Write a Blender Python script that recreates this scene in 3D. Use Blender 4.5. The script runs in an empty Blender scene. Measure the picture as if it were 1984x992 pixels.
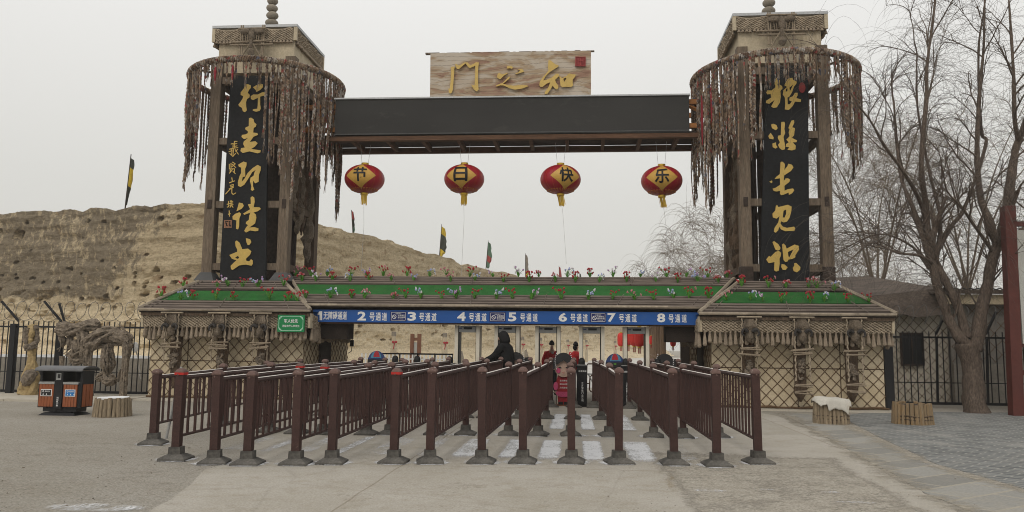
import bpy, bmesh, math, random
from mathutils import Vector, Matrix, noise
from mathutils.geometry import tessellate_polygon

SC = bpy.context.scene
COL = SC.collection
R = math.radians
PI = math.pi

# ---------------------------------------------------------------- camera
CAM_H = 1.5
FPX = 1550.0
YAW, PITCH, ROLL = 0.08629, 0.11276, 0.011
camd = bpy.data.cameras.new('camera')
camd.sensor_width = 36.0
camd.lens = 36.0 * FPX / 1984.0
camd.clip_start = 0.1
camd.clip_end = 2000.0
cam = bpy.data.objects.new('camera', camd)
COL.objects.link(cam)
CM = Matrix.Rotation(YAW, 3, 'Z') @ Matrix.Rotation(PI / 2 + PITCH, 3, 'X') @ Matrix.Rotation(ROLL, 3, 'Z')
cam.matrix_world = Matrix.Translation((0, 0, CAM_H)) @ CM.to_4x4()
SC.camera = cam
EYE = Vector((0, 0, CAM_H))

# ---------------------------------------------------------------- world: overcast winter sky
W = bpy.data.worlds.new('World')
SC.world = W
W.use_nodes = True
nt = W.node_tree
nt.nodes.clear()
wo = nt.nodes.new('ShaderNodeOutputWorld')
bg = nt.nodes.new('ShaderNodeBackground')
bg.inputs['Strength'].default_value = 0.1
sky = nt.nodes.new('ShaderNodeTexSky')
sky.sky_type = 'NISHITA'
sky.sun_disc = False
SUN_EL, SUN_AZ = R(42), R(200)
sky.sun_elevation = SUN_EL
sky.sun_rotation = SUN_AZ
sky.dust_density = 4.0
hs = nt.nodes.new('ShaderNodeHueSaturation')
hs.inputs['Saturation'].default_value = 0.08
hs.inputs['Value'].default_value = 0.9
tc = nt.nodes.new('ShaderNodeTexCoord')
sx = nt.nodes.new('ShaderNodeSeparateXYZ')
rp = nt.nodes.new('ShaderNodeValToRGB')
rp.color_ramp.elements[0].position = 0.0
rp.color_ramp.elements[0].color = (0.655, 0.645, 0.605, 1)
rp.color_ramp.elements[1].position = 0.42
rp.color_ramp.elements[1].color = (0.91, 0.905, 0.885, 1)
e = rp.color_ramp.elements.new(0.18)
e.color = (0.735, 0.73, 0.695, 1)
mu = nt.nodes.new('ShaderNodeVectorMath')
mu.operation = 'SCALE'
mu.inputs['Scale'].default_value = 10.0
mx = nt.nodes.new('ShaderNodeMix')
mx.data_type = 'RGBA'
mx.inputs['Factor'].default_value = 0.95
L = nt.links.new
L(tc.outputs['Generated'], sx.inputs[0])
L(sx.outputs['Z'], rp.inputs[0])
L(rp.outputs['Color'], mu.inputs[0])
L(sky.outputs[0], hs.inputs['Color'])
L(hs.outputs[0], mx.inputs['A'])
L(mu.outputs[0], mx.inputs['B'])
L(mx.outputs['Result'], bg.inputs['Color'])
L(bg.outputs[0], wo.inputs['Surface'])

sund = bpy.data.lights.new('sun', 'SUN')
sund.energy = 0.85
sund.angle = R(25)
sund.color = (1.0, 0.91, 0.79)
sun = bpy.data.objects.new('sun', sund)
COL.objects.link(sun)
# light comes from behind the camera, high, slightly from the left
sdir = Vector((math.sin(SUN_AZ) * math.cos(SUN_EL), math.cos(SUN_AZ) * math.cos(SUN_EL), math.sin(SUN_EL)))
sun.rotation_euler = sdir.to_track_quat('Z', 'Y').to_euler()
sun.location = (0, -10, 30)

SC.view_settings.view_transform = 'Standard'
SC.view_settings.look = 'None'
SC.view_settings.exposure = 0.0
SC.view_settings.gamma = 1.0
SC.view_settings.use_curve_mapping = False
SC.cycles.filter_width = 1.0
SC.cycles.max_bounces = 5
SC.cycles.diffuse_bounces = 3
SC.cycles.transparent_max_bounces = 16

# ---------------------------------------------------------------- measuring helpers (photo pixel + real distance -> metres)
def ray(px, py):
    return CM @ Vector(((px - 992.0) / FPX, -(py - 496.0) / FPX, -1.0))
def PY(px, py, Y):
    d = ray(px, py)
    return EYE + d * (Y / d.y)
def G(px, py, z=0.0):
    d = ray(px, py)
    return EYE + d * ((z - CAM_H) / d.z)

# ---------------------------------------------------------------- mesh building
ORG = {}
def org(o):
    return ORG.get(o.name, Vector((0, 0, 0))) if o is not None else Vector((0, 0, 0))

class MB:
    def __init__(s):
        s.v = []
        s.f = []
    def add(s, vs, fs):
        b = len(s.v)
        s.v.extend([Vector(p) for p in vs])
        s.f.extend([tuple(i + b for i in q) for q in fs])
    def hexa(s, p):
        s.add(p, [(0, 3, 2, 1), (4, 5, 6, 7), (0, 1, 5, 4), (1, 2, 6, 5), (2, 3, 7, 6), (3, 0, 4, 7)])
    def bx(s, x0, x1, y0, y1, z0, z1):
        s.hexa([(x0, y0, z0), (x1, y0, z0), (x1, y1, z0), (x0, y1, z0), (x0, y0, z1), (x1, y0, z1), (x1, y1, z1), (x0, y1, z1)])
    def box(s, c, size, rot=None, taper=1.0):
        hx, hy, hz = size[0] / 2, size[1] / 2, size[2] / 2
        m = rot if rot is not None else Matrix.Identity(3)
        c = Vector(c)
        ps = []
        for z, t in ((-hz, 1), (hz, taper)):
            for x, y in ((-hx, -hy), (hx, -hy), (hx, hy), (-hx, hy)):
                ps.append(c + m @ Vector((x * t, y * t, z)))
        s.hexa(ps)
    def tube(s, pts, r, n=6, caps=True):
        pts = [Vector(p) for p in pts]
        if len(pts) < 2:
            return
        rs = r if isinstance(r, (list, tuple)) else [r] * len(pts)
        b = len(s.v)
        up = Vector((0, 0, 1))
        prev = None
        for i, p in enumerate(pts):
            d = (pts[min(i + 1, len(pts) - 1)] - pts[max(i - 1, 0)])
            if d.length < 1e-9:
                d = Vector((0, 0, 1))
            d.normalize()
            if prev is None:
                a = d.orthogonal().normalized() if abs(d.dot(up)) > .95 else d.cross(up).normalized()
            else:
                a = prev - d * prev.dot(d)
                a = a.normalized() if a.length > 1e-6 else d.orthogonal().normalized()
            prev = a
            c = d.cross(a)
            for k in range(n):
                t = 2 * PI * k / n
                s.v.append(p + (a * math.cos(t) + c * math.sin(t)) * rs[i])
        for i in range(len(pts) - 1):
            for k in range(n):
                k2 = (k + 1) % n
                s.f.append((b + i * n + k, b + i * n + k2, b + (i + 1) * n + k2, b + (i + 1) * n + k))
        if caps:
            s.f.append(tuple(b + k for k in reversed(range(n))))
            e0 = b + (len(pts) - 1) * n
            s.f.append(tuple(e0 + k for k in range(n)))
    def lathe(s, prof, c=(0, 0, 0), n=16, m=None):
        c = Vector(c)
        b = len(s.v)
        for r, z in prof:
            for k in range(n):
                t = 2 * PI * k / n
                q = Vector((r * math.cos(t), r * math.sin(t), z))
                s.v.append(c + (m @ q if m else q))
        for i in range(len(prof) - 1):
            for k in range(n):
                k2 = (k + 1) % n
                s.f.append((b + i * n + k, b + i * n + k2, b + (i + 1) * n + k2, b + (i + 1) * n + k))
        s.f.append(tuple(b + k for k in reversed(range(n))))
        e0 = b + (len(prof) - 1) * n
        s.f.append(tuple(e0 + k for k in range(n)))
    def ball(s, c, rx, ry=None, rz=None, n=12, m=8):
        ry = rx if ry is None else ry
        rz = rx if rz is None else rz
        c = Vector(c)
        b = len(s.v)
        for i in range(1, m):
            ph = PI * i / m
            for k in range(n):
                t = 2 * PI * k / n
                s.v.append(c + Vector((rx * math.sin(ph) * math.cos(t), ry * math.sin(ph) * math.sin(t), rz * math.cos(ph))))
        s.v.append(c + Vector((0, 0, rz)))
        s.v.append(c - Vector((0, 0, rz)))
        T, B = len(s.v) - 2, len(s.v) - 1
        for i in range(m - 2):
            for k in range(n):
                k2 = (k + 1) % n
                s.f.append((b + i * n + k, b + (i + 1) * n + k, b + (i + 1) * n + k2, b + i * n + k2))
        for k in range(n):
            k2 = (k + 1) % n
            s.f.append((T, b + k, b + k2))
            s.f.append((B, b + (m - 2) * n + k2, b + (m - 2) * n + k))
    def poly(s, loops, front, back):
        """loops: [outer, hole, ...] of 2-D points; front/back map (x, y) to a 3-D point"""
        L3 = [[Vector((p[0], p[1], 0)) for p in lp] for lp in loops]
        tris = tessellate_polygon(L3)
        flat = [p for lp in loops for p in lp]
        n = len(flat)
        b = len(s.v)
        s.v.extend([Vector(front(*p)) for p in flat])
        s.v.extend([Vector(back(*p)) for p in flat])
        for t in tris:
            s.f.append((b + t[0], b + t[1], b + t[2]))
            s.f.append((b + n + t[2], b + n + t[1], b + n + t[0]))
        o = 0
        for lp in loops:
            k = len(lp)
            for i in range(k):
                j = (i + 1) % k
                s.f.append((b + o + i, b + o + j, b + n + o + j, b + n + o + i))
            o += k
    def jitter(s, amp, freq=1.0, seed=0.0):
        for p in s.v:
            p += noise.noise_vector(p * freq + Vector((seed, seed * 2, 0))) * amp
    def build(s, name, mat, parent=None, smooth=False, recalc=True):
        o0 = org(parent)
        me = bpy.data.meshes.new(name)
        me.from_pydata([p - o0 for p in s.v], [], s.f)
        if recalc and len(s.f) < 60000:
            bm = bmesh.new()
            bm.from_mesh(me)
            bmesh.ops.recalc_face_normals(bm, faces=bm.faces)
            bm.to_mesh(me)
            bm.free()
        if mat is not None:
            me.materials.append(mat)
        if smooth:
            me.polygons.foreach_set('use_smooth', [True] * len(me.polygons))
        me.update()
        o = bpy.data.objects.new(name, me)
        COL.objects.link(o)
        if parent is not None:
            o.parent = parent
            ORG[o.name] = o0
        return o

def tag(o, label, cat, group=None, kind=None):
    o['label'] = label
    o['category'] = cat
    if group:
        o['group'] = group
    if kind:
        o['kind'] = kind
    return o
def thing(name, label, cat, loc=(0, 0, 0), group=None):
    o = bpy.data.objects.new(name, None)
    o.empty_display_size = 0.2
    COL.objects.link(o)
    o.location = loc
    ORG[o.name] = Vector(loc)
    return tag(o, label, cat, group)
def copy_tree(o, parent=None):
    c = o.copy()
    COL.objects.link(c)
    if parent is not None:
        c.parent = parent
    for ch in list(o.children):
        copy_tree(ch, c)
    return c
def struct(o):
    o['kind'] = 'structure'
    return o

def text_mesh(body, w, h, bold=0.0, shear=0.0):
    """printed lettering as 2-D verts/faces scaled to w x h, centred on 0,0"""
    c = bpy.data.curves.new('lettering', 'FONT')
    c.body = body
    c.offset = bold
    c.resolution_u = 3
    o = bpy.data.objects.new('lettering', c)
    COL.objects.link(o)
    bpy.context.view_layer.update()
    dg = bpy.context.evaluated_depsgraph_get()
    me = bpy.data.meshes.new_from_object(o.evaluated_get(dg))
    vs = [v.co.copy() for v in me.vertices]
    fs = [tuple(p.vertices) for p in me.polygons]
    bpy.data.objects.remove(o)
    bpy.data.curves.remove(c)
    bpy.data.meshes.remove(me)
    x0 = min(v.x for v in vs); x1 = max(v.x for v in vs)
    y0 = min(v.y for v in vs); y1 = max(v.y for v in vs)
    out = [((v.x - (x0 + x1) / 2) / (x1 - x0) * w, (v.y - (y0 + y1) / 2) / max(1e-6, y1 - y0) * h) for v in vs]
    return out, fs
def lettering(body, c, w, h, mat, parent, bold=0.0, name='lettering', mb=None):
    """flat lettering on a board facing the camera side (-Y)"""
    vs, fs = text_mesh(body, w, h, bold)
    m = mb or MB()
    m.add([(c[0] + x, c[1], c[2] + y) for x, y in vs], fs)
    if mb is None:
        return m.build(name, mat, parent, recalc=False)

# ---------------------------------------------------------------- materials
def nn(t, typ):
    return t.nodes.new(typ)
def mat(name, col, rough=0.85, var=0.25, scale=4.0, col2=None, bump=0.0, bscale=40.0, metal=0.0, spec=0.3, stretch=(1, 1, 1), fine=0.12, sharp=False, rand=0.0, dist=0.02):
    m = bpy.data.materials.new(name)
    m.use_nodes = True
    t = m.node_tree
    b = t.nodes['Principled BSDF']
    b.inputs['Roughness'].default_value = rough
    b.inputs['Metallic'].default_value = metal
    b.inputs['Specular IOR Level'].default_value = spec
    tcn = nn(t, 'ShaderNodeTexCoord')
    mp = nn(t, 'ShaderNodeMapping')
    mp.inputs['Scale'].default_value = stretch
    t.links.new(tcn.outputs['Object'], mp.inputs[0])
    n1 = nn(t, 'ShaderNodeTexNoise')
    n1.inputs['Scale'].default_value = scale
    n1.inputs['Detail'].default_value = 6
    n1.inputs['Roughness'].default_value = 0.62
    t.links.new(mp.outputs[0], n1.inputs['Vector'])
    r = nn(t, 'ShaderNodeValToRGB')
    a, c = (0.42, 0.58) if sharp else (0.28, 0.72)
    r.color_ramp.elements[0].position = a
    r.color_ramp.elements[1].position = c
    ca = tuple(x * (1 - var) for x in col) if col2 is None else tuple(col)
    cb = tuple(min(1, x * (1 + var)) for x in col) if col2 is None else tuple(col2)
    r.color_ramp.elements[0].color = (*ca, 1)
    r.color_ramp.elements[1].color = (*cb, 1)
    t.links.new(n1.outputs['Fac'], r.inputs[0])
    out = r.outputs['Color']
    n2 = nn(t, 'ShaderNodeTexNoise')
    n2.inputs['Scale'].default_value = bscale
    n2.inputs['Detail'].default_value = 3
    t.links.new(mp.outputs[0], n2.inputs['Vector'])
    if fine > 0:
        hsv = nn(t, 'ShaderNodeHueSaturation')
        mr = nn(t, 'ShaderNodeMapRange')
        mr.inputs['From Min'].default_value = 0.3
        mr.inputs['From Max'].default_value = 0.7
        mr.inputs['To Min'].default_value = 1 - fine
        mr.inputs['To Max'].default_value = 1 + fine
        t.links.new(n2.outputs['Fac'], mr.inputs[0])
        src = mr.outputs[0]
        if rand > 0:
            oi = nn(t, 'ShaderNodeObjectInfo')
            mr2 = nn(t, 'ShaderNodeMapRange')
            mr2.inputs['To Min'].default_value = 1 - rand
            mr2.inputs['To Max'].default_value = 1 + rand
            t.links.new(oi.outputs['Random'], mr2.inputs[0])
            ml = nn(t, 'ShaderNodeMath')
            ml.operation = 'MULTIPLY'
            t.links.new(src, ml.inputs[0])
            t.links.new(mr2.outputs[0], ml.inputs[1])
            src = ml.outputs[0]
        t.links.new(src, hsv.inputs['Value'])
        t.links.new(out, hsv.inputs['Color'])
        out = hsv.outputs[0]
    t.links.new(out, b.inputs['Base Color'])
    if bump > 0:
        bp = nn(t, 'ShaderNodeBump')
        bp.inputs['Strength'].default_value = bump
        bp.inputs['Distance'].default_value = dist
        t.links.new(n2.outputs['Fac'], bp.inputs['Height'])
        t.links.new(bp.outputs[0], b.inputs['Normal'])
    return m

def braid_mat(name):
    """plaited rags: many small patches of beige, brown, grey, red and blue yarn"""
    m = bpy.data.materials.new(name)
    m.use_nodes = True
    t = m.node_tree
    b = t.nodes['Principled BSDF']
    b.inputs['Roughness'].default_value = 0.95
    b.inputs['Specular IOR Level'].default_value = 0.1
    tcn = nn(t, 'ShaderNodeTexCoord')
    oi = nn(t, 'ShaderNodeObjectInfo')
    ad = nn(t, 'ShaderNodeVectorMath')
    ad.operation = 'ADD'
    sc = nn(t, 'ShaderNodeVectorMath')
    sc.operation = 'SCALE'
    sc.inputs['Scale'].default_value = 37.0
    cb = nn(t, 'ShaderNodeCombineXYZ')
    t.links.new(oi.outputs['Random'], cb.inputs[0])
    t.links.new(oi.outputs['Random'], cb.inputs[2])
    t.links.new(cb.outputs[0], sc.inputs[0])
    t.links.new(tcn.outputs['Object'], ad.inputs[0])
    t.links.new(sc.outputs[0], ad.inputs[1])
    vo = nn(t, 'ShaderNodeTexVoronoi')
    vo.inputs['Scale'].default_value = 11.0
    t.links.new(ad.outputs[0], vo.inputs['Vector'])
    r = nn(t, 'ShaderNodeValToRGB')
    r.color_ramp.interpolation = 'CONSTANT'
    cols = [(0, (.17, .115, .08)), (.16, (.25, .18, .125)), (.36, (.10, .066, .048)), (.46, (.32, .275, .23)), (.58, (.195, .145, .11)), (.74, (.14, .115, .105)), (.82, (.25, .075, .065)), (.875, (.36, .33, .30)), (.93, (.13, .13, .16)), (.95, (.24, .185, .14))]
    els = r.color_ramp.elements
    els[0].color = (*cols[0][1], 1)
    els[1].position = cols[1][0]
    els[1].color = (*cols[1][1], 1)
    for p, c in cols[2:]:
        q = els.new(p)
        q.color = (*c, 1)
    sp = nn(t, 'ShaderNodeSeparateColor')
    t.links.new(vo.outputs['Color'], sp.inputs[0])
    t.links.new(sp.outputs[0], r.inputs[0])
    hv = nn(t, 'ShaderNodeHueSaturation')
    mr2 = nn(t, 'ShaderNodeMapRange')
    mr2.inputs['To Min'].default_value = .65
    mr2.inputs['To Max'].default_value = 1.25
    t.links.new(oi.outputs['Random'], mr2.inputs[0])
    t.links.new(mr2.outputs[0], hv.inputs['Value'])
    t.links.new(r.outputs[0], hv.inputs['Color'])
    t.links.new(hv.outputs[0], b.inputs['Base Color'])
    return m

M = {}
M['cream'] = mat('cream_plaster', (.47, .40, .29), .9, .18, 1.6, bump=.15, bscale=25)
M['cream_dirty'] = mat('stained_cream_panel', (.62, .53, .385), .9, col2=(.46, .37, .24), scale=1.3, fine=.1, bump=.12, bscale=20)
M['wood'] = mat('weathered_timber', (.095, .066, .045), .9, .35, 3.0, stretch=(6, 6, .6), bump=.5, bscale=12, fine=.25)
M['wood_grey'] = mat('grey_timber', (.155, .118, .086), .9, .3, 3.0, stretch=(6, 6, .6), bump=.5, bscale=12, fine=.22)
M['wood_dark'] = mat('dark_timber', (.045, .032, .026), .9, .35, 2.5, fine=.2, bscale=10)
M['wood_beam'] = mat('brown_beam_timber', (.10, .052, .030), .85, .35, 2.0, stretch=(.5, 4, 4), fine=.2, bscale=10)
M['wood_orange'] = mat('orange_timber', (.33, .14, .045), .75, .3, 3.0, stretch=(.6, 4, 4), fine=.15, bscale=10)
M['black_board'] = mat('black_lacquer_board', (.010, .011, .013), .75, .4, 1.5, fine=.3, bscale=14, spec=.25)
M['gold'] = mat('gold_paint', (.53, .36, .085), .45, .12, 3.0, fine=.08, spec=.5)
M['charcoal'] = mat('charcoal_sheet', (.033, .032, .031), .75, .2, 0.5, fine=.12, stretch=(.5, 1, 1.5))
M['flashing'] = mat('pale_metal_flashing', (.42, .43, .44), .5, .12, 3.0, metal=.3)
M['macrame'] = mat('undyed_rope', (.33, .27, .20), .95, .3, 5.0, fine=.25, bscale=60)
M['tassel'] = mat('rope_tassel', (.27, .215, .16), .95, .3, 4.0, fine=.3, bscale=80)
M['net'] = mat('brown_rope_net', (.13, .08, .045), .95, .35, 3.0, fine=.2)
M['bamboo'] = mat('grey_bamboo_poles', (.155, .125, .105), .85, .35, 1.2, stretch=(.35, 6, 6), fine=.25, bscale=8)
M['bamboo_pale'] = mat('pale_bamboo_pole', (.30, .25, .19), .85, .3, 2.0, fine=.2, bscale=12)
M['turf'] = mat('artificial_turf', (.018, .12, .022), .95, .22, 2.2, bump=.5, bscale=90, fine=.25)
M['braid'] = braid_mat('plaited_rags')
M['ring'] = braid_mat('wrapped_ring_rags')
M['red_cloth'] = mat('red_cloth_strip', (.24, .025, .035), .9, .2, 4)
M['rail'] = mat('brown_painted_steel', (.052, .025, .021), .6, .22, 3.5, fine=.2, bscale=45, spec=.3, rand=.08)
M['railcap'] = mat('worn_brown_cap', (.135, .082, .07), .7, .22, 12, fine=.15)
M['pale_top'] = mat('pale_handrail_top', (.58, .54, .51), .8, .25, 6, fine=.2)  # paler colour for the strip along each handrail top
M['rubber'] = mat('dusty_black_rubber', (.038, .036, .033), .85, col2=(.15, .14, .125), scale=4, fine=.2, bscale=30)
M['red_tape'] = mat('red_tape', (.42, .025, .02), .6, .15, 5)
M['blue_sign'] = mat('blue_sign_vinyl', (.012, .085, .32), .5, .06, 1.0, fine=.04, spec=.3)
M['navy'] = mat('navy_notice', (.010, .017, .115), .5, .06, 2.0, fine=.04)
M['white'] = mat('white_paint', (.74, .74, .73), .6, .06, 3.0, fine=.04)
M['green_sign'] = mat('green_sign_paint', (.010, .20, .065), .5, .08, 2.0, fine=.05)
M['mint'] = mat('mint_sign_border', (.42, .68, .52), .6, .08, 5)
M['lantern'] = mat('red_lantern_silk', (.34, .008, .022), .42, .14, 2.0, fine=.06, spec=.5)
M['lantern_far'] = mat('red_paper_lantern', (.58, .03, .022), .6, .1, 2.0, fine=.05)
M['gold_cloth'] = mat('gold_satin', (.58, .34, .075), .45, .12, 2.0, fine=.08)
M['gold_foil'] = mat('gold_foil', (.62, .40, .05), .3, .15, 6, metal=.5)
M['gold_print'] = mat('gold_print_on_silk', (.42, .13, .03), .5, .2, 9)
M['black'] = mat('black_paint', (.008, .008, .009), .5, .2, 3.0, fine=.1)
M['black_steel'] = mat('black_painted_steel', (.012, .012, .014), .5, .25, 4.0, fine=.15)
M['grey_plastic'] = mat('grey_plastic', (.30, .30, .29), .5, .1, 3.0)
M['beige_steel'] = mat('beige_steel_panel', (.66, .61, .51), .55, .1, 2.0, fine=.05)
M['orange_slat'] = mat('orange_brown_slats', (.27, .085, .035), .65, .18, 3.0, stretch=(8, 8, 1), fine=.12, bscale=20)
M['bin_blue'] = mat('blue_label', (.02, .17, .45), .5, .05, 3.0)
M['snow'] = mat('thin_snow', (.74, .75, .76), .9, .06, 8.0, fine=.06)
M['log'] = mat('grey_log_staves', (.235, .185, .125), .9, .32, 3.0, stretch=(6, 6, .7), bump=.4, bscale=14, fine=.25, rand=.12)
M['log_rust'] = mat('rusty_log_staves', (.26, .165, .075), .9, .35, 3.0, col2=(.22, .175, .12), stretch=(6, 6, .7), bump=.4, bscale=14, fine=.2)
M['sheet'] = mat('white_plastic_sheet', (.50, .475, .42), .6, .14, 3.0, fine=.06)
M['bark'] = mat('willow_bark', (.125, .095, .075), .95, .3, 3.5, stretch=(3, 3, .9), bump=.9, bscale=14, fine=.3, dist=.05)
M['twig'] = mat('bare_twigs', (.10, .082, .07), .95, .2, 1.0, fine=0)
M['twig_far'] = mat('haze_tinted_twigs', (.17, .135, .10), .95, .2, 1.0, fine=0)  # paler than the near twigs: distance haze put into the base colour
M['driftwood'] = mat('driftwood', (.185, .15, .115), .95, .4, 4.0, bump=.9, bscale=16, fine=.3, dist=.05)
M['carved_wood'] = mat('carved_pale_wood', (.36, .265, .13), .85, .3, 4.0, bump=.5, bscale=14, fine=.2, dist=.03)
M['hide'] = mat('brown_fur_hide', (.105, .07, .045), .95, .4, 5.0, stretch=(3, 3, 1), bump=1, bscale=40, fine=.35, dist=.03)
M['fur'] = mat('grey_brown_fur', (.17, .135, .10), .95, .35, 8.0, bump=1, bscale=60, fine=.35, dist=.03)
M['horn'] = mat('dark_ram_horn', (.03, .026, .024), .6, .4, 14.0, bump=.6, bscale=40)
M['stick'] = mat('tied_sticks', (.25, .20, .145), .9, .3, 6.0, fine=.2)
M['concrete_wall'] = mat('grey_concrete_wall', (.26, .235, .20), .9, .25, 1.4, bump=.3, bscale=18, fine=.12)
M['grey_wall'] = mat('grey_rendered_wall', (.24, .22, .195), .9, .2, 1.2, bump=.2, bscale=20)
M['pale_wall'] = mat('pale_felt_wall', (.62, .57, .48), .9, .14, 1.2, fine=.08)
M['thatch'] = mat('brown_felt_roof', (.11, .085, .068), .95, .35, 2.0, bump=.6, bscale=16, fine=.25)
M['glass_dark'] = mat('dark_window_glass', (.02, .022, .024), .25, .2, 2.0, spec=.5)
M['rust_steel'] = mat('red_oxide_steel', (.095, .027, .021), .6, .2, 2.0, fine=.1, bscale=14)
M['sign_grey'] = mat('pale_grey_sign', (.42, .42, .39), .6, .06, 1.5)
M['stone'] = mat('round_grey_stone', (.235, .205, .165), .9, .25, 3.0, bump=.3, bscale=18)
M['felt_dark'] = mat('dark_felt_lining', (.03, .022, .018), .95, .4, 3.0, fine=.3)
M['tile_dark'] = mat('dark_metal_skirt', (.065, .065, .066), .6, .2, 4.0)
M['leaf'] = mat('plastic_leaves', (.10, .28, .035), .5, .3, 8.0)
M['fl_red'] = mat('red_petals', (.36, .022, .032), .6, .25, 10)
M['fl_pink'] = mat('pink_petals', (.50, .20, .22), .6, .25, 10)
M['fl_blue'] = mat('pale_blue_petals', (.36, .40, .62), .6, .25, 10)
M['fl_white'] = mat('white_petals', (.68, .66, .68), .6, .12, 10)
M['fl_lilac'] = mat('lilac_petals', (.44, .28, .46), .6, .25, 10)
M['skin'] = mat('skin', (.56, .36, .27), .6, .1, 5)
M['coat_black'] = mat('black_padded_coat', (.006, .006, .007), .8, .3, 5)
M['coat_red'] = mat('red_padded_coat', (.60, .028, .035), .7, .2, 5)
M['trousers'] = mat('dark_trousers', (.015, .017, .028), .85, .2, 5)
M['knit_black'] = mat('black_knit', (.012, .012, .013), .95, .2, 20)
M['scarf'] = mat('pale_scarf', (.48, .46, .44), .9, .2, 10)
M['wire'] = mat('galvanised_wire', (.16, .155, .145), .5, .2, 6, metal=.4)
M['thread'] = mat('grey_string', (.42, .41, .39), .8, .1, 4)
M['wood_brown'] = mat('brown_sign_timber', (.17, .075, .042), .8, .25, 3)
M['post_wood'] = mat('pavilion_poles', (.19, .13, .085), .9, .3, 3.0, stretch=(4, 4, .7), fine=.2)
M['toy_blue'] = mat('cutout_blue', (.025, .045, .14), .5, .1, 4)
M['toy_sky'] = mat('cutout_light_blue', (.07, .22, .34), .5, .1, 4)
M['toy_red'] = mat('cutout_red', (.34, .02, .03), .5, .1, 4)
M['toy_skin'] = mat('cutout_skin', (.46, .32, .25), .5, .06, 4)
M['toy_pink'] = mat('cutout_pink', (.52, .075, .17), .5, .1, 4)
M['toy_black'] = mat('cutout_black', (.018, .017, .018), .5, .1, 4)
M['fl_yellow'] = mat('yellow_flag_cloth', (.50, .36, .03), .8, .2, 4)
M['flag_dark'] = mat('dark_flag_cloth', (.045, .05, .04), .85, .3, 4)
M['flag_grey'] = mat('faded_flag_cloth', (.22, .19, .16), .85, .3, 4)
M['flag_red'] = mat('red_flag_cloth', (.30, .05, .045), .85, .25, 4)
M['flag_green'] = mat('green_flag_cloth', (.09, .16, .11), .85, .25, 4)

def add_chips(m, col, scale, lo, hi, stretch=(1, 1, 1)):
    """worn spots of another colour, with a shape of their own"""
    t = m.node_tree
    b = t.nodes['Principled BSDF']
    src = b.inputs['Base Color'].links[0].from_socket
    tcn = nn(t, 'ShaderNodeTexCoord')
    oi = nn(t, 'ShaderNodeObjectInfo')
    ad = nn(t, 'ShaderNodeVectorMath'); ad.operation = 'MULTIPLY_ADD'
    ad.inputs[1].default_value = stretch
    t.links.new(tcn.outputs['Object'], ad.inputs[0])
    t.links.new(oi.outputs['Location'], ad.inputs[2])
    n = nn(t, 'ShaderNodeTexNoise')
    n.inputs['Scale'].default_value = scale
    n.inputs['Detail'].default_value = 8
    n.inputs['Roughness'].default_value = .75
    t.links.new(ad.outputs[0], n.inputs['Vector'])
    mr = nn(t, 'ShaderNodeMapRange')
    mr.inputs['From Min'].default_value = lo
    mr.inputs['From Max'].default_value = hi
    t.links.new(n.outputs['Fac'], mr.inputs[0])
    x = nn(t, 'ShaderNodeMix'); x.data_type = 'RGBA'
    x.inputs['B'].default_value = (*col, 1)
    t.links.new(mr.outputs[0], x.inputs['Factor'])
    t.links.new(src, x.inputs['A'])
    t.links.new(x.outputs['Result'], b.inputs['Base Color'])
add_chips(M['rail'], (.17, .125, .10), 7, .655, .70, (1, 1, .5))
add_chips(M['railcap'], (.24, .19, .165), 12, .56, .66)
add_chips(M['black_board'], (.075, .073, .068), 5, .62, .70, (1, 1, .6))
add_chips(M['charcoal'], (.06, .057, .053), 1.2, .56, .68, (.6, 1, 1.6))
add_chips(M['turf'], (.045, .11, .03), 2.5, .52, .68)
add_chips(M['blue_sign'], (.03, .10, .28), 3, .58, .7)
add_chips(M['cream'], (.30, .24, .16), 1.6, .55, .7, (1, 1, .4))
add_chips(M['gold'], (.30, .18, .05), 6, .62, .7)
add_chips(M['wood_grey'], (.24, .20, .155), 3, .55, .7, (3, 3, .35))
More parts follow.
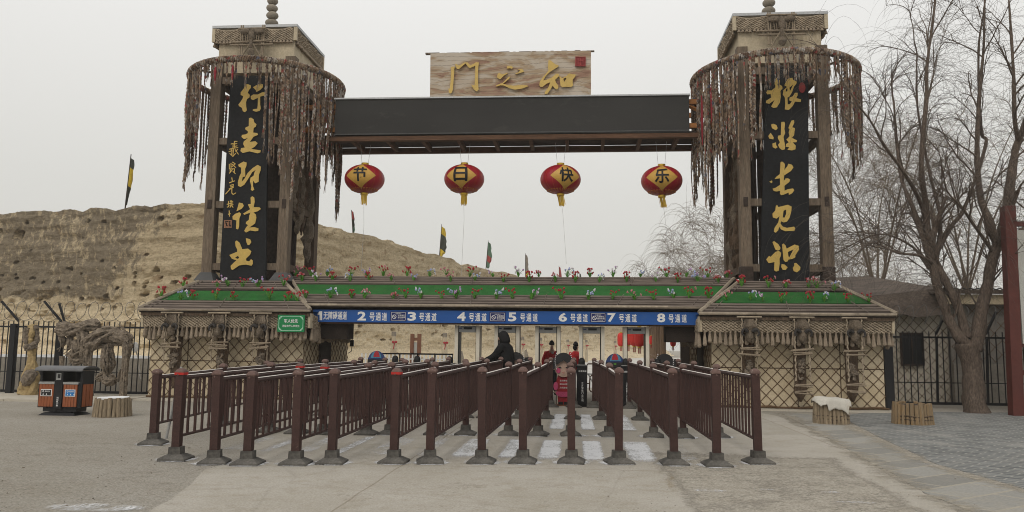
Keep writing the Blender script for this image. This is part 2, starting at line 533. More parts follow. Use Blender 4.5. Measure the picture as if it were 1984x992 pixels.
# ---------------------------------------------------------------- ground
def ground_mat(name, c1, c2, c3, s1=.35, s2=6, s3=38, bump=.5, dark=.35):
    m = bpy.data.materials.new(name)
    m.use_nodes = True
    t = m.node_tree
    b = t.nodes['Principled BSDF']
    b.inputs['Roughness'].default_value = .95
    b.inputs['Specular IOR Level'].default_value = .15
    tcn = nn(t, 'ShaderNodeTexCoord')
    def noi(s, d=5, r=.6):
        n = nn(t, 'ShaderNodeTexNoise')
        n.inputs['Scale'].default_value = s
        n.inputs['Detail'].default_value = d
        n.inputs['Roughness'].default_value = r
        t.links.new(tcn.outputs['Object'], n.inputs['Vector'])
        return n.outputs['Fac']
    def ramp(f, a, c):
        mr = nn(t, 'ShaderNodeMapRange')
        mr.inputs['From Min'].default_value = a
        mr.inputs['From Max'].default_value = c
        t.links.new(f, mr.inputs[0])
        return mr.outputs[0]
    def mixc(f, a, c):
        x = nn(t, 'ShaderNodeMix')
        x.data_type = 'RGBA'
        t.links.new(f, x.inputs['Factor'])
        for k, v in (('A', a), ('B', c)):
            if isinstance(v, tuple):
                x.inputs[k].default_value = (*v, 1)
            else:
                t.links.new(v, x.inputs[k])
        return x.outputs['Result']
    big = ramp(noi(s1, 8, .65), .38, .62)
    col = mixc(big, c1, c2)
    mid = ramp(noi(s2, 6, .7), .5, .72)
    ml = nn(t, 'ShaderNodeMath'); ml.operation = 'MULTIPLY'; ml.inputs[1].default_value = .6
    t.links.new(mid, ml.inputs[0])
    col = mixc(ml.outputs[0], col, c3)
    f3 = noi(s3, 4, .75)
    hv = nn(t, 'ShaderNodeHueSaturation')
    mr = nn(t, 'ShaderNodeMapRange')
    mr.inputs['From Min'].default_value = .3
    mr.inputs['From Max'].default_value = .7
    mr.inputs['To Min'].default_value = 1 - dark
    mr.inputs['To Max'].default_value = 1 + dark
    t.links.new(f3, mr.inputs[0])
    t.links.new(mr.outputs[0], hv.inputs['Value'])
    t.links.new(col, hv.inputs['Color'])
    t.links.new(hv.outputs[0], b.inputs['Base Color'])
    bp = nn(t, 'ShaderNodeBump')
    bp.inputs['Strength'].default_value = bump
    bp.inputs['Distance'].default_value = .02
    t.links.new(f3, bp.inputs['Height'])
    t.links.new(bp.outputs[0], b.inputs['Normal'])
    return m, t, b, hv, tcn

M['gravel'], *_ = ground_mat('sandy_gravel', (.305, .28, .235), (.355, .33, .29), (.205, .17, .125), s2=9, bump=.9, dark=.42)
M['concrete'], ct, cb_, chv, ctc = ground_mat('worn_concrete', (.375, .345, .295), (.43, .40, .355), (.29, .255, .195), s1=.7, s2=3.5, s3=45, bump=.3, dark=.22)
def joints(t, b, hv, tcn, w, h, off):
    mp = nn(t, 'ShaderNodeMapping')
    mp.inputs['Location'].default_value = off
    t.links.new(tcn.outputs['Object'], mp.inputs[0])
    no = nn(t, 'ShaderNodeTexNoise')
    no.inputs['Scale'].default_value = 1.4
    no.inputs['Detail'].default_value = 6
    t.links.new(tcn.outputs['Object'], no.inputs['Vector'])
    ma = nn(t, 'ShaderNodeVectorMath'); ma.operation = 'MULTIPLY_ADD'
    ma.inputs[1].default_value = (.07, .07, 0)
    t.links.new(no.outputs['Color'], ma.inputs[0])
    t.links.new(mp.outputs[0], ma.inputs[2])
    br = nn(t, 'ShaderNodeTexBrick')
    br.offset = 0
    br.inputs['Scale'].default_value = 1
    br.inputs['Brick Width'].default_value = w
    br.inputs['Row Height'].default_value = h
    br.inputs['Mortar Size'].default_value = .014
    br.inputs['Mortar Smooth'].default_value = .4
    br.inputs['Color1'].default_value = (1, 1, 1, 1)
    br.inputs['Color2'].default_value = (.93, .93, .92, 1)
    br.inputs['Mortar'].default_value = (.72, .69, .65, 1)
    t.links.new(ma.outputs[0], br.inputs['Vector'])
    # hairline cracks
    vo = nn(t, 'ShaderNodeTexVoronoi')
    vo.feature = 'DISTANCE_TO_EDGE'
    vo.inputs['Scale'].default_value = .33
    t.links.new(ma.outputs[0], vo.inputs['Vector'])
    mr = nn(t, 'ShaderNodeMapRange')
    mr.inputs['From Max'].default_value = .006
    mr.inputs['To Min'].default_value = .9
    t.links.new(vo.outputs['Distance'], mr.inputs[0])
    m1 = nn(t, 'ShaderNodeMix'); m1.data_type = 'RGBA'; m1.blend_type = 'MULTIPLY'; m1.inputs['Factor'].default_value = 1
    t.links.new(hv.outputs[0], m1.inputs['A']); t.links.new(br.outputs['Color'], m1.inputs['B'])
    m2 = nn(t, 'ShaderNodeMix'); m2.data_type = 'RGBA'; m2.blend_type = 'MULTIPLY'; m2.inputs['Factor'].default_value = 1
    t.links.new(m1.outputs['Result'], m2.inputs['A']); t.links.new(mr.outputs[0], m2.inputs['B'])
    t.links.new(m2.outputs['Result'], b.inputs['Base Color'])
joints(ct, cb_, chv, ctc, 6.2, 4.6, (2.2, 3.6, 0))
M['concrete_far'], *_ = ground_mat('pale_frosty_concrete', (.52, .50, .46), (.62, .61, .59), (.46, .43, .37), s1=.2, s2=1.5, s3=20, bump=.2, dark=.08)
M['kerb_stone'], *_ = ground_mat('pale_slab', (.44, .40, .33), (.49, .455, .39), (.36, .32, .25), s1=.6, s2=5, s3=40, bump=.2, dark=.12)

def brick_mat(name, c1, c2, mortar, bw, bh, rot, msize=.012, pale_top=.0):
    m = bpy.data.materials.new(name)
    m.use_nodes = True
    t = m.node_tree
    b = t.nodes['Principled BSDF']
    b.inputs['Roughness'].default_value = .9
    b.inputs['Specular IOR Level'].default_value = .2
    tcn = nn(t, 'ShaderNodeTexCoord')
    mp = nn(t, 'ShaderNodeMapping')
    mp.inputs['Rotation'].default_value = (0, 0, rot)
    t.links.new(tcn.outputs['Object'], mp.inputs[0])
    br = nn(t, 'ShaderNodeTexBrick')
    br.inputs['Scale'].default_value = 1.0
    br.inputs['Brick Width'].default_value = bw
    br.inputs['Row Height'].default_value = bh
    br.inputs['Mortar Size'].default_value = msize
    br.inputs['Color1'].default_value = (*c1, 1)
    br.inputs['Color2'].default_value = (*c2, 1)
    br.inputs['Mortar'].default_value = (*mortar, 1)
    t.links.new(mp.outputs[0], br.inputs['Vector'])
    n = nn(t, 'ShaderNodeTexNoise')
    n.inputs['Scale'].default_value = .9
    n.inputs['Detail'].default_value = 7
    n.inputs['Roughness'].default_value = .7
    t.links.new(tcn.outputs['Object'], n.inputs['Vector'])
    mr = nn(t, 'ShaderNodeMapRange')
    mr.inputs['From Min'].default_value = .52
    mr.inputs['From Max'].default_value = .66
    mr.inputs['To Max'].default_value = .75
    t.links.new(n.outputs['Fac'], mr.inputs[0])
    x = nn(t, 'ShaderNodeMix')
    x.data_type = 'RGBA'
    x.inputs['B'].default_value = (*mortar, 1)
    t.links.new(mr.outputs[0], x.inputs['Factor'])
    t.links.new(br.outputs['Color'], x.inputs['A'])
    n2 = nn(t, 'ShaderNodeTexNoise')
    n2.inputs['Scale'].default_value = 30
    t.links.new(tcn.outputs['Object'], n2.inputs['Vector'])
    hv = nn(t, 'ShaderNodeHueSaturation')
    mr2 = nn(t, 'ShaderNodeMapRange')
    mr2.inputs['To Min'].default_value = .75
    mr2.inputs['To Max'].default_value = 1.25
    t.links.new(n2.outputs['Fac'], mr2.inputs[0])
    t.links.new(mr2.outputs[0], hv.inputs['Value'])
    t.links.new(x.outputs['Result'], hv.inputs['Color'])
    t.links.new(hv.outputs[0], b.inputs['Base Color'])
    return m
M['paver'] = brick_mat('grey_brick_paving', (.115, .12, .12), (.205, .21, .205), (.31, .30, .275), .30, .15, R(40))
M['flag'] = brick_mat('blue_grey_flagstones', (.22, .213, .195), (.32, .31, .285), (.35, .32, .265), .95, .5, R(-38), .022)

def sheet(name, pts, z, m, n=26, wob=.0, seed=0):
    """flat ground sheet from a world outline, its edge made irregular"""
    out = []
    for i in range(len(pts)):
        a, b = Vector(pts[i]), Vector(pts[(i + 1) % len(pts)])
        k = max(1, int((b - a).length / .35))
        for j in range(k):
            p = a.lerp(b, j / k)
            q = noise.noise_vector(Vector((p.x * .8, p.y * .8, seed))) * wob + noise.noise_vector(Vector((p.x * 3, p.y * 3, seed + 5))) * wob * .4
            out.append((p.x + q.x, p.y + q.y))
    tris = tessellate_polygon([[Vector((x, y, 0)) for x, y in out]])
    mb = MB()
    mb.add([(x, y, z) for x, y in out], [tuple(t) for t in tris])
    for i, f in enumerate(mb.f):
        a, b, c = (mb.v[k] for k in f)
        if (b - a).cross(c - a).z < 0:
            mb.f[i] = (f[0], f[2], f[1])
    k0 = len(out)
    mb.v += [Vector((x, y, -.01)) for x, y in out]
    for i in range(k0):
        j = (i + 1) % k0
        mb.f.append((i, k0 + i, k0 + j, j))
    return mb.build(name, m, recalc=False)
def gp(*px):
    return [(G(x, y).x, G(x, y).y) for x, y in px]

g = MB()
N = 24
for i in range(N):
    for j in range(N):
        x0, x1 = -300 + 600 * i / N, -300 + 600 * (i + 1) / N
        y0, y1 = -100 + 600 * j / N, -100 + 600 * (j + 1) / N
        g.add([(x0, y0, 0), (x1, y0, 0), (x1, y1, 0), (x0, y1, 0)], [(0, 1, 2, 3)])
struct(g.build('ground', M['gravel'], recalc=False))
struct(sheet('concrete_path', gp((250, 1040), (300, 985), (400, 918), (480, 866), (600, 815), (690, 772)) + [(-7.3, 26), (-7.3, 30), (6, 30), (3.3, 25), (3.3, 20.8)] + gp((1480, 797), (1540, 826), (1650, 878), (1790, 960), (1900, 1010), (1960, 1060)), .004, M['concrete'], wob=.22, seed=2))
struct(sheet('inner_road', [(-6, 30.3), (7, 30.3), (9, 60), (26, 135), (-2, 128), (-9, 60), (-12, 42)], .004, M['concrete_far'], wob=.8, seed=4))
struct(sheet('flagstone_path', gp((1512, 799), (1600, 806), (1690, 848), (1800, 901), (2010, 962), (2100, 1010), (2060, 1060), (1790, 955), (1650, 874), (1560, 824)), .006, M['flag'], wob=.035, seed=7))
struct(sheet('brick_paving', gp((1625, 806), (1700, 797), (1990, 800), (2200, 806), (2300, 900), (2300, 1020), (2090, 985), (2000, 952), (1810, 897), (1700, 846)), .004, M['paver'], wob=.035, seed=9))
k = MB()
x = -24.0
i = 0
while x < -11.7:
    x2 = min(x + 2.4, -11.62)
    k.bx(x + .012, x2, 19.15, 21.95, -.05, .055)
    x = x2
struct(k.build('left_pavement', M['kerb_stone']))
k = MB()
k.bx(3.2, 8.2, 20.35, 22, -.05, .03)
struct(k.build('right_pavement', M['kerb_stone']))
k = MB()
k.bx(-11.7, -7.25, 20.2, 22, -.05, .04)
struct(k.build('booth_pavement', M['kerb_stone']))

# rows of the queue railings: front foot pixel, front cap pixel, pixel column of the rear post
ROWS = [(297, 861, 318, 718, 582), (341, 891, 355, 717, 699), (415, 898, 420, 720, 747), (480, 900, 479, 722, 780), (573, 900, 573, 719, 839),
        (643, 898, 637, 717, 870), (763, 897, 763, 716, 933), (833, 897, 830, 715, 971), (933, 897, 935, 714, 1028), (1013, 897, 1010, 714, 1068),
        (1107, 897, 1107, 715, 1112), (1199, 898, 1193, 715, 1151), (1306, 900, 1303, 714, 1219), (1389, 903, 1379, 715, 1263), (1469, 898, 1464, 717, 1313)]
YEND = 20.4
RAILS = []
for a, b, c, d, e_ in ROWS:
    p = G(a, b)
    q = PY(e_, 690, YEND)
    RAILS.append((p.x, p.y, q.x, YEND, max(1.08, min(1.22, PY(c, d, p.y).z))))

# ---------------------------------------------------------------- thin snow lying in the lanes
def patch_mat(name, c1, c2, top=.93, sc1=(1, .6, 1), sc2=(1.6, .5, 1), f1=2.6, f2=22, grain=.06, gs=60, lo=1.33, hi=1.72):
    """loose material lying thinly: full, broken or absent according to the surveyed cover and a ragged noise"""
    m = bpy.data.materials.new(name)
    m.use_nodes = True
    t = m.node_tree
    b = t.nodes['Principled BSDF']
    b.inputs['Roughness'].default_value = .92
    b.inputs['Specular IOR Level'].default_value = .15
    at = nn(t, 'ShaderNodeAttribute')
    at.attribute_name = 'cover'
    tcn = nn(t, 'ShaderNodeTexCoord')
    def noi(s, st, d):
        mp = nn(t, 'ShaderNodeMapping')
        mp.inputs['Scale'].default_value = st
        t.links.new(tcn.outputs['Object'], mp.inputs[0])
        n = nn(t, 'ShaderNodeTexNoise')
        n.inputs['Scale'].default_value = s
        n.inputs['Detail'].default_value = d
        n.inputs['Roughness'].default_value = .72
        t.links.new(mp.outputs[0], n.inputs['Vector'])
        return n.outputs['Fac']
    a1 = noi(f1, sc1, 8)
    a2 = noi(f2, sc2, 4)
    ad = nn(t, 'ShaderNodeMath'); ad.operation = 'MULTIPLY_ADD'; ad.inputs[1].default_value = .8
    t.links.new(a2, ad.inputs[0]); t.links.new(a1, ad.inputs[2])
    s = nn(t, 'ShaderNodeMath'); s.operation = 'ADD'
    t.links.new(ad.outputs[0], s.inputs[0]); t.links.new(at.outputs['Fac'], s.inputs[1])
    mr = nn(t, 'ShaderNodeMapRange')
    mr.inputs['From Min'].default_value = lo
    mr.inputs['From Max'].default_value = hi
    mr.inputs['To Max'].default_value = top
    t.links.new(s.outputs[0], mr.inputs[0])
    t.links.new(mr.outputs[0], b.inputs['Alpha'])
    x = nn(t, 'ShaderNodeMix'); x.data_type = 'RGBA'
    x.inputs['A'].default_value = (*c1, 1); x.inputs['B'].default_value = (*c2, 1)
    g3 = noi(f1 * 2.3, (1, 1, 1), 6)
    r3 = nn(t, 'ShaderNodeMapRange'); r3.inputs['From Min'].default_value = .35; r3.inputs['From Max'].default_value = .65
    t.links.new(g3, r3.inputs[0]); t.links.new(r3.outputs[0], x.inputs['Factor'])
    hv = nn(t, 'ShaderNodeHueSaturation')
    mr2 = nn(t, 'ShaderNodeMapRange')
    mr2.inputs['From Min'].default_value = .3; mr2.inputs['From Max'].default_value = .7
    mr2.inputs['To Min'].default_value = 1 - grain; mr2.inputs['To Max'].default_value = 1 + grain
    t.links.new(noi(gs, (1, 1, 1), 3), mr2.inputs[0])
    t.links.new(mr2.outputs[0], hv.inputs['Value']); t.links.new(x.outputs['Result'], hv.inputs['Color'])
    t.links.new(hv.outputs[0], b.inputs['Base Color'])
    return m
def cover_quad(name, q, nx, ny, z, fn, m):
    """quad q (four world points) as a fine grid with a cover value per vertex"""
    mb = MB()
    cv = []
    A, B, C, D = [Vector((*p, 0)) for p in q]
    for iy in range(ny + 1):
        for ix in range(nx + 1):
            u, v = ix / nx, iy / ny
            p = A.lerp(B, u).lerp(D.lerp(C, u), v)
            mb.v.append(Vector((p.x, p.y, z)))
            cv.append(fn(u, v, p))
    for iy in range(ny):
        for ix in range(nx):
            a = iy * (nx + 1) + ix
            mb.f.append((a, a + 1, a + nx + 2, a + nx + 1))
    o = mb.build(name, m, recalc=False)
    at = o.data.attributes.new('cover', 'FLOAT', 'POINT')
    at.data.foreach_set('value', cv)
    return o
def edge(u, v, w=.12):
    return max(0, min(1, min(u, 1 - u, v, 1 - v) / w))
qd = gp((1330, 1060), (1990, 1062), (1648, 880), (1185, 862))
o = cover_quad('rough_aggregate', qd, 40, 40, .0075, lambda u, v, p: 1.05 * edge(u, v, .16) - .25, patch_mat('rough_aggregate_ground', (.30, .27, .225), (.375, .345, .295), 1, (1, 1, 1), (1, 1, 1), 1.6, 14, .4, 42))
o['kind'] = 'structure'
qd = gp((1250, 1040), (1350, 1040), (1325, 872), (1275, 872))
o = cover_quad('sand_drift', qd, 16, 40, .0085, lambda u, v, p: .62 * edge(u, v, .5) - .08, patch_mat('brown_sand', (.33, .255, .15), (.40, .325, .215), .85, (1, .4, 1), (1, .5, 1), 2.2, 18, .25))
o['kind'] = 'stuff'; o['label'] = 'brown sand trodden across the concrete before the railings'; o['category'] = 'sand'
qd = gp((-200, 1060), (420, 1060), (560, 845), (-200, 800))
o = cover_quad('loose_grit', qd, 50, 40, .0065, lambda u, v, p: .38 * edge(u, v, .2) - .02, patch_mat('dark_loose_grit', (.17, .135, .09), (.25, .205, .15), .8, (.5, 1, 1), (.6, 1.2, 1), 3.0, 26, .3))
o['kind'] = 'stuff'; o['label'] = 'dark loose grit scattered over the sandy yard on the left'; o['category'] = 'grit'
qd = gp((330, 1040), (1330, 1040), (1250, 915), (560, 910))
o = cover_quad('scuffed_dust', qd, 50, 30, .0065, lambda u, v, p: .36 * edge(u, v, .25), patch_mat('tan_dust', (.34, .295, .225), (.40, .36, .30), .7, (.7, 1, 1), (1, 1, 1), 1.4, 16, .2))
o['kind'] = 'stuff'; o['label'] = 'tan dust scuffed over the concrete in the foreground'; o['category'] = 'dust'
sn = MB()
cov = []
def lane_x(i, y):
    x0, y0, x1, y1, _ = RAILS[i]
    return x0 + (x1 - x0) * (y - y0) / (y1 - y0)
LANECOV = [.25, .46, .62, .55, .64, .52, .54, .70, .76, .84, .86, .78, .46, .2]
for i in range(14):
    for band, (ya, yb) in enumerate(((10.35, 13.4), (14.6, 18.6))):
        nx, ny = 12, 36
        base = len(sn.v)
        c0 = LANECOV[i] * (1 if band == 0 else .95)
        if band == 1 and i < 7:
            c0 *= .75
        if c0 < .02:
            continue
        for iy in range(ny + 1):
            for ix in range(nx + 1):
                v = iy / ny
                u = ix / nx
                y = ya + (yb - ya) * v
                xa, xb = lane_x(i, y) + .1, lane_x(i + 1, y) - .1
                ed = min(1, min(u, 1 - u) * 5) * min(1, min(v * 9 if band else v * 3.6, (1 - v) * 9))
                sn.v.append(Vector((xa + (xb - xa) * u, y, .0095)))
                cov.append(c0 * ed - (1 - ed) * .2)
        for iy in range(ny):
            for ix in range(nx):
                a = base + iy * (nx + 1) + ix
                sn.f.append((a, a + 1, a + nx + 2, a + nx + 1))
# drift round the front feet and a dusting at the left edge of the yard
def blot(cx, cy, rx, ry, c0, n=14):
    base = len(sn.v)
    for iy in range(n + 1):
        for ix in range(n + 1):
            u, v = ix / n * 2 - 1, iy / n * 2 - 1
            r = math.sqrt(u * u + v * v)
            sn.v.append(Vector((cx + rx * u, cy + ry * v, .0105)))
            cov.append(c0 - max(0, r - .5) * 1.6)
    for iy in range(n):
        for ix in range(n):
            a = base + iy * (n + 1) + ix
            sn.f.append((a, a + 1, a + n + 2, a + n + 1))
for (x0, y0, x1, y1, h) in RAILS:
    for tt in ((0, .333) if x0 > -3.5 else (0,)):
        blot(x0 + (x1 - x0) * tt, y0 + (y1 - y0) * tt, .38, .36, .78)
for px, py, rx, ry, c in ((180, 985, .8, .3, .55), (1375, 952, .3, .12, .55), (1480, 950, .22, .08, .5), (1610, 955, .2, .1, .5), (1800, 900, .5, .1, .4), (1660, 975, .4, .1, .5)):
    q = G(px, py)
    blot(q.x, q.y, rx, ry, c)
so = sn.build('snow', patch_mat('patchy_snow', (.70, .71, .73), (.77, .78, .80)), recalc=False)
at = so.data.attributes.new('cover', 'FLOAT', 'POINT')
at.data.foreach_set('value', cov)
so['kind'] = 'stuff'
so['label'] = 'thin patchy snow lying on the concrete between the railings'
so['category'] = 'snow'

pd = MB()
pc = []
for (ax, ay), (bx_, by_), wd in (((1512, 799), (1560, 824), .3), ((1560, 824), (1650, 874), .32), ((1650, 874), (1790, 955), .34), ((1790, 955), (2060, 1060), .3), ((1600, 806), (1690, 848), .32), ((1690, 848), (1800, 901), .3), ((1800, 901), (2010, 962), .28)):
    A, B = G(ax, ay), G(bx_, by_)
    d = (B - A).normalized()
    s_ = Vector((-d.y, d.x, 0))
    n1, n2 = max(4, int((B - A).length / .08)), 10
    base = len(pd.v)
    for i in range(n1 + 1):
        for j in range(n2 + 1):
            u, v = i / n1, j / n2 * 2 - 1
            p = A.lerp(B, u) + s_ * (v * wd * 1.6)
            pd.v.append(Vector((p.x, p.y, .0098)))
            pc.append(.62 * (1 - abs(v)) * (1 if .04 < u < .96 else .5) + .05)
    for i in range(n1):
        for j in range(n2):
            a = base + i * (n2 + 1) + j
            pd.f.append((a, a + 1, a + n2 + 2, a + n2 + 1))
o = pd.build('path_dust', patch_mat('path_edge_dust', (.34, .30, .235), (.42, .385, .325), .9, (1, 1, 1), (1, 1, 1), 1.8, 12, .2), recalc=False)
at = o.data.attributes.new('cover', 'FLOAT', 'POINT')
at.data.foreach_set('value', pc)
o['kind'] = 'stuff'; o['label'] = 'tan dust blown over the edges of the flagstone path'; o['category'] = 'dust'

pb = MB()
pr = random.Random(77)
for i in range(1500):
    if i % 3:
        px_, py_ = pr.uniform(-100, 560), pr.uniform(815, 1050)
        if px_ > 300 and py_ > 900 and px_ > 300 + (992 - py_) * 1.4:
            continue
    else:
        px_, py_ = pr.uniform(1150, 1900), pr.uniform(880, 1050)
    q = G(px_, py_)
    s_ = pr.uniform(.003, .0065) * (1.8 if pr.random() < .05 else 1)
    a = pr.uniform(0, 6.3)
    d1, d2 = Vector((math.cos(a), math.sin(a), 0)), Vector((-math.sin(a), math.cos(a), 0))
    e1, e2 = s_ * pr.uniform(1, 2.6), s_ * pr.uniform(.7, 1.2)
    b4 = [q + d1 * e1, q + d2 * e2, q - d1 * e1 * .8, q - d2 * e2]
    tp = [p + (q - p) * .45 + Vector((0, 0, s_ * 1.1)) for p in b4]
    pb.hexa([p + Vector((0, 0, .004)) for p in b4] + tp)
o = pb.build('pebbles', mat('dark_pebbles', (.15, .125, .095), .95, .5, 2.0), recalc=False)
o['kind'] = 'stuff'; o['label'] = 'small dark pebbles and crumbs scattered over the yard'; o['category'] = 'pebbles'

# ---------------------------------------------------------------- rammed-earth rampart
def earth_mat():
    m = bpy.data.materials.new('rammed_earth')
    m.use_nodes = True
    t = m.node_tree
    b = t.nodes['Principled BSDF']
    b.inputs['Roughness'].default_value = 1
    b.inputs['Specular IOR Level'].default_value = .05
    tcn = nn(t, 'ShaderNodeTexCoord')
    def noi(s, st=(1, 1, 1), d=7, r=.62):
        mp = nn(t, 'ShaderNodeMapping')
        mp.inputs['Scale'].default_value = st
        t.links.new(tcn.outputs['Object'], mp.inputs[0])
        n = nn(t, 'ShaderNodeTexNoise')
        n.inputs['Scale'].default_value = s
        n.inputs['Detail'].default_value = d
        n.inputs['Roughness'].default_value = r
        t.links.new(mp.outputs[0], n.inputs['Vector'])
        return n.outputs['Fac']
    def rng(f, a, c, lo=0, hi=1):
        mr = nn(t, 'ShaderNodeMapRange')
        mr.inputs['From Min'].default_value = a
        mr.inputs['From Max'].default_value = c
        mr.inputs['To Min'].default_value = lo
        mr.inputs['To Max'].default_value = hi
        t.links.new(f, mr.inputs[0])
        return mr.outputs[0]
    def mixc(f, a, c):
        x = nn(t, 'ShaderNodeMix')
        x.data_type = 'RGBA'
        t.links.new(f, x.inputs['Factor'])
        for k, v in (('A', a), ('B', c)):
            if isinstance(v, tuple):
                x.inputs[k].default_value = (*v, 1)
            else:
                t.links.new(v, x.inputs[k])
        return x.outputs['Result']
    col = mixc(rng(noi(.35), .35, .65), (.47, .38, .25), (.54, .445, .30))
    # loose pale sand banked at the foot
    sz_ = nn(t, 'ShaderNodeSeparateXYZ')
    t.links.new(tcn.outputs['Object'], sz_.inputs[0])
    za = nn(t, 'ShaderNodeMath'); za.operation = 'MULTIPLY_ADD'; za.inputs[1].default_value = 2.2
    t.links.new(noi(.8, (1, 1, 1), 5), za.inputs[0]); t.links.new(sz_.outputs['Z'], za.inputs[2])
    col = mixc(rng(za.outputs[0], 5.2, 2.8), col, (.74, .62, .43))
    # horizontal ramming courses
    col = mixc(rng(noi(1.3, (.12, .12, 2.4), 5), .5, .7, 0, .45), col, (.34, .255, .155))
    # small eroded holes
    col = mixc(rng(noi(1.5, (.8, .8, 1.5), 4, .55), .60, .68, 0, .75), col, (.27, .185, .105))
    # grey-brown crust (stored per vertex: where the old plaster skin survives)
    at = nn(t, 'ShaderNodeAttribute')
    at.attribute_name = 'crust'
    ad = nn(t, 'ShaderNodeMath'); ad.operation = 'ADD'
    n0 = noi(2.6, (1, 1, .6), 9, .72)
    t.links.new(n0, ad.inputs[0])
    t.links.new(at.outputs['Fac'], ad.inputs[1])
    crust = mixc(rng(noi(2.2, (1, 1, 1), 8, .75), .35, .7), (.165, .136, .10), (.235, .195, .142))
    col = mixc(rng(ad.outputs[0], .93, 1.04, 0, .88), col, crust)
    hv = nn(t, 'ShaderNodeHueSaturation')
    f = noi(7, (1, 1, 1.3), 6, .75)
    t.links.new(rng(f, .3, .7, .72, 1.25), hv.inputs['Value'])
    t.links.new(col, hv.inputs['Color'])
    t.links.new(hv.outputs[0], b.inputs['Base Color'])
    bp = nn(t, 'ShaderNodeBump')
    bp.inputs['Strength'].default_value = .9
    bp.inputs['Distance'].default_value = .25
    t.links.new(noi(2.5, (1, 1, 1.6), 8, .7), bp.inputs['Height'])
    t.links.new(bp.outputs[0], b.inputs['Normal'])
    return m
TOP = [(-910, 452), (-600, 440), (-330, 430), (-200, 424), (-80, 420), (0, 414), (40, 411), (86, 409), (100, 411), (144, 405), (154, 410), (178, 402), (209, 402), (219, 410), (247, 401), (281, 398), (291, 403), (305, 397), (345, 396), (394, 394), (470, 402), (560, 420), (613, 432), (640, 438), (661, 445), (672, 448), (714, 456), (763, 469), (809, 486), (848, 495), (868, 501), (872, 499), (883, 506), (896, 515), (904, 510), (919, 515), (947, 523), (979, 527), (996, 533), (1014, 541), (1060, 553), (1100, 564), (1180, 586), (1240, 604), (1290, 617)]
def wall_top(px):
    for (a, ya), (b, yb) in zip(TOP, TOP[1:]):
        if a <= px <= b:
            return ya + (yb - ya) * (px - a) / (b - a)
    return TOP[-1][1]
def wall_D(px):
    # two straight faces meeting in a rounded corner hidden by the left tower
    a = 34.0 + (430 - px) * .0125
    b = 1.0 / (.02942 - 2.62e-5 * (min(px, 1500) - 395))
    k = 1.1
    return k * math.log(math.exp(a / k) + math.exp(b / k)) if max(a, b) < 80 else max(a, b)
holes = []
hr = random.Random(5)
for hx, hy, hw in ((40, 455, 22), (5, 447, 8), (57, 430, 4), (315, 423, 10), (348, 420, 7), (173, 428, 7), (203, 429, 6), (293, 493, 6), (164, 460, 4), (208, 505, 4), (72, 487, 4), (40, 508, 5), (272, 536, 4), (232, 519, 4), (150, 558, 4), (75, 540, 5), (327, 412, 4)):
    holes.append((hx, hy, hw * .32))
for i in range(60):
    holes.append((hr.uniform(-200, 400), hr.uniform(520, 600), hr.uniform(1, 3)))
for i in range(90):
    holes.append((hr.uniform(600, 1150), hr.uniform(565, 660), hr.uniform(1, 2.6)))
wl = MB()
crust = []
cols = []
px = -900.0
while px < 1290:
    cols.append(px)
    px += 3.6 if px > -60 else 12
rows = 90
top_pts = []
for px in cols:
    D = wall_D(px)
    yt = wall_top(px) + noise.noise(Vector((px * .06, 0, 3))) * 2.4 + noise.noise(Vector((px * .22, 4, 3))) * 1.0 + 1.8 * noise.cell(Vector((px / 17.0, 3.5, .5)))
    p = PY(px, yt, D)
    zt = p.z
    # plan normal of the face
    D2 = wall_D(px + 2)
    q = PY(px + 2, yt, D2)
    d = Vector((q.x - p.x, q.y - p.y, 0)).normalized()
    nrm = Vector((d.y, -d.x, 0))       # towards the yard
    for r_ in range(rows + 1):
        v = r_ / rows
        z = -.3 + (zt + .3) * v
        off = (zt - z) * .035
        if z < 1.3:
            off += (1.3 - max(z, -.3)) ** 1.3 * 1.2
        pos = Vector((p.x, p.y, z)) + nrm * off
        w = min(1, v * 4) * (1 if v < .97 else .5)
        dsp = noise.fractal(Vector((pos.x * .45, pos.y * .45, z * 1.1)), .95, 2.1, 6) * .15 * w
        dsp += noise.noise(Vector((pos.x * .15, pos.y * .15, z * 3.2))) * .10 * w
        dsp += noise.noise(Vector((pos.x * 2.3, pos.y * 2.3, z * 2.9))) * .05 * w
        pit = noise.noise(Vector((pos.x * .75 + 9, pos.y * .75, z * 1.9))) + .5 * noise.noise(Vector((pos.x * 2.1, pos.y * 2.1 + 4, z * 4.2)))
        zone = max(0, min(1, (4.6 - z) / 1.2)) * max(0, min(1, (z - .9) / .6)) if px < 430 else .45 * max(0, min(1, (z - .9) / .6))
        dsp -= max(0, pit - .26) * .95 * zone
        yy = None
        for hx, hy, hw in holes:
            if abs(hx - px) < 40:
                if yy is None:
                    # picture row of this vertex, only to place the surveyed holes on the face
                    vv = CM.transposed() @ (pos - EYE)
                    yy = 496 - FPX * vv.y / -vv.z
                rr = ((px - hx) / (hw * 1.25)) ** 2 + ((yy - hy) / hw) ** 2
                if rr < 2.2:
                    dsp -= .75 * max(0, 1 - rr / 2.2)
        wl.v.append(pos + nrm * dsp)
        cr = 0.0
        if px < 420:
            hgt = z / zt
            cr = .56 * max(0, min(1, (hgt - .36) * 9)) * max(0, min(1, (375 - px - (1 - hgt) * 130 + 45 * noise.noise(Vector((z * .7, 3, 1)))) / 190 + .5))
            cr += .10 * noise.noise(Vector((pos.x * .3, pos.z * .5, 2))) if cr > .05 else 0
        else:
            cr = .16 * max(0, min(1, (z / zt - .75) * 6))
        crust.append(cr)
    top_pts.append(Vector((p.x, p.y, zt)) - nrm * 3.2)
nc = len(cols)
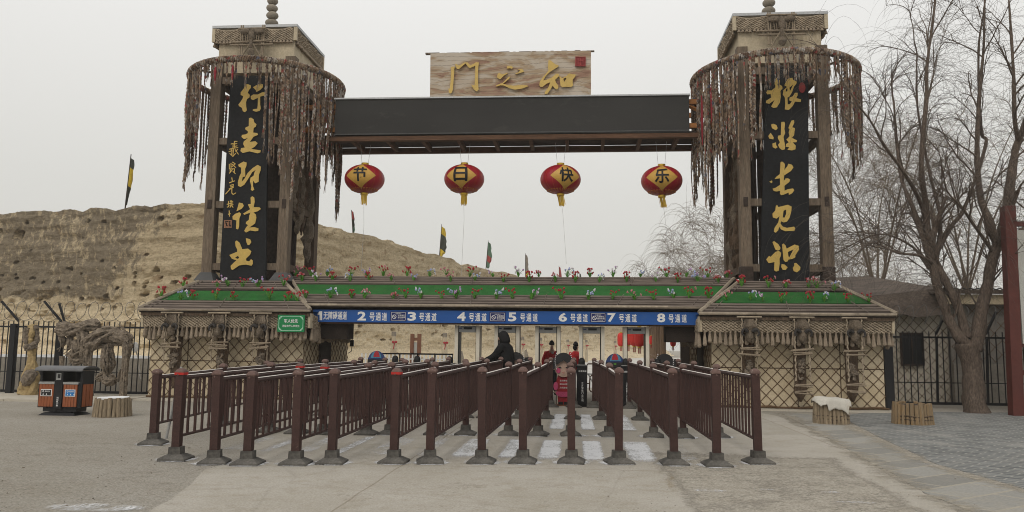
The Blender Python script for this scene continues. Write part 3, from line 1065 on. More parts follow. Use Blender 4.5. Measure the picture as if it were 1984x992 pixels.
for i in range(nc - 1):
    for r_ in range(rows):
        a = i * (rows + 1) + r_
        b_ = (i + 1) * (rows + 1) + r_
        wl.f.append((a, b_, b_ + 1, a + 1))
b0 = len(wl.v)
for i in range(nc):
    wl.v.append(top_pts[i] + Vector((0, 0, -.3)))
    wl.v.append(Vector((top_pts[i].x, top_pts[i].y, -.3)) )
    crust += [0, 0]
for i in range(nc - 1):
    a = i * (rows + 1) + rows
    b_ = (i + 1) * (rows + 1) + rows
    wl.f.append((a, b_, b0 + 2 * (i + 1), b0 + 2 * i))
    wl.f.append((b0 + 2 * i, b0 + 2 * (i + 1), b0 + 2 * (i + 1) + 1, b0 + 2 * i + 1))
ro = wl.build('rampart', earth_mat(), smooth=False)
at = ro.data.attributes.new('crust', 'FLOAT', 'POINT')
at.data.foreach_set('value', crust)
tag(ro, 'long eroded rammed earth rampart of sandy clay rising behind the gate', 'earth wall')
# ---------------------------------------------------------------- rope-work helpers
UX, UY = Vector((1, 0, 0)), Vector((0, 1, 0))
rg = random.Random(11)
def macrame(parent, o, u, length, zt, rows, cell, tl, out, name='macrame_fringe', scal=.05, tp=.125):
    """knotted rope valance: o = start point (x, y), u = direction along the edge, out = outward direction"""
    kn, ts = MB(), MB()
    o = Vector((o[0], o[1], 0))
    n = max(2, int(length / cell))
    cw = length / n
    ch = cell * .72
    def P(i, j, d=0.0):
        s = abs(math.sin(PI * i * cw / .75)) * scal
        return o + u * (i * cw) + Vector((0, 0, zt - j * ch - s * (1 - j / (rows + 2)))) + out * (d + .012 * math.sin(i * 1.7 + j))
    for j in range(rows):
        for i in range(n):
            a, b, c, d = P(i, j), P(i + 1, j), P(i, j + 1), P(i + 1, j + 1)
            rr = cell * .215
            kn.tube([a, (a + d) / 2 + out * .03, d], rr, 4, False)
            kn.tube([b, (b + c) / 2 + out * .004, c], rr, 4, False)
            if (i + j) % 2 == 0:
                kn.ball(P(i, j, .02), cell * .34, cell * .3, cell * .3, 6, 4)
    kn.tube([P(i, 0, .01) for i in range(n + 1)], .028, 5)
    m = max(2, int(length / tp))
    for i in range(m):
        q = o + u * ((i + .5) * length / m)
        z0 = zt - rows * ch - .0
        l = tl * rg.uniform(.8, 1.12)
        ts.lathe([(.014, z0 + .03), (.03, z0 - l * .06), (.024, z0 - l * .16), (.042, z0 - l * .5), (.056, z0 - l * .9), (.03, z0 - l)], (q.x + out.x * .01 + rg.uniform(-.01, .01), q.y + out.y * .01, 0), 7)
    f = kn.build(name, M['macrame'], parent)
    if tl > 0.02:
        ts.build('tassel_row', M['tassel'], f)
    return f
def rope_net(parent, o, u, length, z0, z1, pw, ph, m, r=.0085, out=Vector((0, -1, 0)), name='rope_net', sag=.035):
    mb = MB()
    o = Vector((o[0], o[1], 0))
    nz = max(1, round((z1 - z0) / (ph / 2)))
    nx = max(1, round(length / (pw / 2)))
    def P(i, j):
        i = max(0, min(nx, i))
        q = Vector((o.x + u.x * i * length / nx, o.y + u.y * i * length / nx, z0 + (z1 - z0) * j / nz))
        w = noise.noise_vector(q * 1.7) * sag
        return q + u * w.x + Vector((0, 0, w.z)) + out * .016
    for s0 in range(-nz, nx + nz + 1, 2):
        for sg in (1, -1):
            pts = []
            for j in range(nz + 1):
                i = s0 + sg * j if sg == 1 else s0 - j
                if 0 <= i <= nx:
                    pts.append(P(i, j))
                    if sg == 1:
                        mb.ball(P(i, j), r * 1.9, r * 1.9, r * 1.9, 5, 4)
            if len(pts) > 1:
                mb.tube(pts, r, 4, False)
    return mb.build(name, m, parent)
def rough_tube(mb, pts, rs, amp=.2, n=10, sub=5, seed=0.0, fr=3.0):
    """gnarled limb: smooth path, lumpy radius"""
    P = []
    Q = []
    pts = [Vector(p) for p in pts]
    for i in range(len(pts) - 1):
        p0 = pts[max(0, i - 1)]; p1 = pts[i]; p2 = pts[i + 1]; p3 = pts[min(len(pts) - 1, i + 2)]
        for k in range(sub):
            t = k / sub
            P.append(.5 * ((2 * p1) + (p2 - p0) * t + (2 * p0 - 5 * p1 + 4 * p2 - p3) * t * t + (3 * p1 - p0 - 3 * p2 + p3) * t ** 3))
            Q.append(rs[i] * (1 - t) + rs[i + 1] * t)
    P.append(pts[-1]); Q.append(rs[-1])
    b = len(mb.v)
    mb.tube(P, Q, n)
    for i in range(b, len(mb.v)):
        p = mb.v[i]
        j = (i - b) // n
        if j < len(P):
            d = p - P[j]
            k = 1 + amp * (noise.noise(p * fr + Vector((seed, 0, 0))) + .6 * noise.noise(p * fr * 2.7 + Vector((0, seed, 0)))) * 1.6
            mb.v[i] = P[j] + d * k

# ---------------------------------------------------------------- slatted lean-to roofs
FL_SPOTS = []
def slat_roof(parent, eave, ridge, s_turf, back_y, back_z, seed, poles=True, fascia=True):
    """eave, ridge: (left point, right point). Slats of poles laid along the roof, a strip of turf between."""
    (e0, e1), (r0, r1) = [[Vector(p) for p in q] for q in (eave, ridge)]
    def at(s, u):
        return e0.lerp(r0, s).lerp(e1.lerp(r1, s), u)
    nrm = ((e1 - e0).cross(r0 - e0)).normalized()
    if nrm.z < 0:
        nrm = -nrm
    base = MB()
    b0, b1 = Vector((r0.x, back_y, back_z)), Vector((r1.x, back_y, back_z))
    bl, br = Vector((e0.x, back_y, back_z)), Vector((e1.x, back_y, back_z))
    dn = Vector((0, 0, -.05))
    base.add([e0, e1, r1, r0, e0 + dn, e1 + dn, r1 + dn, r0 + dn], [(0, 1, 2, 3), (4, 7, 6, 5), (0, 4, 5, 1), (1, 5, 6, 2), (3, 2, 6, 7), (0, 3, 7, 4)])
    base.add([r0, r1, b1, b0, e0, e1, bl, br], [(0, 1, 2, 3), (4, 0, 3, 6), (5, 7, 2, 1)])
    deck = base.build('roof_deck', M['felt_dark'], parent)
    sl = MB()
    L_ = (r0 - e0).length
    L2 = ((r0 + r1) / 2 - (e0 + e1) / 2).length
    n = int(L2 / .172)
    lr = random.Random(seed)
    for i in range(n + 1):
        s = i / n
        if s_turf[0] < s < s_turf[1]:
            continue
        a, b = at(s, 0), at(s, 1)
        k = max(2, int((b - a).length / 1.6))
        pts = [a.lerp(b, j / k) + nrm * (.035 + lr.uniform(-.008, .008)) for j in range(k + 1)]
        sl.tube(pts, lr.uniform(.043, .052), 6)
    u = .06
    while u < .97:
        for lo, hi in ((0, s_turf[0]), (s_turf[1], 1)):
            sl.tube([at(lo, u) + nrm * .075, at(hi, u) + nrm * .075], .012, 4)
        u += 1.9 / (e1 - e0).length
    sl.build('roof_poles', M['bamboo'], parent)
    tf = MB()
    q = [at(s_turf[0], 0), at(s_turf[0], 1), at(s_turf[1], 1), at(s_turf[1], 0)]
    tf.hexa([p + nrm * .006 for p in q] + [p + nrm * .03 for p in q])
    tf.build('turf_strip', M['turf'], parent)
    hp = MB()
    if poles:
        hp.tube([e0 + nrm * .06, r0 + nrm * .06], .05, 6)
        hp.tube([e1 + nrm * .06, r1 + nrm * .06], .05, 6)
    hp.tube([e0 + nrm * .02 + Vector((0, -.02, 0)), e1 + nrm * .02 + Vector((0, -.02, 0))], .04, 6)
    hp.build('edge_pole', M['bamboo_pale'], parent)
    if fascia:
        fa = MB()
        fa.bx(e0.x + .03, e1.x - .03, e0.y + .02, e0.y + .07, e0.z - .13, e0.z - .02)
        fa.build('fascia', M['wood'], parent)
    return at, nrm

# ---------------------------------------------------------------- the two felt-and-net ticket booths
YW = 20.9
def booth(label, x0, x1, ex0, ex1, ridge_px, inner, seed):
    t = thing('ticket_booth', label, 'ticket booth', ((x0 + x1) / 2, YW, 0), 'ticket booths under the slatted roof')
    w = MB()
    w.bx(x0, x1, YW, 25.0, .0, 2.38)
    w.build('wall', M['cream_dirty'], t)
    j = MB()
    nb = 4
    for i in range(1, nb):
        x = x0 + (x1 - x0) * i / nb
        j.bx(x - .012, x + .012, YW - .004, YW - .001, .02, 2.3)
    j.bx(x0, x1, YW - .006, YW - .0035, 1.02, 1.045)
    j.build('panel_joint', M['wood'], t)
    rope_net(t, (x0, YW), UX, x1 - x0, .05, 2.0, .29, .31, M['net'])
    bt = MB()
    bt.tube([(x0 - .02 + (x1 - x0 + .1) * i / 24, YW - .05 + rg.uniform(-.03, .03), .05 + rg.uniform(0, .04)) for i in range(25)], .03, 5)
    bt.build('net_hem', M['net'], t)
    xi = x1 if inner > 0 else x0
    rope_net(t, (xi + inner * .004, YW), UY, 4.1, .05, 2.0, .29, .31, M['net'], out=Vector((inner, 0, 0)))
    # dark felt valance inside the passage and a door curtain
    fl = MB()
    fl.bx(min(xi, xi + inner * 1.12), max(xi, xi + inner * 1.12), YW + .25, YW + .85, 1.66, 2.3)
    v = fl.build('felt_valance', M['felt_dark'], t)
    dc = MB()
    dc.bx(min(xi + inner * .01, xi + inner * .07), max(xi + inner * .01, xi + inner * .07), YW + 1.3, YW + 2.2, .05, 1.9)
    dc.build('door_curtain', M['felt_dark'], t)
    ze = 2.35
    r0 = PY(ridge_px[0][0], ridge_px[0][1], 22.15)
    r1 = PY(ridge_px[1][0], ridge_px[1][1], 22.15)
    zr = (r0.z + r1.z) / 2
    at, nrm = slat_roof(t, ((ex0, 20.25, ze), (ex1, 20.25, ze)), ((r0.x, 22.15, zr), (r1.x, 22.15, zr)), (.33, .67), 25.1, 2.42, seed)
    macrame(t, (ex0 + .08, 20.36), UX, ex1 - ex0 - .16, ze - .06, 5, .10, .33, Vector((0, -1, 0)))
    for xx, sg in ((ex0 + .05, -1), (ex1 - .05, 1)):
        macrame(t, (xx, 20.45), UY, 3.6, ze - .08, 4, .12, .36, Vector((sg, 0, 0)), name='side_fringe')
        ep = MB()
        ep.hexa([(xx - .03, 20.33, ze - .43), (xx + .03, 20.33, ze - .43), (xx + .05, 20.5, ze - .43), (xx - .05, 20.5, ze - .43), (xx - .03, 20.3, ze - .05), (xx + .03, 20.3, ze - .05), (xx + .05, 20.5, ze - .05), (xx - .05, 20.5, ze - .05)])
        ep.build('eave_end_board', M['cream'], t)
    so_ = MB()
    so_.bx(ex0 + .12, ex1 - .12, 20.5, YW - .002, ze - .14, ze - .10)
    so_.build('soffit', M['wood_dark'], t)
    return t, at, nrm
left_booth, atL, nL = booth('cream felt ticket booth with rope net, left of the numbered lanes', -11.6, -7.37, -11.62, -6.98, ((385, 549), (551, 549)), 1, 3)
right_booth, atR, nR = booth('cream felt ticket booth with rope net, right of the numbered lanes', 3.33, 7.55, 2.93, 7.66, ((1432, 546), (1607, 553)), -1, 4)

# ---------------------------------------------------------------- canopy between the booths
cn = thing('gate_canopy', 'long slatted canopy with green turf strip above the numbered lanes', 'canopy', (-2, 22.6, 0))
c0, c1 = PY(556, 539, 22.9), PY(1429, 544, 22.9)
zc = (c0.z + c1.z) / 2
atC, nC = slat_roof(cn, ((-7.3, 20.83, 2.53), (3.2, 20.83, 2.53)), ((c0.x + .1, 22.9, zc), (c1.x - .1, 22.9, zc)), (.35, .73), 25.1, 2.5, 8, fascia=False)
s_ = MB()
s_.bx(-7.36, 3.32, 21.02, 25.0, 2.20, 2.30)
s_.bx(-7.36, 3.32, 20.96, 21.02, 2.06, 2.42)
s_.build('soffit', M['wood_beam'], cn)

# ---------------------------------------------------------------- lane sign
sg = thing('lane_sign', 'long blue sign numbering lanes 1 to 8 under the canopy eave', 'sign', (-2.0, 20.9, 2.2))
pL, pR = PY(607, 600, 20.9), PY(1358, 605, 20.9)
zt, zb = (pL.z + pR.z) / 2, (PY(607, 624.5, 20.9).z + PY(1358, 629, 20.9).z) / 2
b = MB()
b.bx(pL.x, pR.x, 20.9, 20.955, zb, zt)
b.build('panel', M['blue_sign'], sg)
zc_ = (zt + zb) / 2
def sgn_txt(body, xa, xb, ya, yb, bold, mm=None, yy=20.896):
    p, q = PY(xa, ya, 20.9), PY(xb, yb, 20.9)
    return lettering(body, ((p.x + q.x) / 2, yy, (p.z + q.z) / 2), q.x - p.x, p.z - q.z, mm or M['white'], sg, bold)
def one():
    mb = MB()
    pt = [(615.2, 607.5), (619.5, 603), (624.2, 603), (624.2, 620.3), (619.2, 620.3), (619.2, 609.5), (615.2, 611)]
    mb.poly([pt], lambda x, y: PY(x, y, 20.894), lambda x, y: PY(x, y, 20.898))
    mb.build('lettering', M['white'], sg)
one()
sgn_txt('无障碍通道', 627, 672, 603, 619.5, .012)
for n_, xa, ta, tb in (('2', 693, 715, 751), ('3', 790, 811, 847), ('4', 886, 907.5, 944), ('5', 984.5, 1006.5, 1043), ('6', 1082.5, 1104, 1140), ('7', 1177, 1198, 1235), ('8', 1273, 1294, 1332)):
    dy = (xa - 615) * .0062
    sgn_txt(n_, xa, xa + 16, 603 + dy, 620.5 + dy, .035)
    w_ = (tb - ta) / 3.0
    for k_, ch in enumerate('号通道'):
        cxx = ta + w_ * (k_ + .5)
        sgn_txt(ch, cxx - w_ * .40, cxx + w_ * .40, 605 + dy, 621 + dy, .014)
for xa in (756.5, 948.5, 1143.5):
    dy = (xa - 615) * .0062
    p, q = PY(xa, 602.5 + dy, 20.9), PY(xa + 31, 621.5 + dy, 20.9)
    nb = MB()
    nb.bx(p.x, q.x, 20.893, 20.9, q.z, p.z)
    no = nb.build('no_smoking_notice', M['navy'], sg)
    ln = MB()
    iw = .012
    x0, x1, z0, z1 = p.x + .025, q.x - .025, q.z + .02, p.z - .02
    for a in ((x0, x1, z0, z0 + .008), (x0, x1, z1 - .008, z1), (x0, x0 + .008, z0, z1), (x1 - .008, x1, z0, z1)):
        ln.add([(a[0], 20.890, a[2]), (a[1], 20.890, a[2]), (a[1], 20.890, a[3]), (a[0], 20.890, a[3])], [(0, 1, 2, 3)])
    cx_, cz_ = x0 + .085, (z0 + z1) / 2 - .012
    ri, ro_ = .042, .056
    for k_ in range(20):
        a0, a1 = 2 * PI * k_ / 20, 2 * PI * (k_ + 1) / 20
        ln.add([(cx_ + ri * math.cos(a0), 20.890, cz_ + ri * math.sin(a0)), (cx_ + ro_ * math.cos(a0), 20.890, cz_ + ro_ * math.sin(a0)), (cx_ + ro_ * math.cos(a1), 20.890, cz_ + ro_ * math.sin(a1)), (cx_ + ri * math.cos(a1), 20.890, cz_ + ri * math.sin(a1))], [(0, 1, 2, 3)])
    ln.add([(cx_ - .04, 20.888, cz_ + .026), (cx_ - .03, 20.888, cz_ + .036), (cx_ + .04, 20.888, cz_ - .026), (cx_ + .03, 20.888, cz_ - .036)], [(0, 1, 2, 3)])
    lettering('温馨提示', ((x0 + x1) / 2, 20.889, z1 - .04), .16, .03, None, None, .0, mb=ln)
    lettering('无烟景区', (x1 - .115, 20.889, cz_ + .035), .19, .042, None, None, .01, mb=ln)
    lettering('请勿吸烟', (x1 - .115, 20.889, cz_ - .015), .19, .042, None, None, .01, mb=ln)
    lettering('No Smoking', (x1 - .13, 20.889, cz_ - .058), .14, .022, None, None, .01, mb=ln)
    ln.build('lettering', M['white'], no, recalc=False)

# ---------------------------------------------------------------- green priority board on the left booth
gs = thing('priority_sign', 'green board with pale corner ornaments on the left booth eave', 'sign', (-7.9, 20.2, 2.0))
p, q = PY(538.5, 610, 20.2), PY(589, 643.5, 20.2)
b = MB()
b.bx(p.x, q.x, 20.2, 20.24, q.z, p.z)
b.build('board', M['green_sign'], gs)
b = MB()
o = .03
x0, x1, z0, z1 = p.x + o, q.x - o, q.z + o, p.z - o
c = .075
out_ = [(x0 + c, z0), (x1 - c, z0), (x1 - c * .3, z0 + c * .3), (x1, z0 + c), (x1, z1 - c), (x1 - c * .3, z1 - c * .3), (x1 - c, z1), (x0 + c, z1), (x0 + c * .3, z1 - c * .3), (x0, z1 - c), (x0, z0 + c), (x0 + c * .3, z0 + c * .3)]
cx_, cz_ = (x0 + x1) / 2, (z0 + z1) / 2
for i in range(len(out_)):
    a, d = out_[i], out_[(i + 1) % len(out_)]
    ai = (a[0] + (cx_ - a[0]) * .035, a[1] + (cz_ - a[1]) * .06)
    di = (d[0] + (cx_ - d[0]) * .035, d[1] + (cz_ - d[1]) * .06)
    b.add([(a[0], 20.196, a[1]), (d[0], 20.196, d[1]), (di[0], 20.196, di[1]), (ai[0], 20.196, ai[1])], [(0, 1, 2, 3)])
for sx_ in (x0, x1):
    for sz_ in (z0, z1):
        for k_ in range(5):
            dx, dz = (.012 + .017 * k_) * (1 if sx_ == x0 else -1), (.012 + .017 * (4 - k_)) * (1 if sz_ == z0 else -1)
            b.add([(sx_ + dx - .01, 20.197, sz_ + dz - .01), (sx_ + dx + .01, 20.197, sz_ + dz - .01), (sx_ + dx + .01, 20.197, sz_ + dz + .01), (sx_ + dx - .01, 20.197, sz_ + dz + .01)], [(0, 1, 2, 3)])
b.build('border', M['mint'], gs, recalc=False)
lettering('军人优先', (cx_, 20.195, cz_ + .065), .37, .10, M['white'], gs, .015)
lettering('消防救援人员优先', (cx_, 20.195, cz_ - .065), .46, .06, M['white'], gs, .01)

# ---------------------------------------------------------------- calligraphy boards
def px2w(Y):
    return (lambda x, y: PY(x, y, Y)), (lambda x, y: PY(x, y, Y + .035))
def glyph_set(parent, Y, origin, sc, loops_list, m, name='gold_character'):
    fr, bk = px2w(Y)
    for loops in loops_list:
        mb = MB()
        for shape in loops:
            L2 = [[(origin[0] + x / sc, origin[1] + y / sc) for x, y in lp] for lp in shape]
            mb.poly(L2, fr, bk)
        mb.build(name, m, parent)
def strokes(parent, Y, origin, sc, lines, w, m, name):
    mb = MB()
    k = 0
    for ln in lines:
        for a, b in zip(ln, ln[1:]):
            A, B = Vector((*a, 0)), Vector((*b, 0))
            d = (B - A).normalized() * w * .35
            nrm = Vector((-d.y, d.x, 0)).normalized() * w / 2
            k += 1
            yy = Y - .0006 * k
            qs = [A - d + nrm, B + d + nrm * .8, B + d - nrm * .8, A - d - nrm]
            P4 = [PY(origin[0] + q.x / sc, origin[1] + q.y / sc, yy) for q in qs]
            Q4 = [PY(origin[0] + q.x / sc, origin[1] + q.y / sc, yy + .03) for q in qs]
            mb.hexa(P4 + Q4)
    return mb.build(name, m, parent)
def board(label, quad, Y):
    t = thing('calligraphy_board', label, 'sign board', PY(quad[0][0], quad[0][1], Y), 'black calligraphy boards on the towers')
    mb = MB()
    f_ = [PY(x, y, Y) for x, y in quad]
    bk = [p + Vector((0, .09, 0)) for p in f_]
    mb.hexa(f_ + bk)
    mb.build('board', M['black_board'], t)
    return t
YB = 22.2
lb = board('tall black board with five gold characters and small signature on left tower', ((425, 542), (514, 546), (519.5, 147), (447, 146)), YB)
C1, S1 = (430, 150), 6.2
C2 = (425, 290)
C3 = (425, 390)
xing = [[[(280,85),(310,80),(345,95),(348,125),(325,150),(310,185),(335,210),(330,240),(300,262),(290,300),(292,350),(300,395),(275,418),(250,405),(240,365),(205,345),(198,325),(225,290),(250,250),(255,225),(225,210),(225,180),(265,130)]],
        [[(372,118),(410,95),(460,73),(490,85),(490,120),(460,150),(415,175),(405,150)]],
        [[(345,225),(375,205),(430,205),(480,180),(510,175),(530,190),(520,215),(460,230),(460,330),(468,370),(455,400),(410,412),(370,400),(372,382),(425,375),(430,330),(432,245),(375,272),(348,260)]]]
zou = [[[(325,490),(350,482),(382,505),(388,540),(415,562),(408,592),(382,605),(376,662),(425,668),(434,690),(380,712),(335,775),(400,765),(430,790),(395,832),(350,860),(465,875),(462,900),(430,912),(330,888),(250,908),(222,885),(230,848),(275,842),(255,800),(262,770),(315,725),(265,742),(235,715),(240,690),(280,685),(310,670),(312,650),(278,620),(285,600),(322,585)]]]
glyph_set(lb, YB - .035, C1, S1, [xing, zou], M['gold'])
ji = [[[(225,180),(290,142),(328,155),(325,195),(310,230),(312,320),(280,330),(268,385),(300,350),(340,280),(400,220),(460,182),(500,205),(495,250),(475,300),(472,385),(430,405),(405,370),(405,440),(420,480),(395,495),(378,480),(385,440),(368,380),(375,335),(410,315),(425,260),(440,240),(395,270),(340,360),(300,420),(255,448),(225,435),(222,390),(245,310),(262,280),(262,215),(235,205)]]]
du = [[[(235,635),(280,645),(295,675),(265,712),(205,740),(218,700)]],
      [[(158,800),(190,770),(240,752),(262,770),(240,830),(238,920),(225,958),(200,950),(205,850),(160,838)]],
      [[(375,575),(395,558),(420,575),(425,625),(412,690),(480,692),(500,712),(460,740),(410,755),(440,780),(445,820),(435,860),(430,885),(390,915),(360,935),(420,930),(470,945),(468,975),(430,980),(370,970),(320,995),(298,975),(320,935),(345,905),(318,890),(320,870),(355,840),(360,790),(375,755),(300,782),(285,768),(330,740),(370,715),(345,665),(345,655),(378,650)]]]
glyph_set(lb, YB - .035, C2, S1, [ji, du], M['gold'])
shu = [[[(318,442),(370,455),(385,490),(360,525),(340,525),(325,490)]],
       [[(190,485),(210,470),(245,500),(275,575),(345,568),(385,600),(370,640),(320,690),(325,715),(360,720),(380,695),(400,710),(403,750),(385,775),(320,760),(240,770),(160,825),(140,815),(135,775),(175,735),(205,710),(150,690),(120,645),(155,630),(215,605),(215,580),(195,540)], [(190,675),(225,655),(238,680),(215,692)]]]
glyph_set(lb, YB - .035, C3, S1, [shu], M['gold'])
strokes(lb, YB - .03, C1, S1, [[(110,800),(135,792),(132,850),(100,862)], [(90,862),(128,850),(110,882)], [(85,892),(122,880),(115,935),(95,915)], [(150,768),(182,768)], [(148,800),(180,795)], [(145,830),(182,822)], [(128,852),(192,843)], [(150,770),(150,850)], [(142,850),(130,950),(165,912)], [(160,868),(197,922)], [(188,865),(165,888)]], 11, M['gold'], 'small_character')
strokes(lb, YB - .03, C2, S1, [[(120, 175), (120, 230)], [(140, 165), (140, 215)], [(160, 150), (190, 170), (150, 207)], [(155, 175), (197, 215)], [(130, 230), (130, 270)], [(130, 230), (182, 230), (180, 265)], [(155, 240), (122, 282)], [(165, 262), (192, 288)]], 12, M['gold'], 'small_character')
strokes(lb, YB - .03, C2, S1, [[(150, 338), (155, 372)], [(122, 397), (182, 375)], [(130, 430), (168, 418), (165, 442), (133, 447)], [(118, 472), (172, 450)], [(132, 470), (75, 532)], [(150, 465), (150, 520), (165, 538), (197, 520)]], 12, M['gold'], 'small_character')
strokes(lb, YB - .03, C2, S1, [[(93, 657), (122, 645)], [(110, 620), (110, 685), (95, 690)], [(130, 620), (162, 620)], [(130, 645), (162, 640)], [(125, 667), (165, 660)], [(140, 675), (128, 692)], [(150, 672), (164, 692)], [(140, 610), (142, 660)]], 12, M['gold'], 'small_character')
strokes(lb, YB - .03, C2, S1, [[(118, 735), (122, 800)], [(108, 775), (132, 770)]], 12, M['gold'], 'small_character')
M['seal'] = mat('pale_brown_seal', (.34, .17, .10), .7, .2, 6)
strokes(lb, YB - .03, C2, S1, [[(62,852),(143,850)], [(143,850),(143,935)], [(143,935),(62,937)], [(62,937),(62,852)], [(75,870),(100,872),(98,905)], [(75,890),(75,925)], [(112,865),(112,925)], [(130,865),(130,900)], [(85,920),(132,920)]], 9, M['seal'], 'seal')
rb = board('tall black board with five gold characters and red oval seal on right tower', ((1473, 542), (1568.5, 546), (1565.5, 128), (1485, 126)), YB)
K4, T4 = (1470, 130), 5.836
lv = [[[(185,130),(215,125),(240,150),(235,195),(265,215),(270,240),(245,270),(250,330),(240,400),(205,455),(165,462),(140,445),(160,410),(180,370),(120,415),(80,405),(85,380),(140,345),(135,305),(95,308),(85,285),(100,262),(145,265),(190,225),(180,190)]],
      [[(300,185),(330,130),(380,120),(390,145),(430,165),(425,190),(400,220),(375,290),(345,335),(325,345),(328,420),(350,420),(375,390),(345,375),(350,345),(385,330),(410,290),(440,290),(440,320),(425,350),(480,365),(475,395),(410,390),(385,440),(340,485),(295,478),(300,420),(295,345),(272,310),(280,260),(320,225),(290,205)], [(310,245),(325,238),(325,270),(305,280)], [(347,234),(390,196),(357,268)]]]
you = [[[(140,650),(165,640),(200,655),(215,690),(195,715),(150,690)]], [[(108,780),(135,742),(170,795),(165,818),(120,808)]], [[(155,865),(195,850),(198,885),(215,905),(190,922),(158,905)]],
       [[(255,620),(290,618),(298,640),(290,700),(300,745),(280,790),(300,900),(295,930),(265,938),(235,915),(218,880),(240,850),(215,800),(220,775),(250,770)]],
       [[(370,605),(400,598),(402,630),(380,680),(410,690),(405,730),(400,770),(375,800),(435,830),(425,850),(385,850),(420,890),(415,930),(375,942),(325,935),(345,905),(305,900),(310,870),(340,850),(312,820),(350,780),(338,740),(350,700),(335,690),(350,650)]]]
glyph_set(rb, YB - .035, K4, T4, [lv, you], M['gold'])
chang = [[[(420,140),(450,128),(490,160),(505,190),(492,290),(550,220),(570,170),(640,190),(668,240),(620,310),(490,395),(482,490),(510,480),(510,455),(560,450),(605,475),(590,520),(495,595),(497,690),(560,660),(660,645),(685,680),(640,740),(580,770),(575,725),(480,765),(430,775),(408,745),(410,690),(345,705),(290,695),(265,650),(330,630),(410,575),(408,450),(305,465),(340,420),(405,370)]], [[(205,515),(255,490),(265,525),(245,545)]]]
glyph_set(rb, YB - .035, (1470, 300), 9.92, [chang], M['gold'])
jian = [[[(205,90),(220,72),(235,100),(300,85),(350,72),(395,95),(392,150),(370,230),(340,275),(300,285),(268,270),(262,300),(290,335),(340,350),(425,335),(440,360),(425,390),(400,385),(320,390),(270,370),(245,335),(235,380),(205,408),(182,395),(190,350),(235,285),(250,210),(215,240),(170,225),(165,180),(200,140)], [(298,145),(328,130),(330,180),(310,228),(288,225)]]]
shi = [[[(165,520),(185,510),(235,545),(262,590),(255,615),(225,622),(200,610)]], [[(90,730),(125,685),(140,700),(200,640),(240,625),(268,650),(265,690),(250,720),(252,780),(240,865),(210,875),(185,860),(190,760),(120,775)]],
       [[(280,550),(300,538),(325,565),(335,600),(430,550),(480,565),(485,610),(440,680),(440,705),(400,725),(360,730),(345,755),(320,762),(298,735)], [(350,640),(415,610),(370,700),(358,695)]],
       [[(275,785),(310,790),(348,825),(325,855),(290,855),(270,820)]], [[(425,775),(450,770),(500,820),(500,850),(460,885),(420,870),(408,830),(428,805)]]]
glyph_set(rb, YB - .035, (1470, 385), 6.2, [jian, shi], M['gold'])
M['seal_red'] = mat('dark_red_seal', (.22, .028, .028), .7, .25, 8)
mb = MB()
fr, bk = px2w(YB - .025)
mb.poly([[(1470 + (491 + 38 * math.cos(a)) / T4, 130 + (232 + 60 * math.sin(a)) / T4) for a in [2 * PI * i / 18 for i in range(18)]]], fr, bk)
mb.build('seal', M['seal_red'], rb)

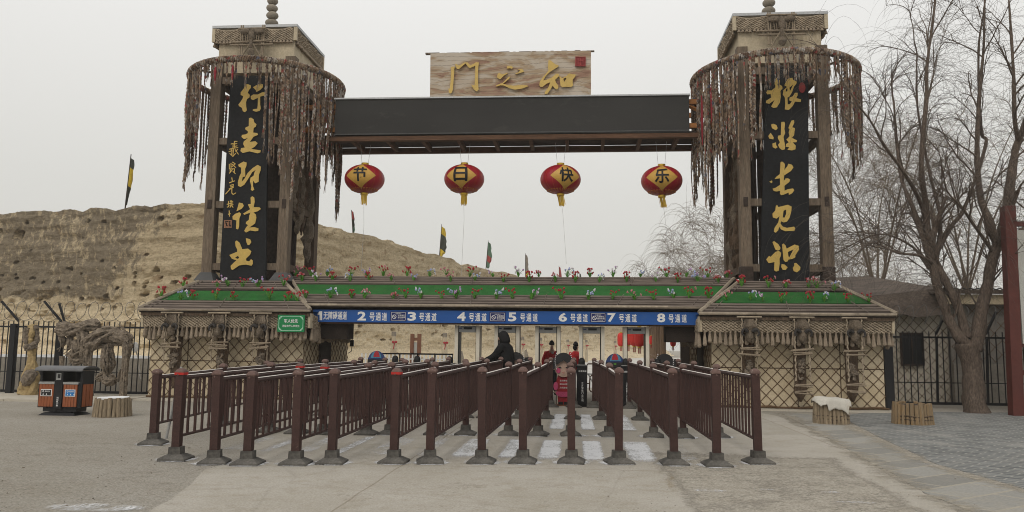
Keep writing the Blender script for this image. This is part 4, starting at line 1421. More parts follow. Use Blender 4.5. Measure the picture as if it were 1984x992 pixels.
# ---------------------------------------------------------------- towers
def tower(label, xl, xr, zbase, fp, bfp, slabx, ringc, seed):
    yf, yb = 22.42, 24.75
    t = thing('gate_tower', label, 'tower', ((xl + xr) / 2, (yf + yb) / 2, 0), 'timber towers of the gate')
    zt = 10.0
    w = .15
    for x in (xl, xr):
        for y in (yf, yb):
            p = MB()
            p.bx(x - w, x + w, y - w, y + w, .0, zt)
            p.jitter(.012, 2, seed)
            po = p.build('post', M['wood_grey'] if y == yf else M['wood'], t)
            # sheet-metal or dark boot where the leg meets the roof
            bt = MB()
            if fp:
                bt.lathe([(.42, zbase + .02), (.24, zbase + .26), (.2, zbase + .27)], (x, y, 0), 4, Matrix.Rotation(PI / 4, 3, 'Z'))
                bt.build('skirt', M['tile_dark'], po)
            else:
                bt.bx(x - w - .012, x + w + .012, y - w - .012, y + w + .012, zbase - .2, zbase + .45)
                bt.build('boot', M['wood_dark'], po)
            # mortice ends
            mt = MB()
            for zz in (5.55,):
                mt.bx(x - .06, x + .06, y - w - .02, y - w + .02, zz - .13, zz + .13)
            mt.build('tenon', M['wood_dark'], po)
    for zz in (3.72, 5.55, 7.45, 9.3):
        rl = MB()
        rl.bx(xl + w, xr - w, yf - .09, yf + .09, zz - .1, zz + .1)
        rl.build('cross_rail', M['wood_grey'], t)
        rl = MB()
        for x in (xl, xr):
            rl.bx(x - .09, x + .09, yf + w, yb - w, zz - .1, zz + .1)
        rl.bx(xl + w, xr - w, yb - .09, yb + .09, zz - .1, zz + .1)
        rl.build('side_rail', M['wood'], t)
    # dark inner lining, boards with gaps
    ln = MB()
    lr = random.Random(seed)
    x = xl + .42
    while x < xr - .42:
        ww = lr.uniform(.16, .3)
        if lr.random() < .85:
            ln.bx(x, min(x + ww, xr - .35), yb - .5 - lr.uniform(0, .06), yb - .46, 3.1, zt)
        x += ww + lr.uniform(.01, .05)
    y = yf + .5
    while y < yb - .4:
        ww = lr.uniform(.2, .35)
        xs = xr - .42 if fp else xl + .42
        if lr.random() < .8:
            ln.bx(xs - .03, xs + .03, y, y + ww, 3.1, lr.uniform(8.5, zt))
        y += ww + lr.uniform(.02, .1)
    ln.build('inner_lining', M['wood_dark'], t)
    # shaggy hides and ropes tied up in the side bays
    for k_ in range(5):
        hd = MB()
        xs = (xr if fp else xl) + lr.uniform(-.05, .05)
        yy = yf + .35 + .38 * k_
        zz = lr.uniform(6.6, 9.2)
        rough_tube(hd, [(xs, yy, zz), (xs + lr.uniform(-.08, .08), yy + lr.uniform(-.1, .1), zz - 1.2), (xs, yy, zz - 2.4), (xs + lr.uniform(-.1, .1), yy, max(3.3, zz - lr.uniform(2.9, 4.2)))], [.06, .13, .16, .05], .5, 9, 8, seed + k_, 4)
        hd.build('hanging_hide', M['hide'] if k_ % 2 else M['fur'], t)
    # plastered lantern room, roof slab, knotted valance
    bx0, bx1 = bfp
    q = MB()
    q.bx(bx0, bx1, yf - .02, yb + .02, 9.55, 11.0)
    q.build('plaster_box', M['cream'], t)
    s0, s1 = slabx
    q = MB()
    cx, cy = (s0 + s1) / 2, (22.3 + 24.9) / 2
    q.hexa([(s0, 22.3, 10.92), (s1, 22.3, 10.92), (s1, 24.9, 10.92), (s0, 24.9, 10.92), (s0, 22.3, 11.0), (s1, 22.3, 11.0), (s1, 24.9, 11.0), (s0, 24.9, 11.0)])
    q.add([(s0 + .02, 22.32, 11.0), (s1 - .02, 22.32, 11.0), (s1 - .02, 24.88, 11.0), (s0 + .02, 24.88, 11.0), (cx, cy, 11.28)], [(0, 1, 4), (1, 2, 4), (2, 3, 4), (3, 0, 4)])
    q.build('roof_slab', M['flashing'], t)
    for xx in (s0 + .05, s1 - .05):
        for yy in (22.35, 24.85):
            e_ = MB()
            e_.bx(xx - .05, xx + .05, yy - .04, yy + .04, 10.5, 10.915)
            e_.build('corner_board', M['cream'], t)
    macrame(t, (s0 + .12, 22.33), UX, s1 - s0 - .24, 10.88, 5, .098, .10, Vector((0, -1, 0)), scal=.06, tp=.1)
    macrame(t, (s0 + .04, 22.42), UY, 2.4, 10.88, 5, .1, .12, Vector((-1, 0, 0)), name='side_fringe', scal=.06, tp=.1)
    macrame(t, (s1 - .04, 22.42), UY, 2.4, 10.88, 5, .1, .12, Vector((1, 0, 0)), name='side_fringe', scal=.06, tp=.1)
    # bound-stick emblem with a small animal skull
    em = MB()
    ey = 22.2
    for dx in (-.36, -.3, .3, .36):
        em.tube([(cx + dx, ey, 10.95), (cx + dx + rg.uniform(-.02, .02), ey - .03, 10.0)], .022, 5)
    for zz, hw in ((10.42, .62), (10.3, .66), (10.85, .42), (9.9, .45)):
        em.tube([(cx - hw, ey - .05, zz + rg.uniform(-.03, .03)), (cx + hw, ey - .05, zz + rg.uniform(-.03, .03))], .026, 6)
    em.tube([(cx - .32, ey - .04, 9.9), (cx - .05, ey - .06, 10.35)], .022, 5)
    em.tube([(cx + .32, ey - .04, 9.9), (cx + .05, ey - .06, 10.35)], .022, 5)
    for k_ in range(7):
        dx = -.24 + .08 * k_
        em.tube([(cx + dx, ey - .03, 10.82), (cx + dx * .8, ey - .03, 10.45)], .014, 4)
    eo = em.build('stick_emblem', M['stick'], t)
    sk = MB()
    sk.ball((cx, ey - .07, 10.62), .1, .07, .2, 10, 8)
    sk.ball((cx - .2, ey - .05, 10.74), .18, .07, .1, 10, 6)
    sk.ball((cx + .2, ey - .05, 10.74), .18, .07, .1, 10, 6)
    sk.ball((cx, ey - .08, 10.08), .12, .06, .14, 10, 6)
    sk.ball((cx, ey - .07, 10.34), .06, .05, .2, 8, 6)
    sk.jitter(.03, 6, seed)
    sk.build('skull', M['fur'], eo)
    # pile of rounded stones as the finial
    z = 11.2
    fn = None
    for k_ in range(7):
        r_ = .215 - .012 * k_
        h_ = .135 - .004 * k_
        st = MB()
        st.ball((cx + rg.uniform(-.015, .015), cy, z + h_), r_, r_, h_, 16, 10)
        st.jitter(.012, 3, k_)
        st.build('finial_stone', M['stone'], t, smooth=True)
        z += h_ * 1.93
    return t, cx, cy
lt, lcx, lcy = tower('weathered timber tower left of the beam, its feet in flared metal skirts', -10.83, -8.59, 3.28, True, (-10.86, -8.53), (-11.06, -8.44), None, 21)
rt, rcx, rcy = tower('weathered timber tower right of the beam, beside the bare willow', 4.54, 6.72, 3.3, False, (4.47, 6.75), (4.30, 6.93), None, 22)

# ---------------------------------------------------------------- rope rings with braids
def braid_mesh(length, r, seed, tass=True, flat=False):
    mb = MB()
    lr = random.Random(seed)
    n = max(6, int(length / .05))
    for s in range(3):
        pts = []
        rs = []
        for i in range(n + 1):
            z = -length * i / n
            a = i * .95 + s * 2 * PI / 3
            pts.append((math.sin(a) * r * .85 + noise.noise(Vector((z * .6, seed, 0))) * .08 * min(1, -z), math.sin(2 * a) * r * .45 + noise.noise(Vector((z * .6, seed, 7))) * .06, z))
            rs.append(r * (.78 + .25 * lr.random()) * (1 - .35 * i / n))
        mb.tube(pts, rs, 4, False)
    if tass:
        z0 = -length
        e = mb.v[-1]
        for k_ in range(6):
            mb.tube([(e.x + lr.uniform(-.01, .01), e.y, z0 + .05), (e.x + lr.uniform(-.05, .05), e.y + lr.uniform(-.05, .05), z0 - lr.uniform(.12, .3))], [r * .6, r * .2], 3, False)
    return mb
def rope_ring(label, cx, cy, Rr, z, prof, seed, n=96):
    t = thing('rope_ring', label, 'rope ring', (cx, cy, z), 'hoops of braided ropes round the towers')
    mb = MB()
    N = 120
    pts = []
    for i in range(N + 1):
        a = 2 * PI * i / N
        pts.append((cx + Rr * math.cos(a), cy + Rr * math.sin(a), z + noise.noise(Vector((math.cos(a) * 2, math.sin(a) * 2, seed))) * .03))
    mb.tube(pts, .075, 8, False)
    # coils of cloth wound round the hoop
    for k_ in range(2):
        cp = []
        for i in range(N * 8):
            a = 2 * PI * i / (N * 8)
            b = a * 110 + k_ * PI
            rr = Rr + .082 * math.cos(b)
            cp.append((cx + rr * math.cos(a), cy + rr * math.sin(a), z + .082 * math.sin(b)))
        mb.tube(cp, .026, 4, False)
    mb.build('hoop', M['ring'], t)
    for k_ in range(4):
        sp = MB()
        a = PI / 4 + k_ * PI / 2
        sp.tube([(cx + 1.5 * math.cos(a), cy + 1.5 * math.sin(a), z - .02), (cx + Rr * math.cos(a), cy + Rr * math.sin(a), z - .02)], .035, 6)
        sp.build('spoke', M['wood'], t)
    lr = random.Random(seed)
    meshes = {}
    for i in range(n):
        a = 2 * PI * (i + lr.uniform(-.35, .35)) / n
        lo, hi, red = prof(math.degrees(a) % 360)
        ln = lr.uniform(lo, hi)
        key = (round(ln / .25) * .25, lr.randint(0, 2))
        key = (max(.25, key[0]), key[1])
        if key not in meshes:
            r_ = (.02, .029, .041)[key[1]]
            bm_ = braid_mesh(key[0], r_, int(key[0] * 40) + key[1] * 7 + seed)
            bm_.v = [p + org(t) for p in bm_.v]
            o = bm_.build('braid', M['braid'], t)
            meshes[key] = o.data
        else:
            o = bpy.data.objects.new('braid', meshes[key])
            COL.objects.link(o)
            o.parent = t
        o.location = (Rr * math.cos(a), Rr * math.sin(a), -.05)
        o.rotation_euler = (0, 0, lr.uniform(0, 6.28))
    thin = {}
    for i in range(90):
        a = lr.uniform(0, 2 * PI)
        lo, hi, red = prof(math.degrees(a) % 360)
        ln = max(.25, round(lr.uniform(lo * .7, hi) / .3) * .3)
        if ln not in thin:
            sm = braid_mesh(ln, .0125, int(ln * 70) + seed)
            sm.v = [p + org(t) for p in sm.v]
            o = sm.build('rag_strand', M['braid'], t)
            thin[ln] = o.data
        else:
            o = bpy.data.objects.new('rag_strand', thin[ln])
            COL.objects.link(o)
            o.parent = t
        rr_k = Rr + lr.uniform(-.06, .07)
        o.location = (rr_k * math.cos(a), rr_k * math.sin(a), -.05)
        o.rotation_euler = (0, 0, lr.uniform(0, 6.28))
    for k_ in range(4):
        a = lr.uniform(0, 2 * PI)
        lo, hi, red = prof(math.degrees(a) % 360)
        ln = lr.uniform(lo, hi) * .7 + .3
        st = MB()
        pts = [(cx + (Rr + .05) * math.cos(a) + noise.noise(Vector((j, k_, 1))) * .04, cy + (Rr + .05) * math.sin(a), z - ln * .3 - ln * .6 * j / 8) for j in range(9)]
        st.tube(pts, [.02, .03, .035, .04, .03, .035, .03, .022, .012], 4)
        st.build('red_ribbon', M['red_cloth'], t)
    return t
# angle 270 deg faces the camera, 180 deg points left, 0 deg right
def profL(a):
    if 165 <= a < 215: return 1.9, 3.2, 0
    if 215 <= a < 238: return 1.2, 2.2, 0
    if 238 <= a < 290: return .2, .62, 0
    if 290 <= a < 312: return 2.0, 3.3, 1
    if 312 <= a < 345: return 2.2, 3.7, 1
    if a >= 345 or a < 40: return 1.6, 3.9, 0
    if 40 <= a < 75: return 1.0, 2.6, 0
    return .5, 1.8, 0
def profR(a):
    if 160 <= a < 205: return 1.8, 3.9, 1
    if 205 <= a < 235: return 2.0, 3.0, 1
    if 235 <= a < 252: return 1.6, 2.7, 0
    if 252 <= a < 285: return .2, .72, 0
    if 285 <= a < 302: return .25, .7, 0
    if 300 <= a < 340: return 1.0, 2.7, 0
    if a >= 340 or a < 20: return .8, 3.0, 0
    if 105 <= a < 160: return 1.2, 3.6, 0
    return .4, 1.6, 0
rope_ring('rag-wrapped hoop of long braids round the left tower', -9.8, 23.65, 2.29, 9.6, profL, 31, 100)
rope_ring('rag-wrapped hoop of long braids round the right tower', 5.7, 23.65, 2.33, 9.5, profR, 32, 100)

# ---------------------------------------------------------------- gate beam with the title board
gb = thing('gate_beam', 'dark panelled timber beam spanning between the two towers', 'beam', (-2.1, 24, 7.75))
y0, y1 = 23.1, 24.85
mb = MB()
mb.hexa([(-7.43, 23.1, 7.80), (3.15, 23.1, 7.76), (3.15, 23.2, 7.76), (-7.43, 23.2, 7.80), (-7.43, 23.1, 8.90), (3.15, 23.1, 8.86), (3.15, 23.2, 8.86), (-7.43, 23.2, 8.90)])
mb.build('dark_panel', M['charcoal'], gb)
mb = MB()
mb.hexa([(-7.47, 23.06, 8.905), (3.18, 23.06, 8.865), (3.18, 23.9, 8.865), (-7.47, 23.9, 8.905), (-7.47, 23.06, 8.95), (3.18, 23.06, 8.91), (3.18, 23.9, 8.91), (-7.47, 23.9, 8.95)])
mb.build('flashing', M['flashing'], gb)
mb = MB()
mb.bx(-7.43, 3.15, 23.085, 23.098, 7.80, 7.835)
mb.build('lower_trim', M['tile_dark'], gb)
mb = MB()
mb.bx(-8.45, 4.4, 23.12, 23.3, 7.62, 7.755)
mb.bx(-8.45, 4.4, 24.7, 24.85, 7.62, 7.80)
mb.build('timber_frame', M['wood_beam'], gb)
mb = MB()
mb.bx(-8.45, 4.4, 23.3, 24.7, 7.81, 7.85)
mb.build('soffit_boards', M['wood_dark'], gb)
for k_ in range(12):
    x = -8.05 + k_ * 1.09
    mb = MB()
    mb.bx(x - .05, x + .05, 23.302, 24.698, 7.64, 7.80)
    mb.build('joist', M['wood_beam'], gb)
for sx_, xa, xb in ((1, -8.45, -7.45), (-1, 3.17, 4.4)):
    mb = MB()
    for zz in (8.0, 8.72):
        mb.bx(xa, xb, 23.22, 23.36, zz - .07, zz + .07)
        mb.bx(xa, xb, 24.6, 24.74, zz - .07, zz + .07)
    mb.tube([(xa if sx_ > 0 else xb, 23.29, 8.0), (xb if sx_ > 0 else xa, 23.29, 8.6)], .06, 4)
    mb.tube([((xa + xb) / 2, 23.31, 7.9), ((xa + xb) / 2, 23.31, 8.72)], .05, 4)
    mb.build('bracket', M['wood_orange'], gb)
mb = MB()
mb.bx(-7.4, 3.1, 23.25, 24.7, 8.5, 8.55)
mb.build('top_boards', M['wood'], gb)

def painted_wood():
    m = bpy.data.materials.new('painted_plank')
    m.use_nodes = True
    t = m.node_tree
    b = t.nodes['Principled BSDF']
    b.inputs['Roughness'].default_value = .8
    tcn = nn(t, 'ShaderNodeTexCoord')
    mp = nn(t, 'ShaderNodeMapping')
    mp.inputs['Scale'].default_value = (.5, 1, 1.5)
    t.links.new(tcn.outputs['Object'], mp.inputs[0])
    n = nn(t, 'ShaderNodeTexNoise')
    n.inputs['Scale'].default_value = 1.6
    n.inputs['Detail'].default_value = 7
    n.inputs['Roughness'].default_value = .6
    n.inputs['Distortion'].default_value = 1.2
    t.links.new(mp.outputs[0], n.inputs['Vector'])
    r = nn(t, 'ShaderNodeValToRGB')
    els = r.color_ramp.elements
    els[0].position = .30; els[0].color = (.20, .10, .065, 1)
    els[1].position = .72; els[1].color = (.50, .43, .35, 1)
    for p, c in ((.40, (.29, .175, .12)), (.47, (.34, .25, .16)), (.53, (.42, .345, .265)), (.6, (.47, .41, .34))):
        e = els.new(p); e.color = (*c, 1)
    t.links.new(n.outputs['Fac'], r.inputs[0])
    # fine drawn grain lines
    w = nn(t, 'ShaderNodeTexWave')
    w.wave_type = 'BANDS'
    w.bands_direction = 'Z'
    w.inputs['Scale'].default_value = 2.2
    w.inputs['Distortion'].default_value = 7
    w.inputs['Detail'].default_value = 4
    w.inputs['Detail Scale'].default_value = .6
    t.links.new(tcn.outputs['Object'], w.inputs['Vector'])
    mr = nn(t, 'ShaderNodeMapRange')
    mr.inputs['From Min'].default_value = 0
    mr.inputs['From Max'].default_value = .05
    mr.inputs['To Min'].default_value = .55
    t.links.new(w.outputs['Fac'], mr.inputs[0])
    hv = nn(t, 'ShaderNodeHueSaturation')
    t.links.new(mr.outputs[0], hv.inputs['Value'])
    t.links.new(r.outputs[0], hv.inputs['Color'])
    t.links.new(hv.outputs[0], b.inputs['Base Color'])
    return m
YT = 23.5
tb = thing('title_board', 'pale painted wooden board with three gold characters standing on the beam', 'sign board', (-2.15, 23.5, 8.9))
mb = MB()
fq = [PY(833, 191, YT), PY(1145, 189.5, YT), PY(1145, 98, YT), PY(834, 103, YT)]
mb.hexa(fq + [p + Vector((0, .12, 0)) for p in fq])
mb.build('board', painted_wood(), tb)
mb = MB()
for k_ in range(26):
    u = k_ / 25
    p = fq[3].lerp(fq[2], u)
    mb.box((p.x + rg.uniform(-.05, .05), p.y + .06, p.z), (rg.uniform(.06, .3), .11, rg.uniform(.01, .045)))
mb.build('chipped_top_edge', M['wood_grey'], tb)
mb = MB()
for k_ in range(3):
    x = -4.3 + k_ * 2.15
    mb.tube([(x, 23.66, 10.2), (x, 24.4, 8.95)], .04, 6)
mb.build('prop', M['wood'], tb)
men = [[[(160,255),(205,235),(270,235),(250,290),(250,370),(215,790),(185,870),(150,885),(122,865),(108,760),(145,765),(175,400),(172,300)]],
       [[(270,180),(290,168),(345,205),(380,205),(500,135),(570,135),(640,205),(745,150),(770,130),(845,135),(825,260),(820,560),(835,790),(790,830),(735,800),(680,720),(660,665),(700,685),(740,670),(755,340),(755,215),(630,270),(590,255),(520,160),(380,280),(345,300),(305,280)]]]
zhi = [[[(395,235),(430,215),(520,220),(545,265),(520,290),(470,275),(400,285)]], [[(650,310),(740,290),(780,305),(810,360),(690,395),(600,418),(600,405),(680,370),(715,325)]],
       [[(190,400),(220,385),(255,410),(300,420),(410,385),(415,400),(330,450),(250,530),(215,535),(165,500),(165,440)]],
       [[(130,690),(250,640),(290,635),(430,490),(480,475),(450,530),(300,650),(400,670),(560,695),(740,680),(860,680),(920,705),(780,760),(590,790),(460,755),(330,690),(240,685),(150,715)]]]
zhi2 = [[[(340,180),(360,165),(400,190),(480,255),(545,275),(540,305),(450,360),(370,410),(290,490),(235,580),(300,570),(400,530),(480,460),(520,445),(560,465),(550,500),(475,570),(490,620),(540,690),(540,740),(510,765),(470,745),(425,690),(380,770),(320,850),(265,860),(270,810),(340,720),(375,620),(300,650),(220,715),(170,710),(155,670),(165,610),(230,510),(280,460),(340,380),(330,310)]],
        [[(560,495),(620,535),(680,510),(760,440),(820,455),(890,465),(885,500),(830,570),(830,640),(845,680),(800,720),(700,710),(620,720),(585,690),(570,560)], [(640,550),(690,525),(705,545),(660,610)]]]
def px2w(Y):
    return (lambda x, y: PY(x, y, Y)), (lambda x, y: PY(x, y, Y + .075))
glyph_set(tb, YT - .08, (860, 110), 12.4, [men], M['gold'])
glyph_set(tb, YT - .08, (950, 110), 12.4, [zhi], M['gold'])
glyph_set(tb, YT - .08, (1030, 100), 10.44, [zhi2], M['gold'])
mb = MB()
mb.poly([[(1030 + x / 10.44, 100 + y / 10.44) for x, y in ((880, 300), (1092, 300), (1095, 100), (885, 98))]], *px2w(YT - .06))
so_ = mb.build('seal', M['seal_red'], tb)
M['seal_edge'] = mat('seal_edge_red', (.33, .06, .055), .7, .15, 8)
strokes(so_, YT - .068, (1030, 100), 10.44, [[(890, 290), (1085, 290)], [(1085, 290), (1087, 108)], [(1087, 108), (893, 106)], [(893, 106), (890, 290)], [(940, 130), (940, 260)], [(990, 130), (990, 270)], [(1040, 130), (1040, 250)], [(940, 190), (1040, 180)]], 12, M['seal_edge'], 'seal_carving')

def dense(vs, fs):
    bm = bmesh.new()
    bv = [bm.verts.new((x, y, 0)) for x, y in vs]
    for f in fs:
        try:
            bm.faces.new([bv[i] for i in f])
        except ValueError:
            pass
    bmesh.ops.triangulate(bm, faces=bm.faces[:])
    for _ in range(4):
        lg = [e for e in bm.edges if e.calc_length() > .05]
        if not lg:
            break
        bmesh.ops.subdivide_edges(bm, edges=lg, cuts=1, use_grid_fill=False)
        bmesh.ops.triangulate(bm, faces=bm.faces[:])
    bm.verts.index_update()
    o = [(v.co.x, v.co.y) for v in bm.verts], [tuple(v.index for v in f.verts) for f in bm.faces]
    bm.free()
    return o
# ---------------------------------------------------------------- lanterns hung from the beam
def lantern(px, py, ch, side, tilt, label):
    c = PY(px, py, 23.75)
    t = thing('red_lantern', label, 'lantern', c, 'festival lanterns hung under the beam')
    rx, rz = .612, .445
    mb = MB()
    n = 64
    prof = []
    mrows = 20
    b0 = len(mb.v)
    for i in range(mrows + 1):
        ph = PI * (.06 + .88 * i / mrows)
        for k_ in range(n):
            a = 2 * PI * k_ / n
            rr = rx * math.sin(ph) * (1 - .012 * (k_ % 4 == 0))
            mb.v.append(c + Vector((rr * math.cos(a), rr * math.sin(a), rz * math.cos(ph))))
    for i in range(mrows):
        for k_ in range(n):
            k2 = (k_ + 1) % n
            mb.f.append((b0 + i * n + k_, b0 + (i + 1) * n + k_, b0 + (i + 1) * n + k2, b0 + i * n + k2))
    body = mb.build('body', M['lantern'], t, smooth=True)
    rb_ = MB()
    for k_ in range(16):
        a = 2 * PI * k_ / 16
        rb_.tube([c + Vector((rx * .997 * math.sin(ph) * math.cos(a), rx * .997 * math.sin(ph) * math.sin(a), rz * .997 * math.cos(ph))) for ph in [PI * (.07 + .86 * j / 14) for j in range(15)]], .004, 3, False)
    rb_.build('rib', M['gold_print'], body)
    az0 = -PI / 2 - .10 + side          # direction the patch faces
    def on(u, v, k=1.012):
        # u, v in metres on the lantern's skin
        z = v
        az = az0 + u / rx
        r0 = math.sqrt(max(.0, 1 - (z / rz) ** 2))
        return c + Vector((rx * k * r0 * math.cos(az), rx * k * r0 * math.sin(az), z * k))
    pt = MB()
    N = 14
    hw, hh = .50, .40
    base = len(pt.v)
    for i in range(N + 1):
        for j in range(N + 1):
            a, b = i / N * 2 - 1, j / N * 2 - 1
            u, v = (a + b) / 2 * hw, (b - a) / 2 * hh + .02
            pt.v.append(on(u, max(-.43, min(.435, v))))
    for i in range(N):
        for j in range(N):
            q = base + i * (N + 1) + j
            pt.f.append((q, q + 1, q + N + 2, q + N + 1))
    patch = pt.build('gold_patch', M['gold_cloth'], t, smooth=True)
    vs, fs = dense(*text_mesh(ch, .43, .43, .022))
    cm = MB()
    cm.add([on(x, y + .04, 1.035) for x, y in vs], fs)
    cm.build('character', M['black'], patch, recalc=False)
    cl = MB()
    for k_ in range(28):
        az = 2 * PI * k_ / 28
        for rr, zz in ((.11, -.34), (.08, -.37), (.07, -.395)):
            r0 = math.sqrt(max(0, 1 - (zz / rz) ** 2))
            p = c + Vector((rx * .985 * r0 * math.cos(az), rx * .985 * r0 * math.sin(az), zz))
            cl.ball(p, rr * .3, rr * .3, rr * .2, 6, 4)
    cl.build('cloud_print', M['gold_print'], body)
    cp = MB()
    cp.lathe([(.115, .41), (.115, .50), (.105, .50)], c, 20)
    cp.build('top_cap', M['gold_foil'], t)
    cp = MB()
    cp.lathe([(.10, -.50), (.115, -.50), (.115, -.40), (.1, -.40)], c, 20)
    cp.build('bottom_cap', M['gold_foil'], t)
    ts = MB()
    lr = random.Random(int(px))
    for k_ in range(70):
        a = lr.uniform(0, 6.28)
        r_ = lr.uniform(.05, .1)
        dx = tilt * .06 + lr.uniform(-.015, .015)
        ts.tube([c + Vector((r_ * math.cos(a), r_ * math.sin(a), -.49)), c + Vector((r_ * math.cos(a) + dx, r_ * math.sin(a), -.49 - lr.uniform(.24, .33)))], .0055, 3, False)
    ts.build('tassel', M['gold_print'] if False else M['gold_foil'], t)
    sr = MB()
    for s_ in (-1, 1):
        sr.tube([c + Vector((s_ * .1, 0, .49)), c + Vector((s_ * .16, 0, 7.66 - c.z))], .0055, 4, False)
    sr.build('hanging_string', M['thread'], t)
    pl = MB()
    zl = PY(px, 470 + (px % 7) * 9, 23.75).z
    pl.tube([c + Vector((tilt * .05, 0, -.78)), c + Vector((tilt * .08 + .01, .05, (zl - c.z) * .5)), c + Vector((tilt * .28 - .04, .02, zl - c.z - .5))], .005, 4, False)
    pl.build('pull_string', M['thread'], t)
lantern(706.5, 347, '节', .12, 0, 'red silk lantern with black 节 on gold diamond under the beam')
lantern(899.5, 347, '日', .05, 0, 'red silk lantern with black 日 on gold diamond under the beam')
lantern(1086, 348, '快', .43, .8, 'red silk lantern with black 快 on gold diamond under the beam')
lantern(1282, 350.5, '乐', .02, .9, 'red silk lantern with black 乐 on gold diamond under the beam')
# ---------------------------------------------------------------- queue railings
M['bolt'] = mat('rail_bolt_head', (.3, .28, .26), .5, .1, 4)
def make_post(h, parent_loc, parent, tape, lean, seed):
    x, y = parent_loc
    w = .05
    lx, ly = lean
    p = MB()
    p.hexa([(x - w, y - w, .16), (x + w, y - w, .16), (x + w, y + w, .16), (x - w, y + w, .16), (x - w + lx, y - w + ly, h - .035), (x + w + lx, y - w + ly, h - .035), (x + w + lx, y + w + ly, h - .035), (x - w + lx, y + w + ly, h - .035)])
    po = p.build('post', M['rail'], parent)
    c = MB()
    c.lathe([(.082, h - .045), (.088, h - .028), (.081, h - .012), (.055, h + .013), (.018, h + .025)], (x + lx, y + ly, 0), 4, Matrix.Rotation(PI / 4, 3, 'Z'))
    c.ball((x + lx, y - .1 + ly, h - .06), .012, n=6, m=4)
    c.build('cap', M['railcap'], po)
    if tape:
        tp = MB()
        tp.lathe([(.088, h - .062), (.09, h - .03)], (x + lx, y + ly, 0), 4, Matrix.Rotation(PI / 4, 3, 'Z'))
        tp.build('red_band', M['red_tape'], po)
    f = MB()
    rr = Matrix.Rotation(PI / 4 + random.Random(seed).uniform(-.12, .25), 3, 'Z')
    f.lathe([(.245, 0), (.245, .03), (.232, .038), (.135, .078), (.112, .082), (.106, .17), (.092, .17)], (x, y, 0), 4, rr)
    f.build('foot', M['rubber'], po)
    return po
ORD = ['first', 'second', 'third', 'fourth', 'fifth', 'sixth', 'seventh', 'eighth', 'ninth', 'tenth', 'eleventh', 'twelfth', 'thirteenth', 'fourteenth', 'fifteenth', 'sixteenth', 'seventeenth', 'eighteenth', 'nineteenth', 'twentieth', 'twenty-first', 'twenty-second', 'twenty-third', 'twenty-fourth', 'twenty-fifth', 'twenty-sixth', 'twenty-seventh', 'twenty-eighth', 'twenty-ninth', 'thirtieth']
EXTRA = {0: 'leftmost, its front foot set back', 1: 'second from left, red-banded front cap', 6: 'seventh from left, red-banded front cap', 10: 'eleventh from left, seen edge-on', 14: 'rightmost, next to the paved yard'}
rr_ = random.Random(41)
for i, (x0, y0, x1, y1, h) in enumerate(RAILS):
    lab = 'brown steel queue railing with capped posts, ' + EXTRA.get(i, ORD[i] + ' from the left')
    t = thing('queue_railing', lab, 'railing', (x0, y0, 0), 'brown railings dividing the entrance lanes')
    n = 3
    # the rows bow a little sideways, as set out by hand
    bow = [0, rr_.uniform(-.05, .05), rr_.uniform(-.05, .05), 0]
    P_ = [(x0 + (x1 - x0) * k / n + bow[k], y0 + (y1 - y0) * k / n) for k in range(n + 1)]
    hs_ = [h] + [min(1.22, h + .02)] * n
    for k in range(n + 1):
        lean = (rr_.uniform(-.012, .012), rr_.uniform(-.012, .012))
        if i == 14 and k == 0: lean = (-.015, 0)
        make_post(hs_[k], P_[k], t, (k == 0 and i in (1, 6)) or (k == 1 and i in (2, 3)), lean, i * 10 + k)
    for k in range(n):
        a, b = Vector((*P_[k], 0)), Vector((*P_[k + 1], 0))
        d = (b - a).normalized()
        a2, b2 = a + d * .062, b - d * .062
        za, zb = hs_[k] - .10, hs_[k + 1] - .10
        hr_ = MB()
        hr_.tube([a2 + Vector((0, 0, za)), b2 + Vector((0, 0, zb))], .03, 8)
        ho = hr_.build('handrail', M['rail'], t)
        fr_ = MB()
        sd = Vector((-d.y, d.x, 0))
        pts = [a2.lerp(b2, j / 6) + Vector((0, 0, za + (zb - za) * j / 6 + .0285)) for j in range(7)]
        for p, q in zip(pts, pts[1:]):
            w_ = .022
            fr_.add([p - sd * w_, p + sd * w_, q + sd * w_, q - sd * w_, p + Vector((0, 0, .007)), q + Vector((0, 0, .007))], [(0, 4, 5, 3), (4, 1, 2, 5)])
        fr_.build('pale_top', M['pale_top'], ho)  # thin pale strip on top of the handrail
        pn = MB()
        zl = .30
        pn.tube([a2 + Vector((0, 0, zl)), b2 + Vector((0, 0, zl))], .02, 6)
        m = max(2, int(round((b2 - a2).length / .225)))
        for j in range(1, m):
            q = a2.lerp(b2, j / m)
            zz = za + (zb - za) * j / m
            s_ = .014
            pn.hexa([q + d * u_ + sd * v_ + Vector((0, 0, w_)) for w_ in (zl, zz - .02) for u_, v_ in ((-s_, -s_), (s_, -s_), (s_, s_), (-s_, s_))])
        pn.build('baluster_panel', M['rail'], t)
# a thin grey pole leaning behind the leftmost railing
pp = G(322, 850)
mb = MB()
mb.tube([pp, pp + Vector((.13, .1, 1.12))], .022, 8)
o = mb.build('grey_pole', M['grey_plastic'], None)
tag(o, 'thin grey pole leaning by the leftmost railing', 'pole')

